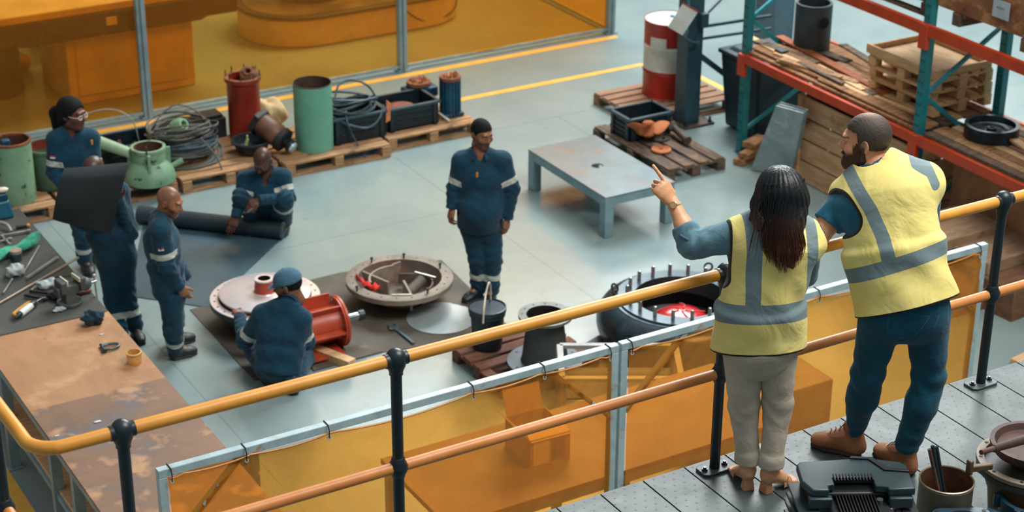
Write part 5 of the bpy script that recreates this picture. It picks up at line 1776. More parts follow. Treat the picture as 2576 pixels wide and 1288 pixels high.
# can with rods
cz = 3.08
c = at(2382, 1205, cz)
t = thing('metal_can', 'rusty open metal can holding dark rods beside the boots', 'can', (c.x, c.y, DZ))
CANM = pm('can_tin', '8a8272', '7a6e5c', 3, rough=.45, metal=.35, c3='8a5a3a', s3=4, t3=(.56, .7))
r_ = .118
MB().lathe([(r_, 0), (r_, .36), (r_ + .003, .368), (r_, .376), (r_ - .004, .374)], n=64, caps=False).build('shell', CANM, t)
MB().lathe([(r_ + .001, .370), (r_ + .003, .378), (r_ - .002, .381), (r_ - .005, .376)], n=64, caps=False).build('rim', pm('can_rim', 'a89a84', '8f8068', 6, rough=.35, metal=.5), t)
MB().lathe([(r_ - .004, .376), (r_ - .004, .1), (.001, .1)], n=48, caps=False).build('lining', pm('can_inside', '6b4530', '523424', 4, rough=.6, c3='8c5f42', s3=4, t3=(.55, .7)), t)
for k, (px, py, bx, by, lb) in enumerate(((2338, 1130, -.01, -.06, 'leftmost'), (2346, 1122, .0, -.05, 'second'), (2356, 1124, .02, -.045, 'third'), (2352, 1132, .035, -.04, 'rightmost'))):
    b0 = Vector((c.x + bx, c.y + by, DZ + .12))
    tp = at(px, py, 3.30)
    tp = onY(px, py, c.y + .02 + .01 * k)
    o = MB().tube([b0, tp], .0085 + .001 * (k % 2), 10).build('rod', (pm('rod_rusty', '3b3a38', '6a4030', 6, rough=.5), pm('rod_dark', '16262c', '1e3038', 6, rough=.4), pm('rod_dark', ''), pm('rod_dark', ''))[k])
    tag(o, lb + ' of the dark rods standing in the metal can', 'rod')

# rusty pump at right
pz = 3.14
c = at(2575, 1105, 3.2)
t = thing('rusty_pump', 'rusty pump with a big flange and shaft stub at the right edge', 'pump', (c.x + .06, c.y + .0, DZ + .06))
YB = pm('dirty_yellow_cast', '6b5638', '54452e', 4, rough=.55, c3='3c3226', s3=4, t3=(.55, .7))
RSTP = pm('rust_steel', '4a2c22', '382420', 5, rough=.6, c3='6e4430', s3=4, t3=(.55, .7), bump=.1)
MB().lathe([(.13, -.06), (.15, .0), (.17, .16), (.20, .24), (.225, .27)], n=56, caps=False).build('casing', YB, t)
MB().lathe([(.20, .27), (.232, .27), (.232, .295), (.16, .30), (.001, .30)], n=56, caps=False).build('flange', pm('flange_dark_brown', '4a4a48', '3c3a36', 5, rough=.5), t)
MB().ring(.236, .20, .302, .322, n=56).build('gasket', pm('flange_light', '8a7e6e', '75685a', 5, rough=.55), t, .002)
MB().lathe([(.08, .30), (.12, .34), (.165, .36), (.185, .395), (.185, .41), (.165, .41), (.15, .385), (.05, .37), (.001, .37)], n=56, caps=False).build('bowl', RSTP, t)
for k in range(10):
    a = 2 * PI * k / 10
    MB().cyl((.217 * math.cos(a), .217 * math.sin(a), .322), (.217 * math.cos(a), .217 * math.sin(a), .325), .008, n=10).build('bolt_hole', BLK, t)
A = onY(2468, 1138, c.y - .16) - t.location
B = onY(2590, 1102, c.y - .10) - t.location
MB().tube([A, A + (B - A) * .25, A + (B - A) * .26, B], [.011, .012, .017, .021], 16).build('shaft', RSTP, t)
A = onY(2440, 1170, c.y - .02) - t.location
MB().box((.022, .03, .07), (A.x, A.y, A.z - .01)).box((.12, .025, .03), (A.x + .06, A.y, A.z - .03), rz=-.3).build('bracket', YB, t, .006)

# blue round housing at right-bottom
c = at(2592, 1250, 2.985)
t = thing('blue_housing', 'round dark blue cast housing with a rusty bore at the bottom right corner', 'machine part', (c.x, c.y, DZ))
BH = pm('blue_cast', '1c3a48', '24485a', 4, rough=.4, c3='4a5a60', s3=4, t3=(.58, .7))
MB().lathe([(.12, 0), (.13, .2), (.135, .27), (.135, .285), (.115, .285), (.108, .27), (.105, .05), (.001, .04)], n=56, caps=False).build('body', BH, t)
MB().lathe([(.109, .283), (.105, .06), (.001, .05)], n=48, caps=False).build('bore', pm('can_inside', ''), t)
for k in range(6):
    a = 2 * PI * k / 6 + .4
    MB().cyl((.14 * math.cos(a), .14 * math.sin(a), .23), (.14 * math.cos(a), .14 * math.sin(a), .29), .016, n=14).build('lug', BH, t, .002)
A = onY(2490, 1240, c.y - .02) - t.location
MB().lathe([(.02, -.04), (.045, -.03), (.045, .0), (.025, .01), (.025, .05)], o=(-.19, .03, .22), ax=(1, .2, -.1), n=24).build('inlet', BH, t)

# squared flange housing in front
c = at(2432, 1318, 3.02)
t = thing('flange_housing', 'dark cast housing with a square flange, rusty bore and steel pins at the bottom edge', 'machine part', (c.x, c.y, DZ), .3)
pts = []
for i in range(64):
    a = 2 * PI * i / 64
    r = .125 + .035 * abs(math.cos(2 * a)) ** 3
    pts.append((r * math.cos(a), r * math.sin(a)))
N = len(pts)
zf = .32
vs = [(x, y, zf) for x, y in pts] + [(.105 * math.cos(2 * PI * i / 64), .105 * math.sin(2 * PI * i / 64), zf) for i in range(64)]
vs += [(x, y, zf - .03) for x, y in pts]
fs = [(i, (i + 1) % N, (i + 1) % N + N, i + N) for i in range(N)] + [(i + 2 * N, (i + 1) % N + 2 * N, (i + 1) % N, i) for i in range(N)]
MB().add(vs, fs).build('square_flange', BH, t)
MB().lathe([(.12, 0), (.122, zf - .02)], n=48, caps=False).build('body', BH, t)
MB().lathe([(.105, zf), (.10, zf - .08), (.06, zf - .09), (.001, zf - .10)], n=48, caps=False).build('bore', pm('can_inside', ''), t)
for x, y in ((-.03, .0), (.04, .01)):
    MB().lathe([(.018, -.09), (.018, -.02), (.014, -.02), (.014, .0), (.006, .0), (.006, -.03)], o=(x, y, zf + .02), n=20, caps=False).build('pin', STL, t)
for k in range(4):
    a = k * PI / 2
    MB().cyl((.145 * math.cos(a), .145 * math.sin(a), zf), (.145 * math.cos(a), .145 * math.sin(a), zf + .002), .009, n=12).build('bolt_hole', BLK, t)
# ------------------------------------------------------------ organic modelling: signed distance volumes -> one smooth surface
f4 = np.float32


def V3(p):
    return np.array([p[0], p[1], p[2]], dtype=np.float64)


def nrm(v):
    v = np.array(v, float)
    return v / (np.linalg.norm(v) + 1e-12)


class Vol:
    def __init__(s, lo, hi, h):
        s.h = h
        s.lo = np.array(lo, float)
        s.n = np.ceil((np.array(hi, float) - s.lo) / h).astype(int) + 1
        s.F = np.full(s.n, 1.0, dtype=f4)
        s.ax = [(s.lo[i] + np.arange(s.n[i]) * h) for i in range(3)]

    def _sl(s, lo, hi, pad):
        i0 = np.maximum(0, np.floor((np.array(lo) - pad - s.lo) / s.h).astype(int))
        i1 = np.minimum(s.n, np.ceil((np.array(hi) + pad - s.lo) / s.h).astype(int) + 1)
        return i0, i1

    def op(s, fn, lo, hi, k=.02, mode='u', pad=None):
        pad = (k + 3 * s.h) if pad is None else pad
        i0, i1 = s._sl(lo, hi, pad)
        if (i1 <= i0).any():
            return s
        sl = tuple(slice(a, b) for a, b in zip(i0, i1))
        X = s.ax[0][i0[0]:i1[0]][:, None, None]
        Y = s.ax[1][i0[1]:i1[1]][None, :, None]
        Z = s.ax[2][i0[2]:i1[2]][None, None, :]
        d = fn(X, Y, Z).astype(f4)
        F = s.F[sl]
        if mode == 'u':
            h = np.clip(.5 + .5 * (F - d) / k, 0, 1)
            s.F[sl] = F * (1 - h) + d * h - k * h * (1 - h)
        elif mode == 's':
            h = np.clip(.5 - .5 * (F + d) / k, 0, 1)
            s.F[sl] = F * (1 - h) - d * h + k * h * (1 - h)
        elif mode == 'a':
            s.F[sl] = F + d
        return s

    def cap(s, a, b, ra, rb=None, k=.02, mode='u'):
        a, b = V3(a), V3(b)
        rb = ra if rb is None else rb
        ab = b - a
        L2 = (ab ** 2).sum() + 1e-9

        def fn(X, Y, Z):
            t = np.clip(((X - a[0]) * ab[0] + (Y - a[1]) * ab[1] + (Z - a[2]) * ab[2]) / L2, 0, 1)
            return np.sqrt((X - a[0] - t * ab[0]) ** 2 + (Y - a[1] - t * ab[1]) ** 2 + (Z - a[2] - t * ab[2]) ** 2) - (ra + (rb - ra) * t)
        r = max(ra, rb)
        return s.op(fn, np.minimum(a, b) - r, np.maximum(a, b) + r, k, mode)

    def ecap(s, a, b, ua, ub, side, k=.03, mode='u', end=1.0):
        """capsule with elliptic section: ua=(half width along side, half depth)"""
        a, b = V3(a), V3(b)
        w = b - a
        L = np.linalg.norm(w)
        w = w / L
        u = nrm(V3(side) - w * V3(side).dot(w))
        v = np.cross(w, u)

        def fn(X, Y, Z):
            dx, dy, dz = X - a[0], Y - a[1], Z - a[2]
            q = dx * w[0] + dy * w[1] + dz * w[2]
            t = np.clip(q / L, 0, 1)
            e = q - t * L
            p = dx * u[0] + dy * u[1] + dz * u[2]
            r = dx * v[0] + dy * v[1] + dz * v[2]
            A = ua[0] + (ub[0] - ua[0]) * t
            B = ua[1] + (ub[1] - ua[1]) * t
            C = np.minimum(A, B) * end
            n = np.sqrt((p / A) ** 2 + (r / B) ** 2 + (e / C) ** 2)
            return (n - 1) * np.minimum(A, B)
        r = max(ua + ub)
        return s.op(fn, np.minimum(a, b) - r, np.maximum(a, b) + r, k, mode)

    def ell(s, c, r, R=None, k=.02, mode='u'):
        c = V3(c)
        R = np.eye(3) if R is None else R

        def fn(X, Y, Z):
            d = (X - c[0], Y - c[1], Z - c[2])
            q = [sum(R[j][i] * d[j] for j in range(3)) for i in range(3)]
            k0 = np.sqrt(sum((q[i] / r[i]) ** 2 for i in range(3)))
            k1 = np.sqrt(sum((q[i] / r[i] ** 2) ** 2 for i in range(3))) + 1e-9
            return k0 * (k0 - 1) / k1
        m = max(r)
        return s.op(fn, c - m, c + m, k, mode)

    def plane(s, p, n, k=.004):
        """cut away the side the normal points to"""
        p, n = V3(p), nrm(n)
        return s.op(lambda X, Y, Z: -((X - p[0]) * n[0] + (Y - p[1]) * n[1] + (Z - p[2]) * n[2]), s.lo, s.lo + s.n * s.h, k, 's')

    def disp(s, fn, lo=None, hi=None):
        return s.op(fn, s.lo if lo is None else lo, s.lo + s.n * s.h if hi is None else hi, 0, 'a', 0)

    def mesh(s):
        F, h = s.F, s.h
        F[0], F[-1] = 1, 1
        F[:, 0], F[:, -1] = 1, 1
        F[:, :, 0], F[:, :, -1] = 1, 1
        S = F < 0
        c = np.zeros(tuple(s.n - 1), dtype=np.int8)
        for i in (0, 1):
            for j in (0, 1):
                for k in (0, 1):
                    c += S[i:s.n[0] - 1 + i, j:s.n[1] - 1 + j, k:s.n[2] - 1 + k]
        act = (c > 0) & (c < 8)
        I = np.argwhere(act)
        idx = -np.ones(act.shape, dtype=np.int64)
        idx[act] = np.arange(len(I))
        acc = np.zeros((len(I), 3))
        cnt = np.zeros(len(I))
        for ax in range(3):
            o = [a for a in range(3) if a != ax]
            for i in (0, 1):
                for j in (0, 1):
                    off = np.zeros(3, int)
                    off[o[0]], off[o[1]] = i, j
                    P0 = I + off
                    P1 = P0.copy()
                    P1[:, ax] += 1
                    a = F[P0[:, 0], P0[:, 1], P0[:, 2]]
                    b = F[P1[:, 0], P1[:, 1], P1[:, 2]]
                    m = (a < 0) != (b < 0)
                    t = np.where(m, a / (a - b + 1e-12), 0)
                    q = off[None, :].astype(float).repeat(len(I), 0)
                    q[:, ax] += t
                    acc[m] += q[m]
                    cnt[m] += 1
        V = s.lo + (I + acc / np.maximum(cnt, 1)[:, None]) * h
        faces = []
        for ax in range(3):
            o = [a for a in range(3) if a != ax]
            sl0 = [slice(None)] * 3
            sl1 = [slice(None)] * 3
            sl0[ax], sl1[ax] = slice(0, -1), slice(1, None)
            A, B = S[tuple(sl0)], S[tuple(sl1)]
            E = np.argwhere(A != B)
            E = E[(E[:, o[0]] > 0) & (E[:, o[1]] > 0)]
            fl = A[E[:, 0], E[:, 1], E[:, 2]]
            q = []
            for di, dj in ((0, 0), (1, 0), (1, 1), (0, 1)):
                P = E.copy()
                P[:, o[0]] -= di
                P[:, o[1]] -= dj
                q.append(idx[P[:, 0], P[:, 1], P[:, 2]])
            q = np.array(q).T
            if ax == 1:
                fl = ~fl
            q[~fl] = q[~fl][:, ::-1]
            faces.append(q)
        Q = np.concatenate(faces)
        Q = Q[(Q >= 0).all(1)]
        return V, Q


def relax(V, Q, it=2, lam=.5):
    """light Laplacian smoothing of the quad surface"""
    n = len(V)
    for _ in range(it):
        A = np.zeros_like(V)
        c = np.zeros(n)
        for i in range(4):
            a, b = Q[:, i], Q[:, (i + 1) % 4]
            np.add.at(A, a, V[b])
            np.add.at(c, a, 1)
            np.add.at(A, b, V[a])
            np.add.at(c, b, 1)
        V = V + lam * (A / np.maximum(c, 1)[:, None] - V)
    return V


def skin_obj(name, chunks, mat, parent=None, attrs=None, colors=None, org=(0, 0, 0), it=2):
    """chunks: list of (Vol or (V,Q), 4x4 or None); attrs {name: fn(V)->float}"""
    Vs, Qs, Cs, n = [], [], [], 0
    for ch in chunks:
        vol, T = ch[0], ch[1]
        cf = ch[2] if len(ch) > 2 else None
        V, Q = vol if isinstance(vol, tuple) else vol.mesh()
        V = relax(V, Q, it)
        if cf is not None:
            Cs.append(cf(V))
        elif colors is not None:
            Cs.append(np.tile(np.array(colors[:3]), (len(V), 1)))
        if T is not None:
            V = V @ T[:3, :3].T + T[:3, 3]
            if np.linalg.det(T[:3, :3]) < 0:
                Q = Q[:, ::-1]
        Vs.append(V)
        Qs.append(Q + n)
        n += len(V)
    V = np.concatenate(Vs)
    Q = np.concatenate(Qs)
    me = bpy.data.meshes.new(name)
    me.vertices.add(len(V))
    me.vertices.foreach_set('co', (V - np.array(org)).astype(f4).ravel())
    me.loops.add(len(Q) * 4)
    me.loops.foreach_set('vertex_index', Q.astype(np.int32).ravel())
    me.polygons.add(len(Q))
    me.polygons.foreach_set('loop_start', np.arange(0, len(Q) * 4, 4, dtype=np.int32))
    me.polygons.foreach_set('use_smooth', np.ones(len(Q), bool))
    me.update(calc_edges=True)
    me.validate()
    for k, fn in (attrs or {}).items():
        a = me.attributes.new(k, 'FLOAT', 'POINT')
        a.data.foreach_set('value', np.asarray(fn(V), dtype=f4))
    if Cs:
        a = me.attributes.new('col', 'FLOAT_COLOR', 'POINT')
        C = np.concatenate(Cs)
        a.data.foreach_set('color', np.concatenate([C, np.ones((len(C), 1))], 1).astype(f4).ravel())
    me.materials.append(mat)
    o = bpy.data.objects.new(name, me)
    COL.objects.link(o)
    o.location = org
    if parent:
        o.parent = parent
        o.location = (0, 0, 0)
    return o


def fold_fn(seed, s=18.0, amp=.006):
    r = np.random.RandomState(seed)
    D = r.normal(size=(5, 3))
    D /= np.linalg.norm(D, axis=1)[:, None]
    ph = r.uniform(0, 6.28, 8)

    def fn(X, Y, Z):
        g = lambda i, m: (X * D[i][0] + Y * D[i][1] + Z * D[i][2]) * s * m
        a = np.sin(g(0, 1) + 1.6 * np.sin(g(1, .7) + ph[0]) + ph[1])
        b = np.sin(g(2, 1.9) + 1.8 * np.sin(g(3, 1.1) + ph[2]) + ph[3])
        return amp * (.6 * (1 - 2 * np.abs(a)) * .5 + .4 * b * .6)
    return fn


def crease(p, axis, R, freq, amp, seed=0):
    """creases ringing a joint"""
    p, a = V3(p), nrm(axis)
    r = np.random.RandomState(seed)
    d2 = nrm(np.cross(a, r.normal(size=3)))

    def fn(X, Y, Z):
        dx, dy, dz = X - p[0], Y - p[1], Z - p[2]
        q = dx * a[0] + dy * a[1] + dz * a[2]
        w = dx * d2[0] + dy * d2[1] + dz * d2[2]
        g = np.exp(-(dx * dx + dy * dy + dz * dz) / (R * R))
        return amp * g * np.sin(q * freq + 3 * np.sin(w * freq * .45 + seed) + seed)
    return fn


def axisT(o, x, y, z, s=1.0):
    T = np.eye(4)
    T[:3, 0], T[:3, 1], T[:3, 2], T[:3, 3] = nrm(x) * s, nrm(y) * s, nrm(z) * s, V3(o)
    return T


def frame_yz(o, fwd, upv, s=1.0):
    y = nrm(fwd)
    x = nrm(np.cross(y, V3(upv)))
    z = np.cross(x, y)
    return axisT(o, x, y, z, s)


def srgb(h):
    return np.array(lin(h)[:3])


# ---- head: local x right, y forward, z up, origin at skull centre
def head_chunk(T, skin, lips=None, brow='1a120e', beard=None, stubble=None, scalp=None, h=.0045, female=False, eyes_open=True, bald_spot=None, narrow=1.0):
    v = Vol((-.13, -.14, -.21), (.13, .16, .15), h)
    v.ell((0, -.018, .022), (.077, .096, .090), k=.01)
    v.ell((0, .022, -.035), (.062 * narrow, .072, .078), k=.03)
    v.ell((0, .055, -.088), (.030, .030, .026), k=.03)
    v.cap((-.045, .0, -.075), (-.012, .06, -.100), .022, .018, k=.03).cap((.045, .0, -.075), (.012, .06, -.100), .022, .018, k=.03)
    v.cap((-.032, .078, .026), (.032, .078, .026), .014, .014, k=.015)
    for s in (-1, 1):
        v.ell((s * .040, .058, -.028), (.026, .026, .022), k=.02)
        v.ell((s * .031, .092, .006), (.018, .014, .013), k=.012, mode='s')
        v.ell((s * .030, .076, .005), (.0145, .0145, .012), k=.004)
        R = np.array([[math.cos(.35 * s), -math.sin(.35 * s), 0], [math.sin(.35 * s), math.cos(.35 * s), 0], [0, 0, 1]])
        v.ell((s * .079, -.012, -.008), (.009, .020, .031), R, k=.006)
        v.ell((s * .088, -.008, -.004), (.006, .011, .018), R, k=.004, mode='s')
    v.cap((0, .086, .012), (0, .108, -.024), .0085, .0125, k=.010)
    v.ell((-.010, .097, -.030), (.009, .010, .008), k=.006).ell((.010, .097, -.030), (.009, .010, .008), k=.006)
    v.ecap((-.016, .088, -.052), (.016, .088, -.052), (.006, .010), (.006, .010), (0, 0, 1), k=.008)
    v.ecap((-.014, .087, -.063), (.014, .087, -.063), (.007, .010), (.007, .010), (0, 0, 1), k=.008)
    v.cap((-.022, .094, -.0575), (.022, .094, -.0575), .0022, .0022, k=.004, mode='s')
    v.cap((0, -.022, -.06), (0, -.034, -.13), .054, .054, k=.03)
    if beard:
        v.ell((0, .045, -.088), (.052, .056, .042), k=.02)
        v.ell((0, .075, -.105), (.034, .034, .030), k=.02)
    sk = srgb(skin)
    lp = srgb(lips) if lips else sk * np.array([.75, .5, .5])
    bw = srgb(brow)

    def col(V):
        x, y, z = V[:, 0], V[:, 1], V[:, 2]
        C = np.tile(sk, (len(V), 1))

        def blend(m, c):
            m = np.clip(m, 0, 1)[:, None]
            C[:] = C * (1 - m) + np.array(c) * m
        blend(.35 * np.exp(-((np.abs(x) - .038) ** 2 / .0004 + (z + .02) ** 2 / .0006)) * (y > .03), sk * np.array([1.1, .7, .62]))
        if scalp:
            hl = (z - .035) * 1.0 - (y - .03) * .55
            m = 1 / (1 + np.exp(-(np.where(y > .02, z - .070 - (y - .06) * .6, z + .02 + (y) * 1.1)) / .008))
            blend(m * .75, srgb(scalp))
        if stubble:
            m = 1 / (1 + np.exp((z + .045 - np.abs(x) * .4) / .007)) * (y > -.01) * (z > -.13)
            m2 = np.exp(-((z + .043) ** 2 / .00006)) * (np.abs(x) < .03) * (y > .07)
            blend(np.maximum(m * .55, m2 * .85), srgb(stubble))
        if beard:
            m = 1 / (1 + np.exp((z + .040 + (np.abs(x) < .03) * .0 - (y < .045) * .035) / .004)) * (y > -.012) * (z > -.15)
            m2 = (np.abs(z + .045) < .009) * (np.abs(x) < .036) * (y > .06)
            blend(np.maximum(m, m2 * 1.0), srgb(beard))
        # lips
        m = np.exp(-((z + .058) / .0085) ** 4) * (np.abs(x) < .024 - 0) * (y > .07)
        blend(m, lp)
        # brows
        m = np.exp(-((z - .030 + (np.abs(x) - .03) ** 2 * 8) / .0045) ** 4) * (np.abs(np.abs(x) - .031) < .020) * (y > .055)
        blend(m * .7, bw)
        # eyes
        ex, ez = np.abs(x) - .031, z - .005
        m = ((ex / .0135) ** 2 + (ez / .0058) ** 2 < 1) & (y > .06)
        if eyes_open:
            blend(m * 1.0, (.55, .52, .48))
            blend(((ex ** 2 + ez ** 2) < .0058 ** 2) & (y > .06), (.012, .008, .006))
        m = (np.abs(np.sqrt((ex / .0145) ** 2 + (ez / .0068) ** 2) - 1) < .22) & (y > .06)
        blend(m * .45, bw)
        if bald_spot:
            m = np.exp(-(x ** 2 + (y + .045) ** 2) / .0011) * (z > .05)
            blend(m, srgb(bald_spot))
        return C
    return (v, T, col)


# ---- hand: local y along fingers, x toward thumb, z back of hand, origin at wrist
def hand_chunk(T, skin, curls=((.3, .5, .3),) * 4, thumb=(.7, .7, -.25), tcurl=.4, h=.0035, spread=.06, sc=1.0, arm=None, nail=True):
    L = .21
    v = Vol((-.09, -.06 if arm is None else -arm[0] - .02, -.11), (.10, .21, .06), h)
    v.ecap((-.004, .0, 0), (.0, .075, .002), (.030, .019), (.040, .014), (1, 0, 0), k=.015)
    v.ecap((.0, .045, 0), (.0, .082, .001), (.036, .014), (.039, .0125), (1, 0, 0), k=.015)
    v.ell((.022, .030, -.010), (.018, .030, .014), k=.012)
    v.ell((-.022, .035, -.008), (.013, .032, .012), k=.012)
    if arm:
        v.ecap((0, -arm[0], 0), (0, 0, 0), (arm[1], arm[2]), (.029, .020), (1, 0, 0), k=.02)
    base = ((.029, .086), (.010, .091), (-.010, .087), (-.028, .078))
    lens = ((.042, .026, .021), (.046, .029, .022), (.042, .027, .021), (.033, .020, .018))
    tips = []
    for i in range(4):
        x, y = base[i]
        p = np.array([x, y, .001])
        sp = spread * (1.2 - .8 * i)
        a = 0.0
        r = (.0098, .0099, .0092, .0082)[i]
        for j in range(3):
            a += curls[i][j]
            d = np.array([math.sin(sp) * math.cos(a), math.cos(sp) * math.cos(a), -math.sin(a)])
            q = p + d * lens[i][j]
            v.cap(p, q, r * (1 - .07 * j), r * (1 - .07 * (j + 1)), k=.003)
            p = q
        v.ell((x, y - .002, .006), (.009, .011, .007), k=.006)
        tips.append((p, d, r))
    p = np.array([.030, .024, -.010])
    d = nrm(thumb)
    q = p + d * .040
    v.cap(p, q, .0155, .0120, k=.010)
    d2 = nrm(d + np.array([-.5, .35, -.3]) * tcurl)
    q2 = q + d2 * .032
    v.cap(q, q2, .0115, .0105, k=.003)
    d3 = nrm(d2 + np.array([-.4, .4, -.2]) * tcurl)
    q3 = q2 + d3 * .022
    v.cap(q2, q3, .0105, .0088, k=.003)
    sk = srgb(skin)

    def col(V):
        C = np.tile(sk, (len(V), 1))
        for (t, d, r) in tips:
            n = np.exp(-((V - t) ** 2).sum(1) / .00022)
            C = C * (1 - .35 * n[:, None]) + sk * np.array([1.15, .8, .75]) * .35 * n[:, None]
        kn = np.exp(-((V[:, 1] - .088) ** 2) / .00006) * (V[:, 2] > .004)
        C *= (1 - .15 * kn)[:, None]
        return C
    T2 = T.copy()
    T2[:3, :3] *= sc
    return (v, T2, col)


def seg_band(a, b, c0, c1, rmax):
    """signed membership of a tape ringed around the limb a-b, between distances c0..c1 from a"""
    a, b = V3(a), V3(b)
    w = nrm(b - a)

    def fn(V):
        q = (V - a) @ w
        r = np.linalg.norm(V - a - q[:, None] * w, axis=1)
        return np.where(r < rmax, np.minimum(q - c0, c1 - q), -.05)
    return fn


def maxof(fs):
    def fn(V):
        r = fs[0](V)
        for f in fs[1:]:
            r = np.maximum(r, f(V))
        return r
    return fn


def boot(a, toe, heel, up_, mat, parent, org, sole=None, hgt=.12, w=.047, h=.006, name='boot', laces=None, base=0.0):
    """a ankle, toe and heel on the ground plane"""
    a, toe, heel = V3(a), V3(toe), V3(heel)
    L = nrm(toe - heel)
    sd = np.cross(L, [0, 0, 1.0])
    zz = np.array([0, 0, 1.0])
    lo = np.minimum(np.minimum(a, toe), heel) - .1
    hi = np.maximum(np.maximum(a, toe), heel) + .1
    hi[2] += .05
    v = Vol(lo, hi, h)
    ln = np.linalg.norm(toe - heel)
    b0 = heel + L * .05 + zz * .045
    b1 = heel + L * (ln * .70) + zz * .040
    b2 = toe - L * .05 + zz * .036
    v.ecap(b0, b1, (w * .80, .045), (w, .036), sd, k=.02)
    v.ecap(b1, b2, (w, .036), (w * .88, .030), sd, k=.02)
    v.ecap(heel + L * .06 + zz * .05, a + zz * .02, (w * .8, .05), (.045, .05), sd, k=.03)
    v.ecap(heel + L * (ln * .35) + zz * .07, heel + L * (ln * .6) + zz * .055, (.035, .03), (.04, .025), sd, k=.03)
    v.plane((0, 0, base + .022), (0, 0, -1), .003)
    o = skin_obj(name, [(v, None)], mat, parent, org=org)
    s = Vol(lo, hi, h)
    s.ecap(heel + L * .045 + zz * .012, heel + L * (ln * .65) + zz * .012, (w * .90, .022), (w * 1.10, .022), sd, k=.01)
    s.ecap(heel + L * (ln * .65) + zz * .012, toe - L * .045 + zz * .012, (w * 1.10, .022), (w * .92, .022), sd, k=.01)
    s.plane((0, 0, base + .026), (0, 0, 1), .003)
    s.plane((0, 0, base + .001), (0, 0, -1), .003)
    skin_obj('sole', [(s, None)], sole or BLK, o, org=org)
    return o
# ------------------------------------------------------------ people in navy coveralls
NAVY = cloth('navy_coverall', '0d3d52', '0a3143', band='b9bdb2', edge='c07a2e', fold=.45, fscale=11)
SKINM = vcol('skin', rough=.42, bump=.12, sss=.05)
BOOTB = pm('boot_black', '141a1c', '1e2527', 8, rough=.5, bump=.1)
CAPM = cloth('blue_cap_cloth', '46697f', '3c5d72', fold=.25, fscale=8)


def lerp(a, b, t):
    return V3(a) * (1 - t) + V3(b) * t


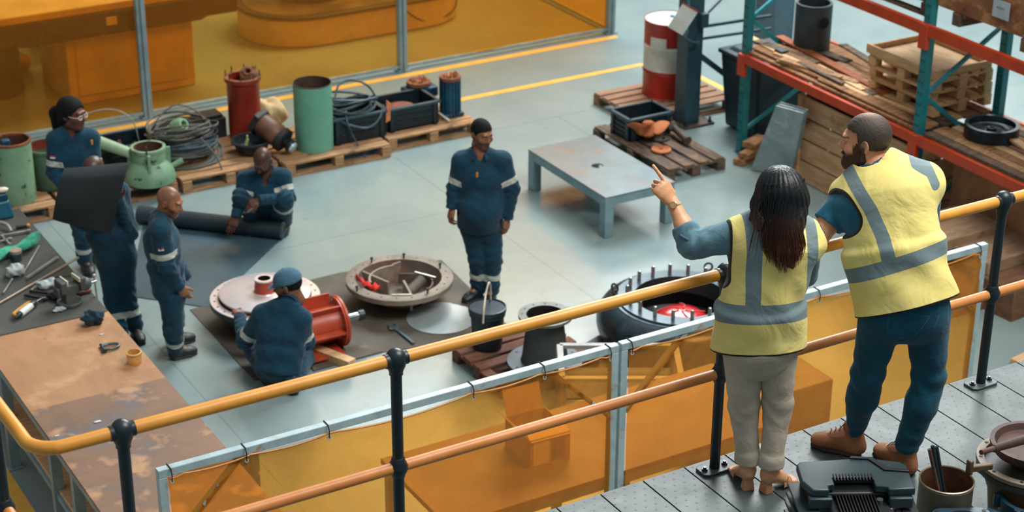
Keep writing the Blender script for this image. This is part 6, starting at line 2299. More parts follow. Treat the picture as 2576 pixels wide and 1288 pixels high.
def worker(label, D0, J, head, skin, hands, feet, bulk=1.0, belly=0.0, scalp=None, stubble=None, hem=.0, hair=None, seed=0,
           hsc=1.0, flag=None, collar=True, brow='120c0a', female=False, waist_tab=None, armbands=(0, 1), chest_tab=None, legbands=True, h=.0095):
    def P(k):
        v = J[k]
        return V3(atD(v[0], v[1], D0 - (v[2] if len(v) > 2 else 0)))
    ne, ch, pe = P('neck'), P('chest'), P('pelvis')
    S, E, W = [P('shA'), P('shB')], [P('elA'), P('elB')], [P('wrA'), P('wrB')]
    H, K = [P('hipA'), P('hipB')], [P('knA'), P('knB')]
    A, TO, HE = [], [], []
    for q in feet:
        he, to = V3(at(q[0], q[1], 0)), V3(at(q[2], q[3], 0))
        ll = nrm(to - he)
        to = he + ll * .285
        HE.append(he)
        TO.append(to)
        A.append(he + ll * .07 + np.array([0, 0, .115]))
    side = nrm(S[0] - S[1])
    org = tuple((HE[0] + HE[1]) / 2 * np.array([1, 1, 0]))
    allp = np.array([ne, ch, pe] + S + E + W + H + K + A + TO)
    hc = P('head')
    Th = frame_yz(hc, head[0], head[1], hsc)
    # body: one continuous surface
    lo, hi = allp.min(0) - .25, allp.max(0) + .28
    b = Vol(lo, hi, .013)
    b.ecap(pe, lerp(pe, ch, .5), (.15, .10), (.13, .09), side, k=.05).ecap(lerp(pe, ch, .5), ch, (.13, .09), (.165, .10), side, k=.05)
    b.ecap(ch, ne, (.165, .10), (.07, .06), side, k=.05)
    for i in (0, 1):
        b.cap(lerp(S[i], ne, .25), S[i], .055, .055, k=.04).cap(S[i], E[i], .05, .04, k=.02).cap(E[i], W[i], .038, .027, k=.02)
        b.cap(H[i], K[i], .08, .055, k=.04).cap(K[i], A[i], .052, .035, k=.02).cap(A[i], lerp(HE[i], TO[i], .6) + np.array([0, 0, .05]), .035, .03, k=.02)
    nb = V3(hc) + (Th[:3, :3] @ np.array([0, -.012, -.11]))
    b.cap(nb, ne, .052 * bulk ** .5, .062 * bulk ** .5, k=.03)
    chunks = [(b, None), head_chunk(Th, skin, scalp=scalp, stubble=stubble, brow=brow, female=female)]
    for i, hd in enumerate(hands):
        if hd is None:
            continue
        y = V3(hd['dir']) if 'dir' in hd else nrm(W[i] - E[i])
        z = V3(hd['back'])
        z = nrm(z - nrm(y) * z.dot(nrm(y)))
        x = np.cross(nrm(y), z) * hd['sgn']
        T = axisT(W[i] + nrm(y) * .005, x, y, z, hd.get('s', 1.0))
        chunks.append(hand_chunk(T, skin, hd.get('curls', ((.35, .5, .3), (.4, .55, .35), (.45, .6, .4), (.5, .65, .4))), hd.get('thumb', (.55, .8, -.3)), hd.get('tcurl', .35), h=.0042))
    sk = srgb(skin)
    body = skin_obj('person', [(c[0], c[1], c[2] if len(c) > 2 else (lambda V: np.tile(sk, (len(V), 1)))) for c in chunks], SKINM, org=org)
    tag(body, label, 'person')
    # jacket
    lo, hi = np.array([ne, ch, pe] + S + E + W).min(0) - .22, np.array([ne, ch, pe] + S + E + W).max(0) + .2
    v = Vol(lo, hi, h)
    fwd = nrm(np.cross(side, nrm(ch - pe)))
    if fwd.dot(V3(head[0])) < 0:
        fwd = -fwd
    B = bulk
    mid = lerp(pe, ch, .5)
    dn = nrm(pe - ch)
    pb = pe + dn * hem
    v.ecap(pb, mid, (.185 * B, .135 * B), (.18 * B, .135 * B), side, k=.05, end=.35)
    v.ecap(mid, ch, (.18 * B, .135 * B), (.195 * B, .135 * B), side, k=.05)
    v.ecap(ch, ne, (.195 * B, .13 * B), (.085, .075), side, k=.06)
    if belly:
        v.ell(lerp(pe, ch, .35) + fwd * belly, (.165 * B, .165 * B, .19), k=.08)
    for i in (0, 1):
        v.cap(lerp(S[i], ne, .55), S[i], .075, .082 * B ** .5, k=.05)
        v.cap(S[i], E[i], .080 * B ** .5, .063 * B ** .5, k=.035)
        v.cap(E[i], W[i], .062 * B ** .5, .047, k=.03)
        v.cap(W[i], W[i] + nrm(W[i] - E[i]) * .01, .047, .046, k=.01)
    fo = fold_fn(seed, 15, .008)
    v.disp(fo)
    for i in (0, 1):
        for cc, ax_, R_, fr_, am in ((E[i], W[i] - S[i], .11, 85, .009), (lerp(E[i], W[i], .7), W[i] - E[i], .09, 110, .005)):
            v.op(crease(cc, ax_, R_, fr_, am, seed + i), V3(cc) - .16, V3(cc) + .16, 0, 'a', 0)
    v.op(crease(mid, ch - pe, .22, 45, .006, seed + 3), mid - .3, mid + .3, 0, 'a', 0)
    # cut cuff ends
    for i in (0, 1):
        d = nrm(W[i] - E[i])
        c = W[i] + d * .012
        v.op(lambda X, Y, Z, c=c, d=d: -np.minimum((X - c[0]) * d[0] + (Y - c[1]) * d[1] + (Z - c[2]) * d[2], .09 - np.sqrt((X - c[0]) ** 2 + (Y - c[1]) ** 2 + (Z - c[2]) ** 2)), c - .1, c + .1, .004, 's')
    v.op(lambda X, Y, Z: -((X - pb[0]) * dn[0] + (Y - pb[1]) * dn[1] + (Z - pb[2]) * dn[2] - .03), pb - .35, pb + .35, .004, 's')
    # neck opening
    nd = nrm(V3(nb) - ne)
    v.cap(ne + nd * .0 + fwd * .012, ne + nd * .12 + fwd * .03, .056 * bulk ** .5, .07, k=.01, mode='s')
    v.ecap(ne + fwd * .09 - np.array([0, 0, .03]), ne + fwd * .10 + nd * .05, (.02, .03), (.05, .04), side, k=.01, mode='s')
    bf = [seg_band(S[i], E[i], np.linalg.norm(E[i] - S[i]) - .115, np.linalg.norm(E[i] - S[i]) - .062, .12) for i in armbands] or [lambda V: np.full(len(V), -.05)]
    at_ = {'band': maxof(bf)}
    jk = skin_obj('jacket', [(v, None)], NAVY, body, attrs=at_, org=org)
    if collar:
        c = MB()
        pts, rs = [], []
        cy_ = nrm(np.cross(side, nd))
        if cy_.dot(fwd) < 0:
            cy_ = -cy_
        vs, fs = [], []
        N = 30
        for j, (rr_, zz) in enumerate(((.082, -.035), (.074, .012), (.083, .018), (.098, -.025))):
            for i in range(N + 1):
                a = PI / 2 + .45 + (2 * PI - .9) * i / N
                p = ne + side * rr_ * math.cos(a) * bulk ** .4 + cy_ * rr_ * 1.05 * math.sin(a) * bulk ** .4 + nd * (zz - .018 * math.sin(a)) + cy_ * .006
                vs.append(tuple(p - np.array(org)))
        for j in range(3):
            for i in range(N):
                k = j * (N + 1) + i
                fs.append((k, k + 1, k + N + 2, k + N + 1))
        c.add(vs, fs).build('collar', NAVY, body, sharp=80)
    if flag is not None:
        i = flag
        d = nrm(E[i] - S[i])
        out = nrm(-np.array(hv) - d * (-np.array(hv)).dot(d))
        p = S[i] + d * .14 + out * .073
        R = Matrix((np.cross(d, out).tolist(), out.tolist(), (-d).tolist())).transposed()
        MB().box((.046, .008, .012), tuple(p - np.array(org) - d * .006), R=R).build('flag_red_stripe', pm('flag_red', 'b0302a', rough=.8), body)
        MB().box((.046, .008, .014), tuple(p - np.array(org) + d * .007), R=R).build('flag_white_stripe', pm('flag_white', 'c8cccc', rough=.8), body)
    if chest_tab:
        p = V3(atD(chest_tab[0], chest_tab[1], D0 - chest_tab[2]))
        MB().box((.018, .012, .045), tuple(p - np.array(org)), rz=-YAW).build('orange_tab', pm('tab_orange', 'c8812e', rough=.7), body, .003)
    # trousers
    pts = np.array([pe] + H + K + A)
    v = Vol(pts.min(0) - .2, pts.max(0) + .2, h)
    v.ecap(pe, (H[0] + H[1]) / 2, (.165 * B, .125 * B), (.165 * B, .12 * B), side, k=.05)
    for i in (0, 1):
        v.cap(H[i], K[i], .102 * B ** .6, .082, k=.03).cap(K[i], A[i] - np.array([0, 0, .01]), .080, .070, k=.03)
    v.disp(fold_fn(seed + 7, 14, .008))
    for i in (0, 1):
        for cc, ax_, R_, fr_, am in ((K[i], A[i] - H[i], .13, 70, .010), (A[i] + np.array([0, 0, .06]), K[i] - A[i], .10, 75, .011)):
            v.op(crease(cc, ax_, R_, fr_, am, seed + 5 + i), V3(cc) - .2, V3(cc) + .2, 0, 'a', 0)
    v.plane((0, 0, .045), (0, 0, -1))
    lk = [np.linalg.norm(A[i] - K[i]) for i in (0, 1)]
    at_ = {'band': maxof([seg_band(K[i], A[i], .12, .175, .13) for i in (0, 1)])} if legbands else {}
    skin_obj('trousers', [(v, None)], NAVY, body, attrs=at_, org=org)
    for i in (0, 1):
        boot(A[i], TO[i], HE[i], None, BOOTB, body, org, sole=BLK)
    return body, Th, org


ZU = (0, 0, 1)
h_, v_ = np.array(hr), np.array(hv)
RL = dict(curls=((.3, .45, .3), (.4, .5, .35), (.5, .55, .4), (.55, .6, .4)))

# 1. standing man in the centre
D = at(1214, 752).dot(hv)
b1, T1, o1 = worker('standing worker in navy coveralls with short black hair, looking down at the parts', D,
    dict(head=(1213, 336, .02), neck=(1208, 385), chest=(1212, 445), pelvis=(1208, 560), shA=(1163, 405), shB=(1262, 405), elA=(1143, 474, .0), wrA=(1137, 522, .05),
         elB=(1288, 474, 0), wrB=(1277, 548, .05), hipA=(1188, 572), hipB=(1234, 572), knA=(1203, 655, .02), knB=(1240, 655, .03)),
    ((-v_ * .80 + h_ * .55 + np.array([0, 0, -.22])), (0, 0, 1)), '8a5a3e',
    (dict(back=-h_ * .8 - v_ * .6, sgn=1, curls=((.4, .6, .4), (.5, .7, .5), (.5, .7, .5), (.55, .7, .5))), dict(back=h_ * .8 - v_ * .6, sgn=-1, **RL)),
    ((1216, 741, 1176, 760), (1242, 744, 1222, 775)), bulk=1.10, belly=.05, stubble='2a1e18', hem=.035, seed=3, hsc=1.06, chest_tab=(1200, 440, .205))
# 2. bald man at left
D = at(432, 905).dot(hv)
b2, T2, o2 = worker('bald worker in navy coveralls standing with arms down beside the workbench', D,
    dict(head=(428, 506, 0), neck=(406, 548, 0), chest=(407, 605, 0), pelvis=(425, 725, 0), shA=(402, 578, .17), shB=(402, 560, -.17), elA=(418, 668, .19), wrA=(452, 722, .14),
         elB=(440, 650, -.18), wrB=(470, 700, -.14), hipA=(432, 742, .08), hipB=(432, 730, -.08), knA=(436, 828, .08), knB=(438, 810, -.08)),
    ((h_ * .88 - v_ * .22 + np.array([0, 0, -.35])), (0, 0, 1)), '9a6647',
    (dict(back=-v_, sgn=-1, **RL), None),
    ((424, 908, 486, 890), (418, 872, 478, 858)), bulk=1.04, scalp='6b4733', stubble='2a1c16', hem=.02, seed=5, hsc=1.04, flag=0)
# 3. squatting man at the back
D = at(672, 584).dot(hv)
b3_, T3, o3 = worker('bald worker in navy coveralls squatting at the rubber roll and pressing it with one hand', D,
    dict(head=(660, 404, .18), neck=(668, 436, .08), chest=(668, 478, .06), pelvis=(670, 540, -.18), shA=(618, 450, .08), shB=(712, 446, .08), elA=(603, 508, .20), wrA=(594, 545, .28),
         elB=(727, 496, .16), wrB=(652, 504, .34), hipA=(648, 545, -.12), hipB=(694, 545, -.12), knA=(606, 496, .24), knB=(717, 500, .24)),
    ((-v_ * .62 - h_ * .25 + np.array([0, 0, -.62])), (-.2 * v_ + np.array([0, 0, .8]))), '5c3a2c',
    (dict(dir=-h_ * .35 - v_ * .3 + np.array([0, 0, -.8]), back=-v_ * .8 + np.array([0, 0, .4]), sgn=1, curls=((.2, .2, .1),) * 4), dict(dir=-h_ * .9 - v_ * .2 + np.array([0, 0, -.35]), back=-v_ * .6 + np.array([0, 0, .8]), sgn=-1, **RL)),
    ((650, 572, 632, 590), (722, 572, 712, 592)), bulk=.98, scalp='3a261e', stubble='1a110d', hem=.0, seed=8, hsc=1.06)
# 4. crouching man in front with a cap
D = at(702, 968).dot(hv)
b4, T4, o4 = worker('crouching worker in navy coveralls and blue cap, seen from behind at the pump cover', D,
    dict(head=(722, 716, -.10), neck=(724, 762, -.04), chest=(708, 830, -.02), pelvis=(700, 918, .06), shA=(660, 792, -.05), shB=(757, 802, 0), elA=(615, 858, -.12), wrA=(603, 796, -.42),
         elB=(772, 858, -.10), wrB=(760, 850, -.36), hipA=(672, 925, 0), hipB=(728, 930, .02), knA=(634, 868, -.36), knB=(766, 902, -.30)),
    ((v_ * .18 - h_ * .95 + np.array([0, 0, -.34])), (0, 0, 1)), '7a4c34',
    (dict(dir=-h_ * .25 + v_ * .8 + np.array([0, 0, .05]), back=np.array([0, 0, 1.0]) + h_ * .2, sgn=1, curls=((.15, .2, .1), (.3, .4, .3), (.5, .5, .3), (.6, .5, .3)), s=1.05), None),
    ((684, 978, 662, 945), (738, 1000, 742, 965)), bulk=1.04, stubble='24170f', hem=.035, seed=12, hsc=1.12, legbands=False, h=.009)
# 5. woman at the far left
D = at(214, 684).dot(hv)
b5, T5, o5 = worker('woman worker in navy coveralls and safety glasses with dark hair tied back, far left', D,
    dict(head=(184, 286, .02), neck=(178, 330, 0), chest=(185, 388, 0), pelvis=(198, 500, 0), shA=(140, 352, .06), shB=(228, 348, -.06), elA=(135, 432, .10), wrA=(170, 482, .22),
         elB=(242, 430, 0), wrB=(240, 480, .15), hipA=(186, 515, .03), hipB=(222, 515, -.03), knA=(208, 592, .04), knB=(228, 582, -.04)),
    ((h_ * .86 - v_ * .42 + np.array([0, 0, -.10])), (0, 0, 1)), '5e382a',
    (None, None),
    ((210, 672, 228, 694), (232, 650, 256, 664)), bulk=.97, hem=.02, seed=15, hsc=1.14, flag=0, chest_tab=(231, 358, .10), female=True)
# 6. man behind the sheet
D = at(322, 845).dot(hv)
b6, T6, o6 = worker('worker in navy coveralls hidden behind the black rubber sheet he carries', D,
    dict(head=(234, 430, -.02), neck=(246, 475, 0), chest=(255, 525, 0), pelvis=(290, 640, 0), shA=(212, 488, .02), shB=(300, 482, .02), elA=(205, 560, .02), wrA=(190, 500, .14),
         elB=(328, 585, .0), wrB=(296, 500, .14), hipA=(276, 660, .0), hipB=(312, 655, 0), knA=(286, 755, .03), knB=(318, 745, .0)),
    ((-v_ * .7 - h_ * .3 + np.array([0, 0, -.35])), (0, 0, 1)), '5c3a2c',
    (dict(dir=np.array([0, 0, .9]) - h_ * .3, back=v_, sgn=1, **RL), dict(dir=np.array([0, 0, .9]) + h_ * .1, back=v_, sgn=-1, **RL)),
    ((300, 858, 316, 885), (336, 838, 352, 862)), bulk=1.0, scalp='3a261e', stubble='1a110d', hem=.05, seed=18, armbands=(), hsc=1.06)


# ---- hair, caps, glasses
def hair_chunk(T, parts, cuts=(), h=.005, amp=.0015, fr=240):
    v = Vol((-.15, -.24, -.26), (.15, .15, .17), h)
    for p in parts:
        if p[0] == 'e':
            v.ell(p[1], p[2], k=p[3] if len(p) > 3 else .01)
        else:
            v.cap(p[1], p[2], p[3], p[4], k=.02)
    for c in cuts:
        if c[0] == 'e':
            v.ell(c[1], c[2], k=.004, mode='s')
        else:
            v.plane(c[1], c[2])
    return (v, T)


HAIRB = pm('black_hair', '080b0c', '101415', 40, rough=.75, bump=.5, bscale=180, spec=.2)
skin_obj('hair', [hair_chunk(T1, [('e', (0, -.020, .026), (.0815, .1005, .094))], [('p', (0, .062, .035), (0, 1, -.45)), ('p', (0, -.02, -.015), (0, .25, -1)), ('e', (0, .075, .0), (.1, .075, .058))])], HAIRB, b1, org=o1)
skin_obj('hair', [hair_chunk(T5, [('e', (0, -.030, .034), (.096, .112, .102)), ('e', (.0, -.05, -.03), (.088, .07, .07)), ('c', (0, -.11, .0), (0, -.16, -.04), .05, .055), ('c', (0, -.16, -.04), (0, -.155, -.16), .058, .040), ('c', (0, -.05, -.02), (0, -.10, -.10), .07, .05)],
                             [('p', (0, .052, .03), (0, 1, -.35)), ('e', (0, .085, -.02), (.1, .085, .08))], amp=.004)], HAIRB, b5, org=o5)
# cap on worker 4
cp = Vol((-.14, -.15, -.05), (.14, .25, .17), .005)
cp.ell((0, -.018, .036), (.091, .110, .088), k=.01)
cp.plane((0, 0, .022), (0, .05, -1))
cp.ell((0, -.018, .02), (.078, .096, .06), k=.004, mode='s')
cp.ecap((0, .05, .024), (0, .135, .016), (.075, .0075), (.060, .0065), (1, 0, 0), k=.006)
cp.ell((0, -.018, .125), (.010, .010, .006), k=.003)
skin_obj('cap', [(cp, T4)], CAPM, b4, org=o4)
hb = skin_obj('hair', [hair_chunk(T4, [('e', (0, -.022, .020), (.080, .099, .09))], [('p', (0, .0, .028), (0, 0, 1)), ('p', (0, .02, .0), (0, 1, 0)), ('p', (0, -.02, -.035), (0, .3, -1))])], HAIRB, b4, org=o4)
# safety glasses on the woman worker
gm = MB()
for s in (-1, 1):
    ring = [T5 @ np.array([s * .033 + .026 * math.cos(a), .104 - .010 * abs(math.cos(a)), .004 + .017 * math.sin(a), 1]) for a in [i * 2 * PI / 20 for i in range(20)]]
    gm.tube([tuple(q[:3] - np.array(o5)) for q in ring], .0028, 6, closed=True)
    gm.tube([tuple((T5 @ np.array([s * x, y, .006, 1]))[:3] - np.array(o5)) for x, y in ((.058, .096), (.079, .06), (.082, 0.0))], .0025, 6)
gm.build('glasses', pm('clear_plastic', 'd8d2c0', 'c8c2b0', 6, rough=.15), b5)
lens = MB()
for s in (-1, 1):
    lens.add([tuple((T5 @ np.array([s * .033 + .025 * math.cos(a), .104 - .010 * abs(math.cos(a)), .004 + .016 * math.sin(a), 1]))[:3] - np.array(o5)) for a in [i * 2 * PI / 20 for i in range(20)]], [tuple(range(20))])
gl, nt_, b_g, out_ = nodes('glasses_lens')
b_g.inputs['Base Color'].default_value = (.7, .68, .6, 1)
b_g.inputs['Alpha'].default_value = .35
b_g.inputs['Roughness'].default_value = .05
lens.build('lens', gl, b5)

# ---- the black sheet carried in front of worker 6
D = at(322, 845).dot(hv)
TL, TR, BR, BL_ = [V3(atD(px, py, D - o)) for px, py, o in ((158, 425, .30), (322, 415, .30), (278, 592, .34), (133, 550, .34))]
vs, fs = [], []
NU, NV = 16, 24
for side_ in (0, 1):
    for j in range(NV + 1):
        for i in range(NU + 1):
            u, w = i / NU, j / NV
            p = (TL * (1 - u) + TR * u) * (1 - w) + (BL_ * (1 - u) + BR * u) * w
            bulge = .035 * math.sin(PI * w) + .02 * math.sin(u * 4 + 1)
            p = p - v_ * bulge
            if w < .14:
                t = (1 - w / .14) * 1.5
                p = p + v_ * (.05 * (1 - math.cos(t)) + .02 * t) + np.array([0, 0, -.02 * (1 - math.cos(t))])
            p = p + v_ * (.006 if side_ else 0)
            vs.append(tuple(p - np.array(o6)))
n1 = (NU + 1) * (NV + 1)
for j in range(NV):
    for i in range(NU):
        k = j * (NU + 1) + i
        fs.append((k, k + NU + 1, k + NU + 2, k + 1))
        fs.append((n1 + k, n1 + k + 1, n1 + k + NU + 2, n1 + k + NU + 1))
for i in range(NU):
    for k, fl in ((i, 1), (NV * (NU + 1) + i, 0)):
        q = (k, k + 1, n1 + k + 1, n1 + k)
        fs.append(q if fl else q[::-1])
for j in range(NV):
    for k, fl in ((j * (NU + 1), 0), (j * (NU + 1) + NU, 1)):
        q = (k, k + NU + 1, n1 + k + NU + 1, n1 + k)
        fs.append(q[::-1] if fl else q)
o = MB().add(vs, fs).build('rubber_sheet', pm('black_sheet', '151e22', '1b2529', 2, rough=.5), loc=o6, sharp=60)
tag(o, 'black rubber sheet held upright in front of a worker at the left', 'sheet')
# ------------------------------------------------------------ the two people at the rail
VESTW = cloth('vest_yellow', 'f0e08c', 'e8d67e', band='73868b', edge='15191c', fold=.55, fscale=4.5, rough=.7)
SHIRT = cloth('grey_blue_shirt', '6488 98'.replace(' ', ''), '587a88', fold=.35, fscale=9)
CHINO = cloth('beige_trousers', 'c4b8a6', 'b5a996', fold=.35, fscale=7)
TEE = cloth('teal_tshirt', '1b5f7c', '16526c', fold=.3, fscale=8)
JEAN = cloth('blue_jeans', '14566c', '0e4054', edge='2c6476', fold=.3, fscale=10)
HAIRW = None


def hair_mat(name, c1, c2, z0, z1, fr=60):
    m, nt, b, out = nodes(name)
    tc = nt.nodes.new('ShaderNodeTexCoord')
    oc = tc.outputs['Object']
    sx = nt.nodes.new('ShaderNodeSeparateXYZ')
    nt.links.new(oc, sx.inputs[0])
    n = nz(nt, oc, fr, 3, .6, .2, (1, 1, .06))
    zz = mth(nt, 'ADD', sx.outputs[2], mth(nt, 'MULTIPLY', mth(nt, 'SUBTRACT', n, .5), .22))
    col = mix(nt, rmp(nt, zz, z0, z1), lin(c1), lin(c2))
    col = mix(nt, rmp(nt, n, .25, .55), lin('0c0e10'), col)
    nt.links.new(col, b.inputs['Base Color'])
    b.inputs['Roughness'].default_value = .42
    b.inputs['Specular IOR Level'].default_value = .35
    bn = nt.nodes.new('ShaderNodeBump')
    bn.inputs['Strength'].default_value = .6
    bn.inputs['Distance'].default_value = .004
    nt.links.new(n, bn.inputs['Height'])
    nt.links.new(bn.outputs[0], b.inputs['Normal'])
    return m


def uband(o, side, axis, u0f, w, h0, h1):
    """straight tape: |u-u0(h)|<w between heights h0..h1 on the torso"""
    o, side, axis = V3(o), nrm(side), nrm(axis)

    def fn(V):
        d = V - o
        h = d @ axis
        u = d @ side
        return np.minimum(w - np.abs(u - u0f(h)), np.minimum(h - h0, h1 - h))
    return fn


# =============================== woman
D = at(1905, 1222, 2.7).dot(hv)


def Q(px, py, o=0.0):
    return V3(atD(px, py, D - o))


ne, ch, wa, pe = Q(1953, 548, -.02), Q(1948, 618, 0), Q(1912, 770, .02), Q(1908, 872, .03)
SA, SB = Q(1862, 592, -.02), Q(2036, 600, -.06)
EA, WA_ = Q(1742, 614, -.06), Q(1692, 508, -.16)
EB, WB = Q(2026, 690, -.20), Q(1985, 700, -.40)
HA, HB = Q(1868, 890, .02), Q(1956, 890, 0)
KA, KB = Q(1872, 1025, -.01), Q(1957, 1018, .0)
heA, heB = V3(at(1882, 1232, 2.7)), V3(at(1922, 1238, 2.7))
AA, AB = heA + np.array([0, 0, .16]), heB + np.array([.01, 0, .16])
fdA = nrm((V3(at(1852, 1188, 2.7)) - heA) * [1, 1, 0])
fdB = nrm((V3(at(2008, 1206, 2.7)) - heB) * [1, 1, 0])
AA, AB = heA + fdA * .03 + np.array([0, 0, .155]), heB + fdB * .03 + np.array([0, 0, .155])
org = (heA[0], heA[1], 2.7)
side = nrm(SB - SA)
sideT = nrm(side * np.array([1, 1, 0]))
back = np.cross(sideT, ZU)
if back.dot(v_) > 0:
    back = -back
fwd = -back
SKW = 'd89c74'
sk = srgb(SKW)
Th = frame_yz(Q(1958, 484, -.02), v_ * .93 - h_ * .30 + np.array([0, 0, -.12]), (0, 0, 1))
lo = np.min([ne, SA, EA, WA_, EB, WB, KA, heA, heB], 0) - .2
hi = np.max([ne, SB, EA, EB, WB, KB, heA], 0) + .25
b = Vol(lo, hi, .014)
b.ecap(pe, wa, (.15, .11), (.12, .09), sideT, k=.05).ecap(wa, ch, (.12, .09), (.14, .09), sideT, k=.05).ecap(ch, ne, (.14, .085), (.05, .05), sideT, k=.05)
b.cap(ne, Th[:3, 3] + Th[:3, :3] @ np.array([0, -.03, -.1]), .045, .045)
for s_, e_, w_ in ((SA, EA, WA_), (SB, EB, WB)):
    b.cap(s_, e_, .04, .034).cap(e_, w_, .033, .024)
for h0_, k_, a_ in ((HA, KA, AA), (HB, KB, AB)):
    b.cap(h0_, k_, .060, .042, k=.005).cap(k_, a_, .042, .032, k=.005)
# pointing hand, with the bare forearm
y = nrm(WA_ - EA)
hd = nrm(Q(1638, 436, -.20) - WA_)
zb = nrm(-v_ * .75 + np.array([0, 0, .55]) + h_ * .25)
zb = nrm(zb - hd * zb.dot(hd))
xx = np.cross(hd, zb) * -1
if xx.dot(h_) < 0:
    pass
Th_hand = axisT(WA_ + hd * .01, np.cross(hd, zb), hd, zb, .98)
hand = hand_chunk(Th_hand, SKW, curls=((.02, .06, .05), (1.15, 1.45, .8), (1.2, 1.5, .8), (1.25, 1.5, .8)), thumb=(.25, .75, -.65), tcurl=.9, h=.003, spread=.04)
zb2 = nrm(zb - y * zb.dot(y))
Tf = axisT(WA_, np.cross(y, zb2), y, zb2)
fa = Vol((-.07, -.30, -.07), (.07, .05, .07), .004)
fl_ = np.linalg.norm(WA_ - EA)
fa.ecap((0, -fl_ + .03, 0), (0, -fl_ * .55, 0), (.042, .038), (.040, .035), (1, 0, 0), k=.02).ecap((0, -fl_ * .55, 0), (0, .012, 0), (.040, .035), (.028, .020), (1, 0, 0), k=.02)
cons = lambda V: np.tile(sk, (len(V), 1))
chunks = [(b, None, cons), head_chunk(Th, SKW), hand, (fa, Tf, cons)]
# the other hand on the rail
y2 = nrm(WB - EB)
z2 = nrm(np.array([0, 0, 1.0]) - y2 * y2[2])
chunks.append(hand_chunk(axisT(WB, -np.cross(y2, z2), y2, z2, .95), SKW, h=.0045))


# bare feet in sandals: local y forward, x right, z up, origin under the heel
def foot_chunk(T, skin, h=.004, mir=1, hl=.055):
    v = Vol((-.07, -.06, -.01), (.07, .24, .22), h)
    v.ell((0, .012, hl + .030), (.027, .030, .027), k=.02)
    v.cap((0, .016, hl + .03), (0, .03, .20), .024, .030, k=.03)
    v.ecap((0, .03, hl + .035), (0, .13, .030), (.027, .027), (.040, .017), (1, 0, 0), k=.03)
    v.cap((0, .02, hl + .06), (0, .10, .050), .027, .022, k=.03)
    v.cap((-.025, .01, .10), (-.026, .01, .10), .010, k=.012).cap((.025, .01, .10), (.026, .01, .10), .010, k=.012)
    for i in range(5):
        x = mir * (-.030 + .0155 * i)
        y0 = .150 - (.003, .0, .003, .009, .017)[i] - .006
        r = (.0115, .0085, .008, .0075, .007)[i]
        v.cap((x * .95, .120, .022), (x, y0 + .012, .020), r, r * .9, k=.006)
        v.cap((x, y0 + .012, .020), (x * 1.02, y0 + .030 - (0 if i else -.004), .016), r * .9, r * .8, k=.003)
    return (v, T, cons)


fdA = nrm(V3(at(1852, 1188, 2.7)) - heA)
fdB = nrm(V3(at(2008, 1206, 2.7)) - heB)
fdA[2] = fdB[2] = 0
FT = []
for he, fd in ((heA, fdA), (heB, fdB)):
    T = axisT(he, np.cross(fd, ZU), fd, ZU, 1.0)
    FT.append(T)
chunks += [foot_chunk(FT[0], SKW, mir=1), foot_chunk(FT[1], SKW, mir=-1)]
SKF = vcol('skin_fair', rough=.4, bump=.1, bs=160, sss=.08)
wom = skin_obj('person', chunks, SKF, org=org)
tag(wom, 'woman with long dark hair in a yellow vest, standing at the rail and pointing', 'person')
O3 = np.array(org)
# shirt
v = Vol(np.min([ne, SA, EA, WA_, EB, WB, pe], 0) - .16, np.max([ne, SB, EA, EB, WB], 0) + .12, .0075)
v.ecap(pe, wa, (.135, .095), (.145, .11), sideT, k=.05).ecap(wa, ch, (.145, .11), (.165, .11), sideT, k=.05).ecap(ch, ne, (.165, .10), (.07, .06), sideT, k=.06)
cuffc = EA + nrm(WA_ - EA) * .075
v.cap(lerp(SA, ne, .4), SA, .07, .072, k=.04).cap(SA, EA, .074, .066, k=.03).cap(EA, cuffc, .064, .054, k=.02)
v.cap(lerp(SB, ne, .4), SB, .07, .066, k=.04).cap(SB, EB, .064, .055, k=.03).cap(EB, WB, .052, .042, k=.02)
d = nrm(WA_ - EA)
for q_, r_ in ((.050, .060), (.082, .058)):
    v.cap(EA + d * (q_ - .008), EA + d * (q_ + .008), r_, r_, k=.006)
v.disp(fold_fn(2, 20, .005))
v.op(crease(EA + d * .02, nrm(EA - SA) + d, .09, 120, .009, 2), EA - .14, EA + .14, 0, 'a', 0)
v.op(crease(lerp(SA, EA, .7), EA - SA, .08, 60, .004, 5), EA - .2, EA + .2, 0, 'a', 0)
c = EA + d * .098
v.op(lambda X, Y, Z, c=c, d=d: -np.minimum((X - c[0]) * d[0] + (Y - c[1]) * d[1] + (Z - c[2]) * d[2], .09 - np.sqrt((X - c[0]) ** 2 + (Y - c[1]) ** 2 + (Z - c[2]) ** 2)), c - .1, c + .1, .004, 's')
v.cap(c - d * .02, c + d * .04, .043, .046, k=.004, mode='s')
sh = skin_obj('shirt', [(v, None)], SHIRT, wom, org=org)
tp = EA + d * .03 - v_ * .062 + np.array([0, 0, .012])
MB().tube(spline([tuple(q - O3) for q in (EA + d * .07 - v_ * .058 + h_ * -.03, EA + d * .05 - v_ * .071, EA + d * .03 - v_ * .072 + h_ * .045)], 6), .007, 8).build('sleeve_tab', pm('shirt_tab', '3c5c6a', '46666f', 12, rough=.85), wom)
MB().sph(tuple(EA + d * .036 - v_ * .080 + h_ * .035 - O3), .006, 10, 8).build('button', pm('button_grey', 'a8adb0', rough=.3), wom)
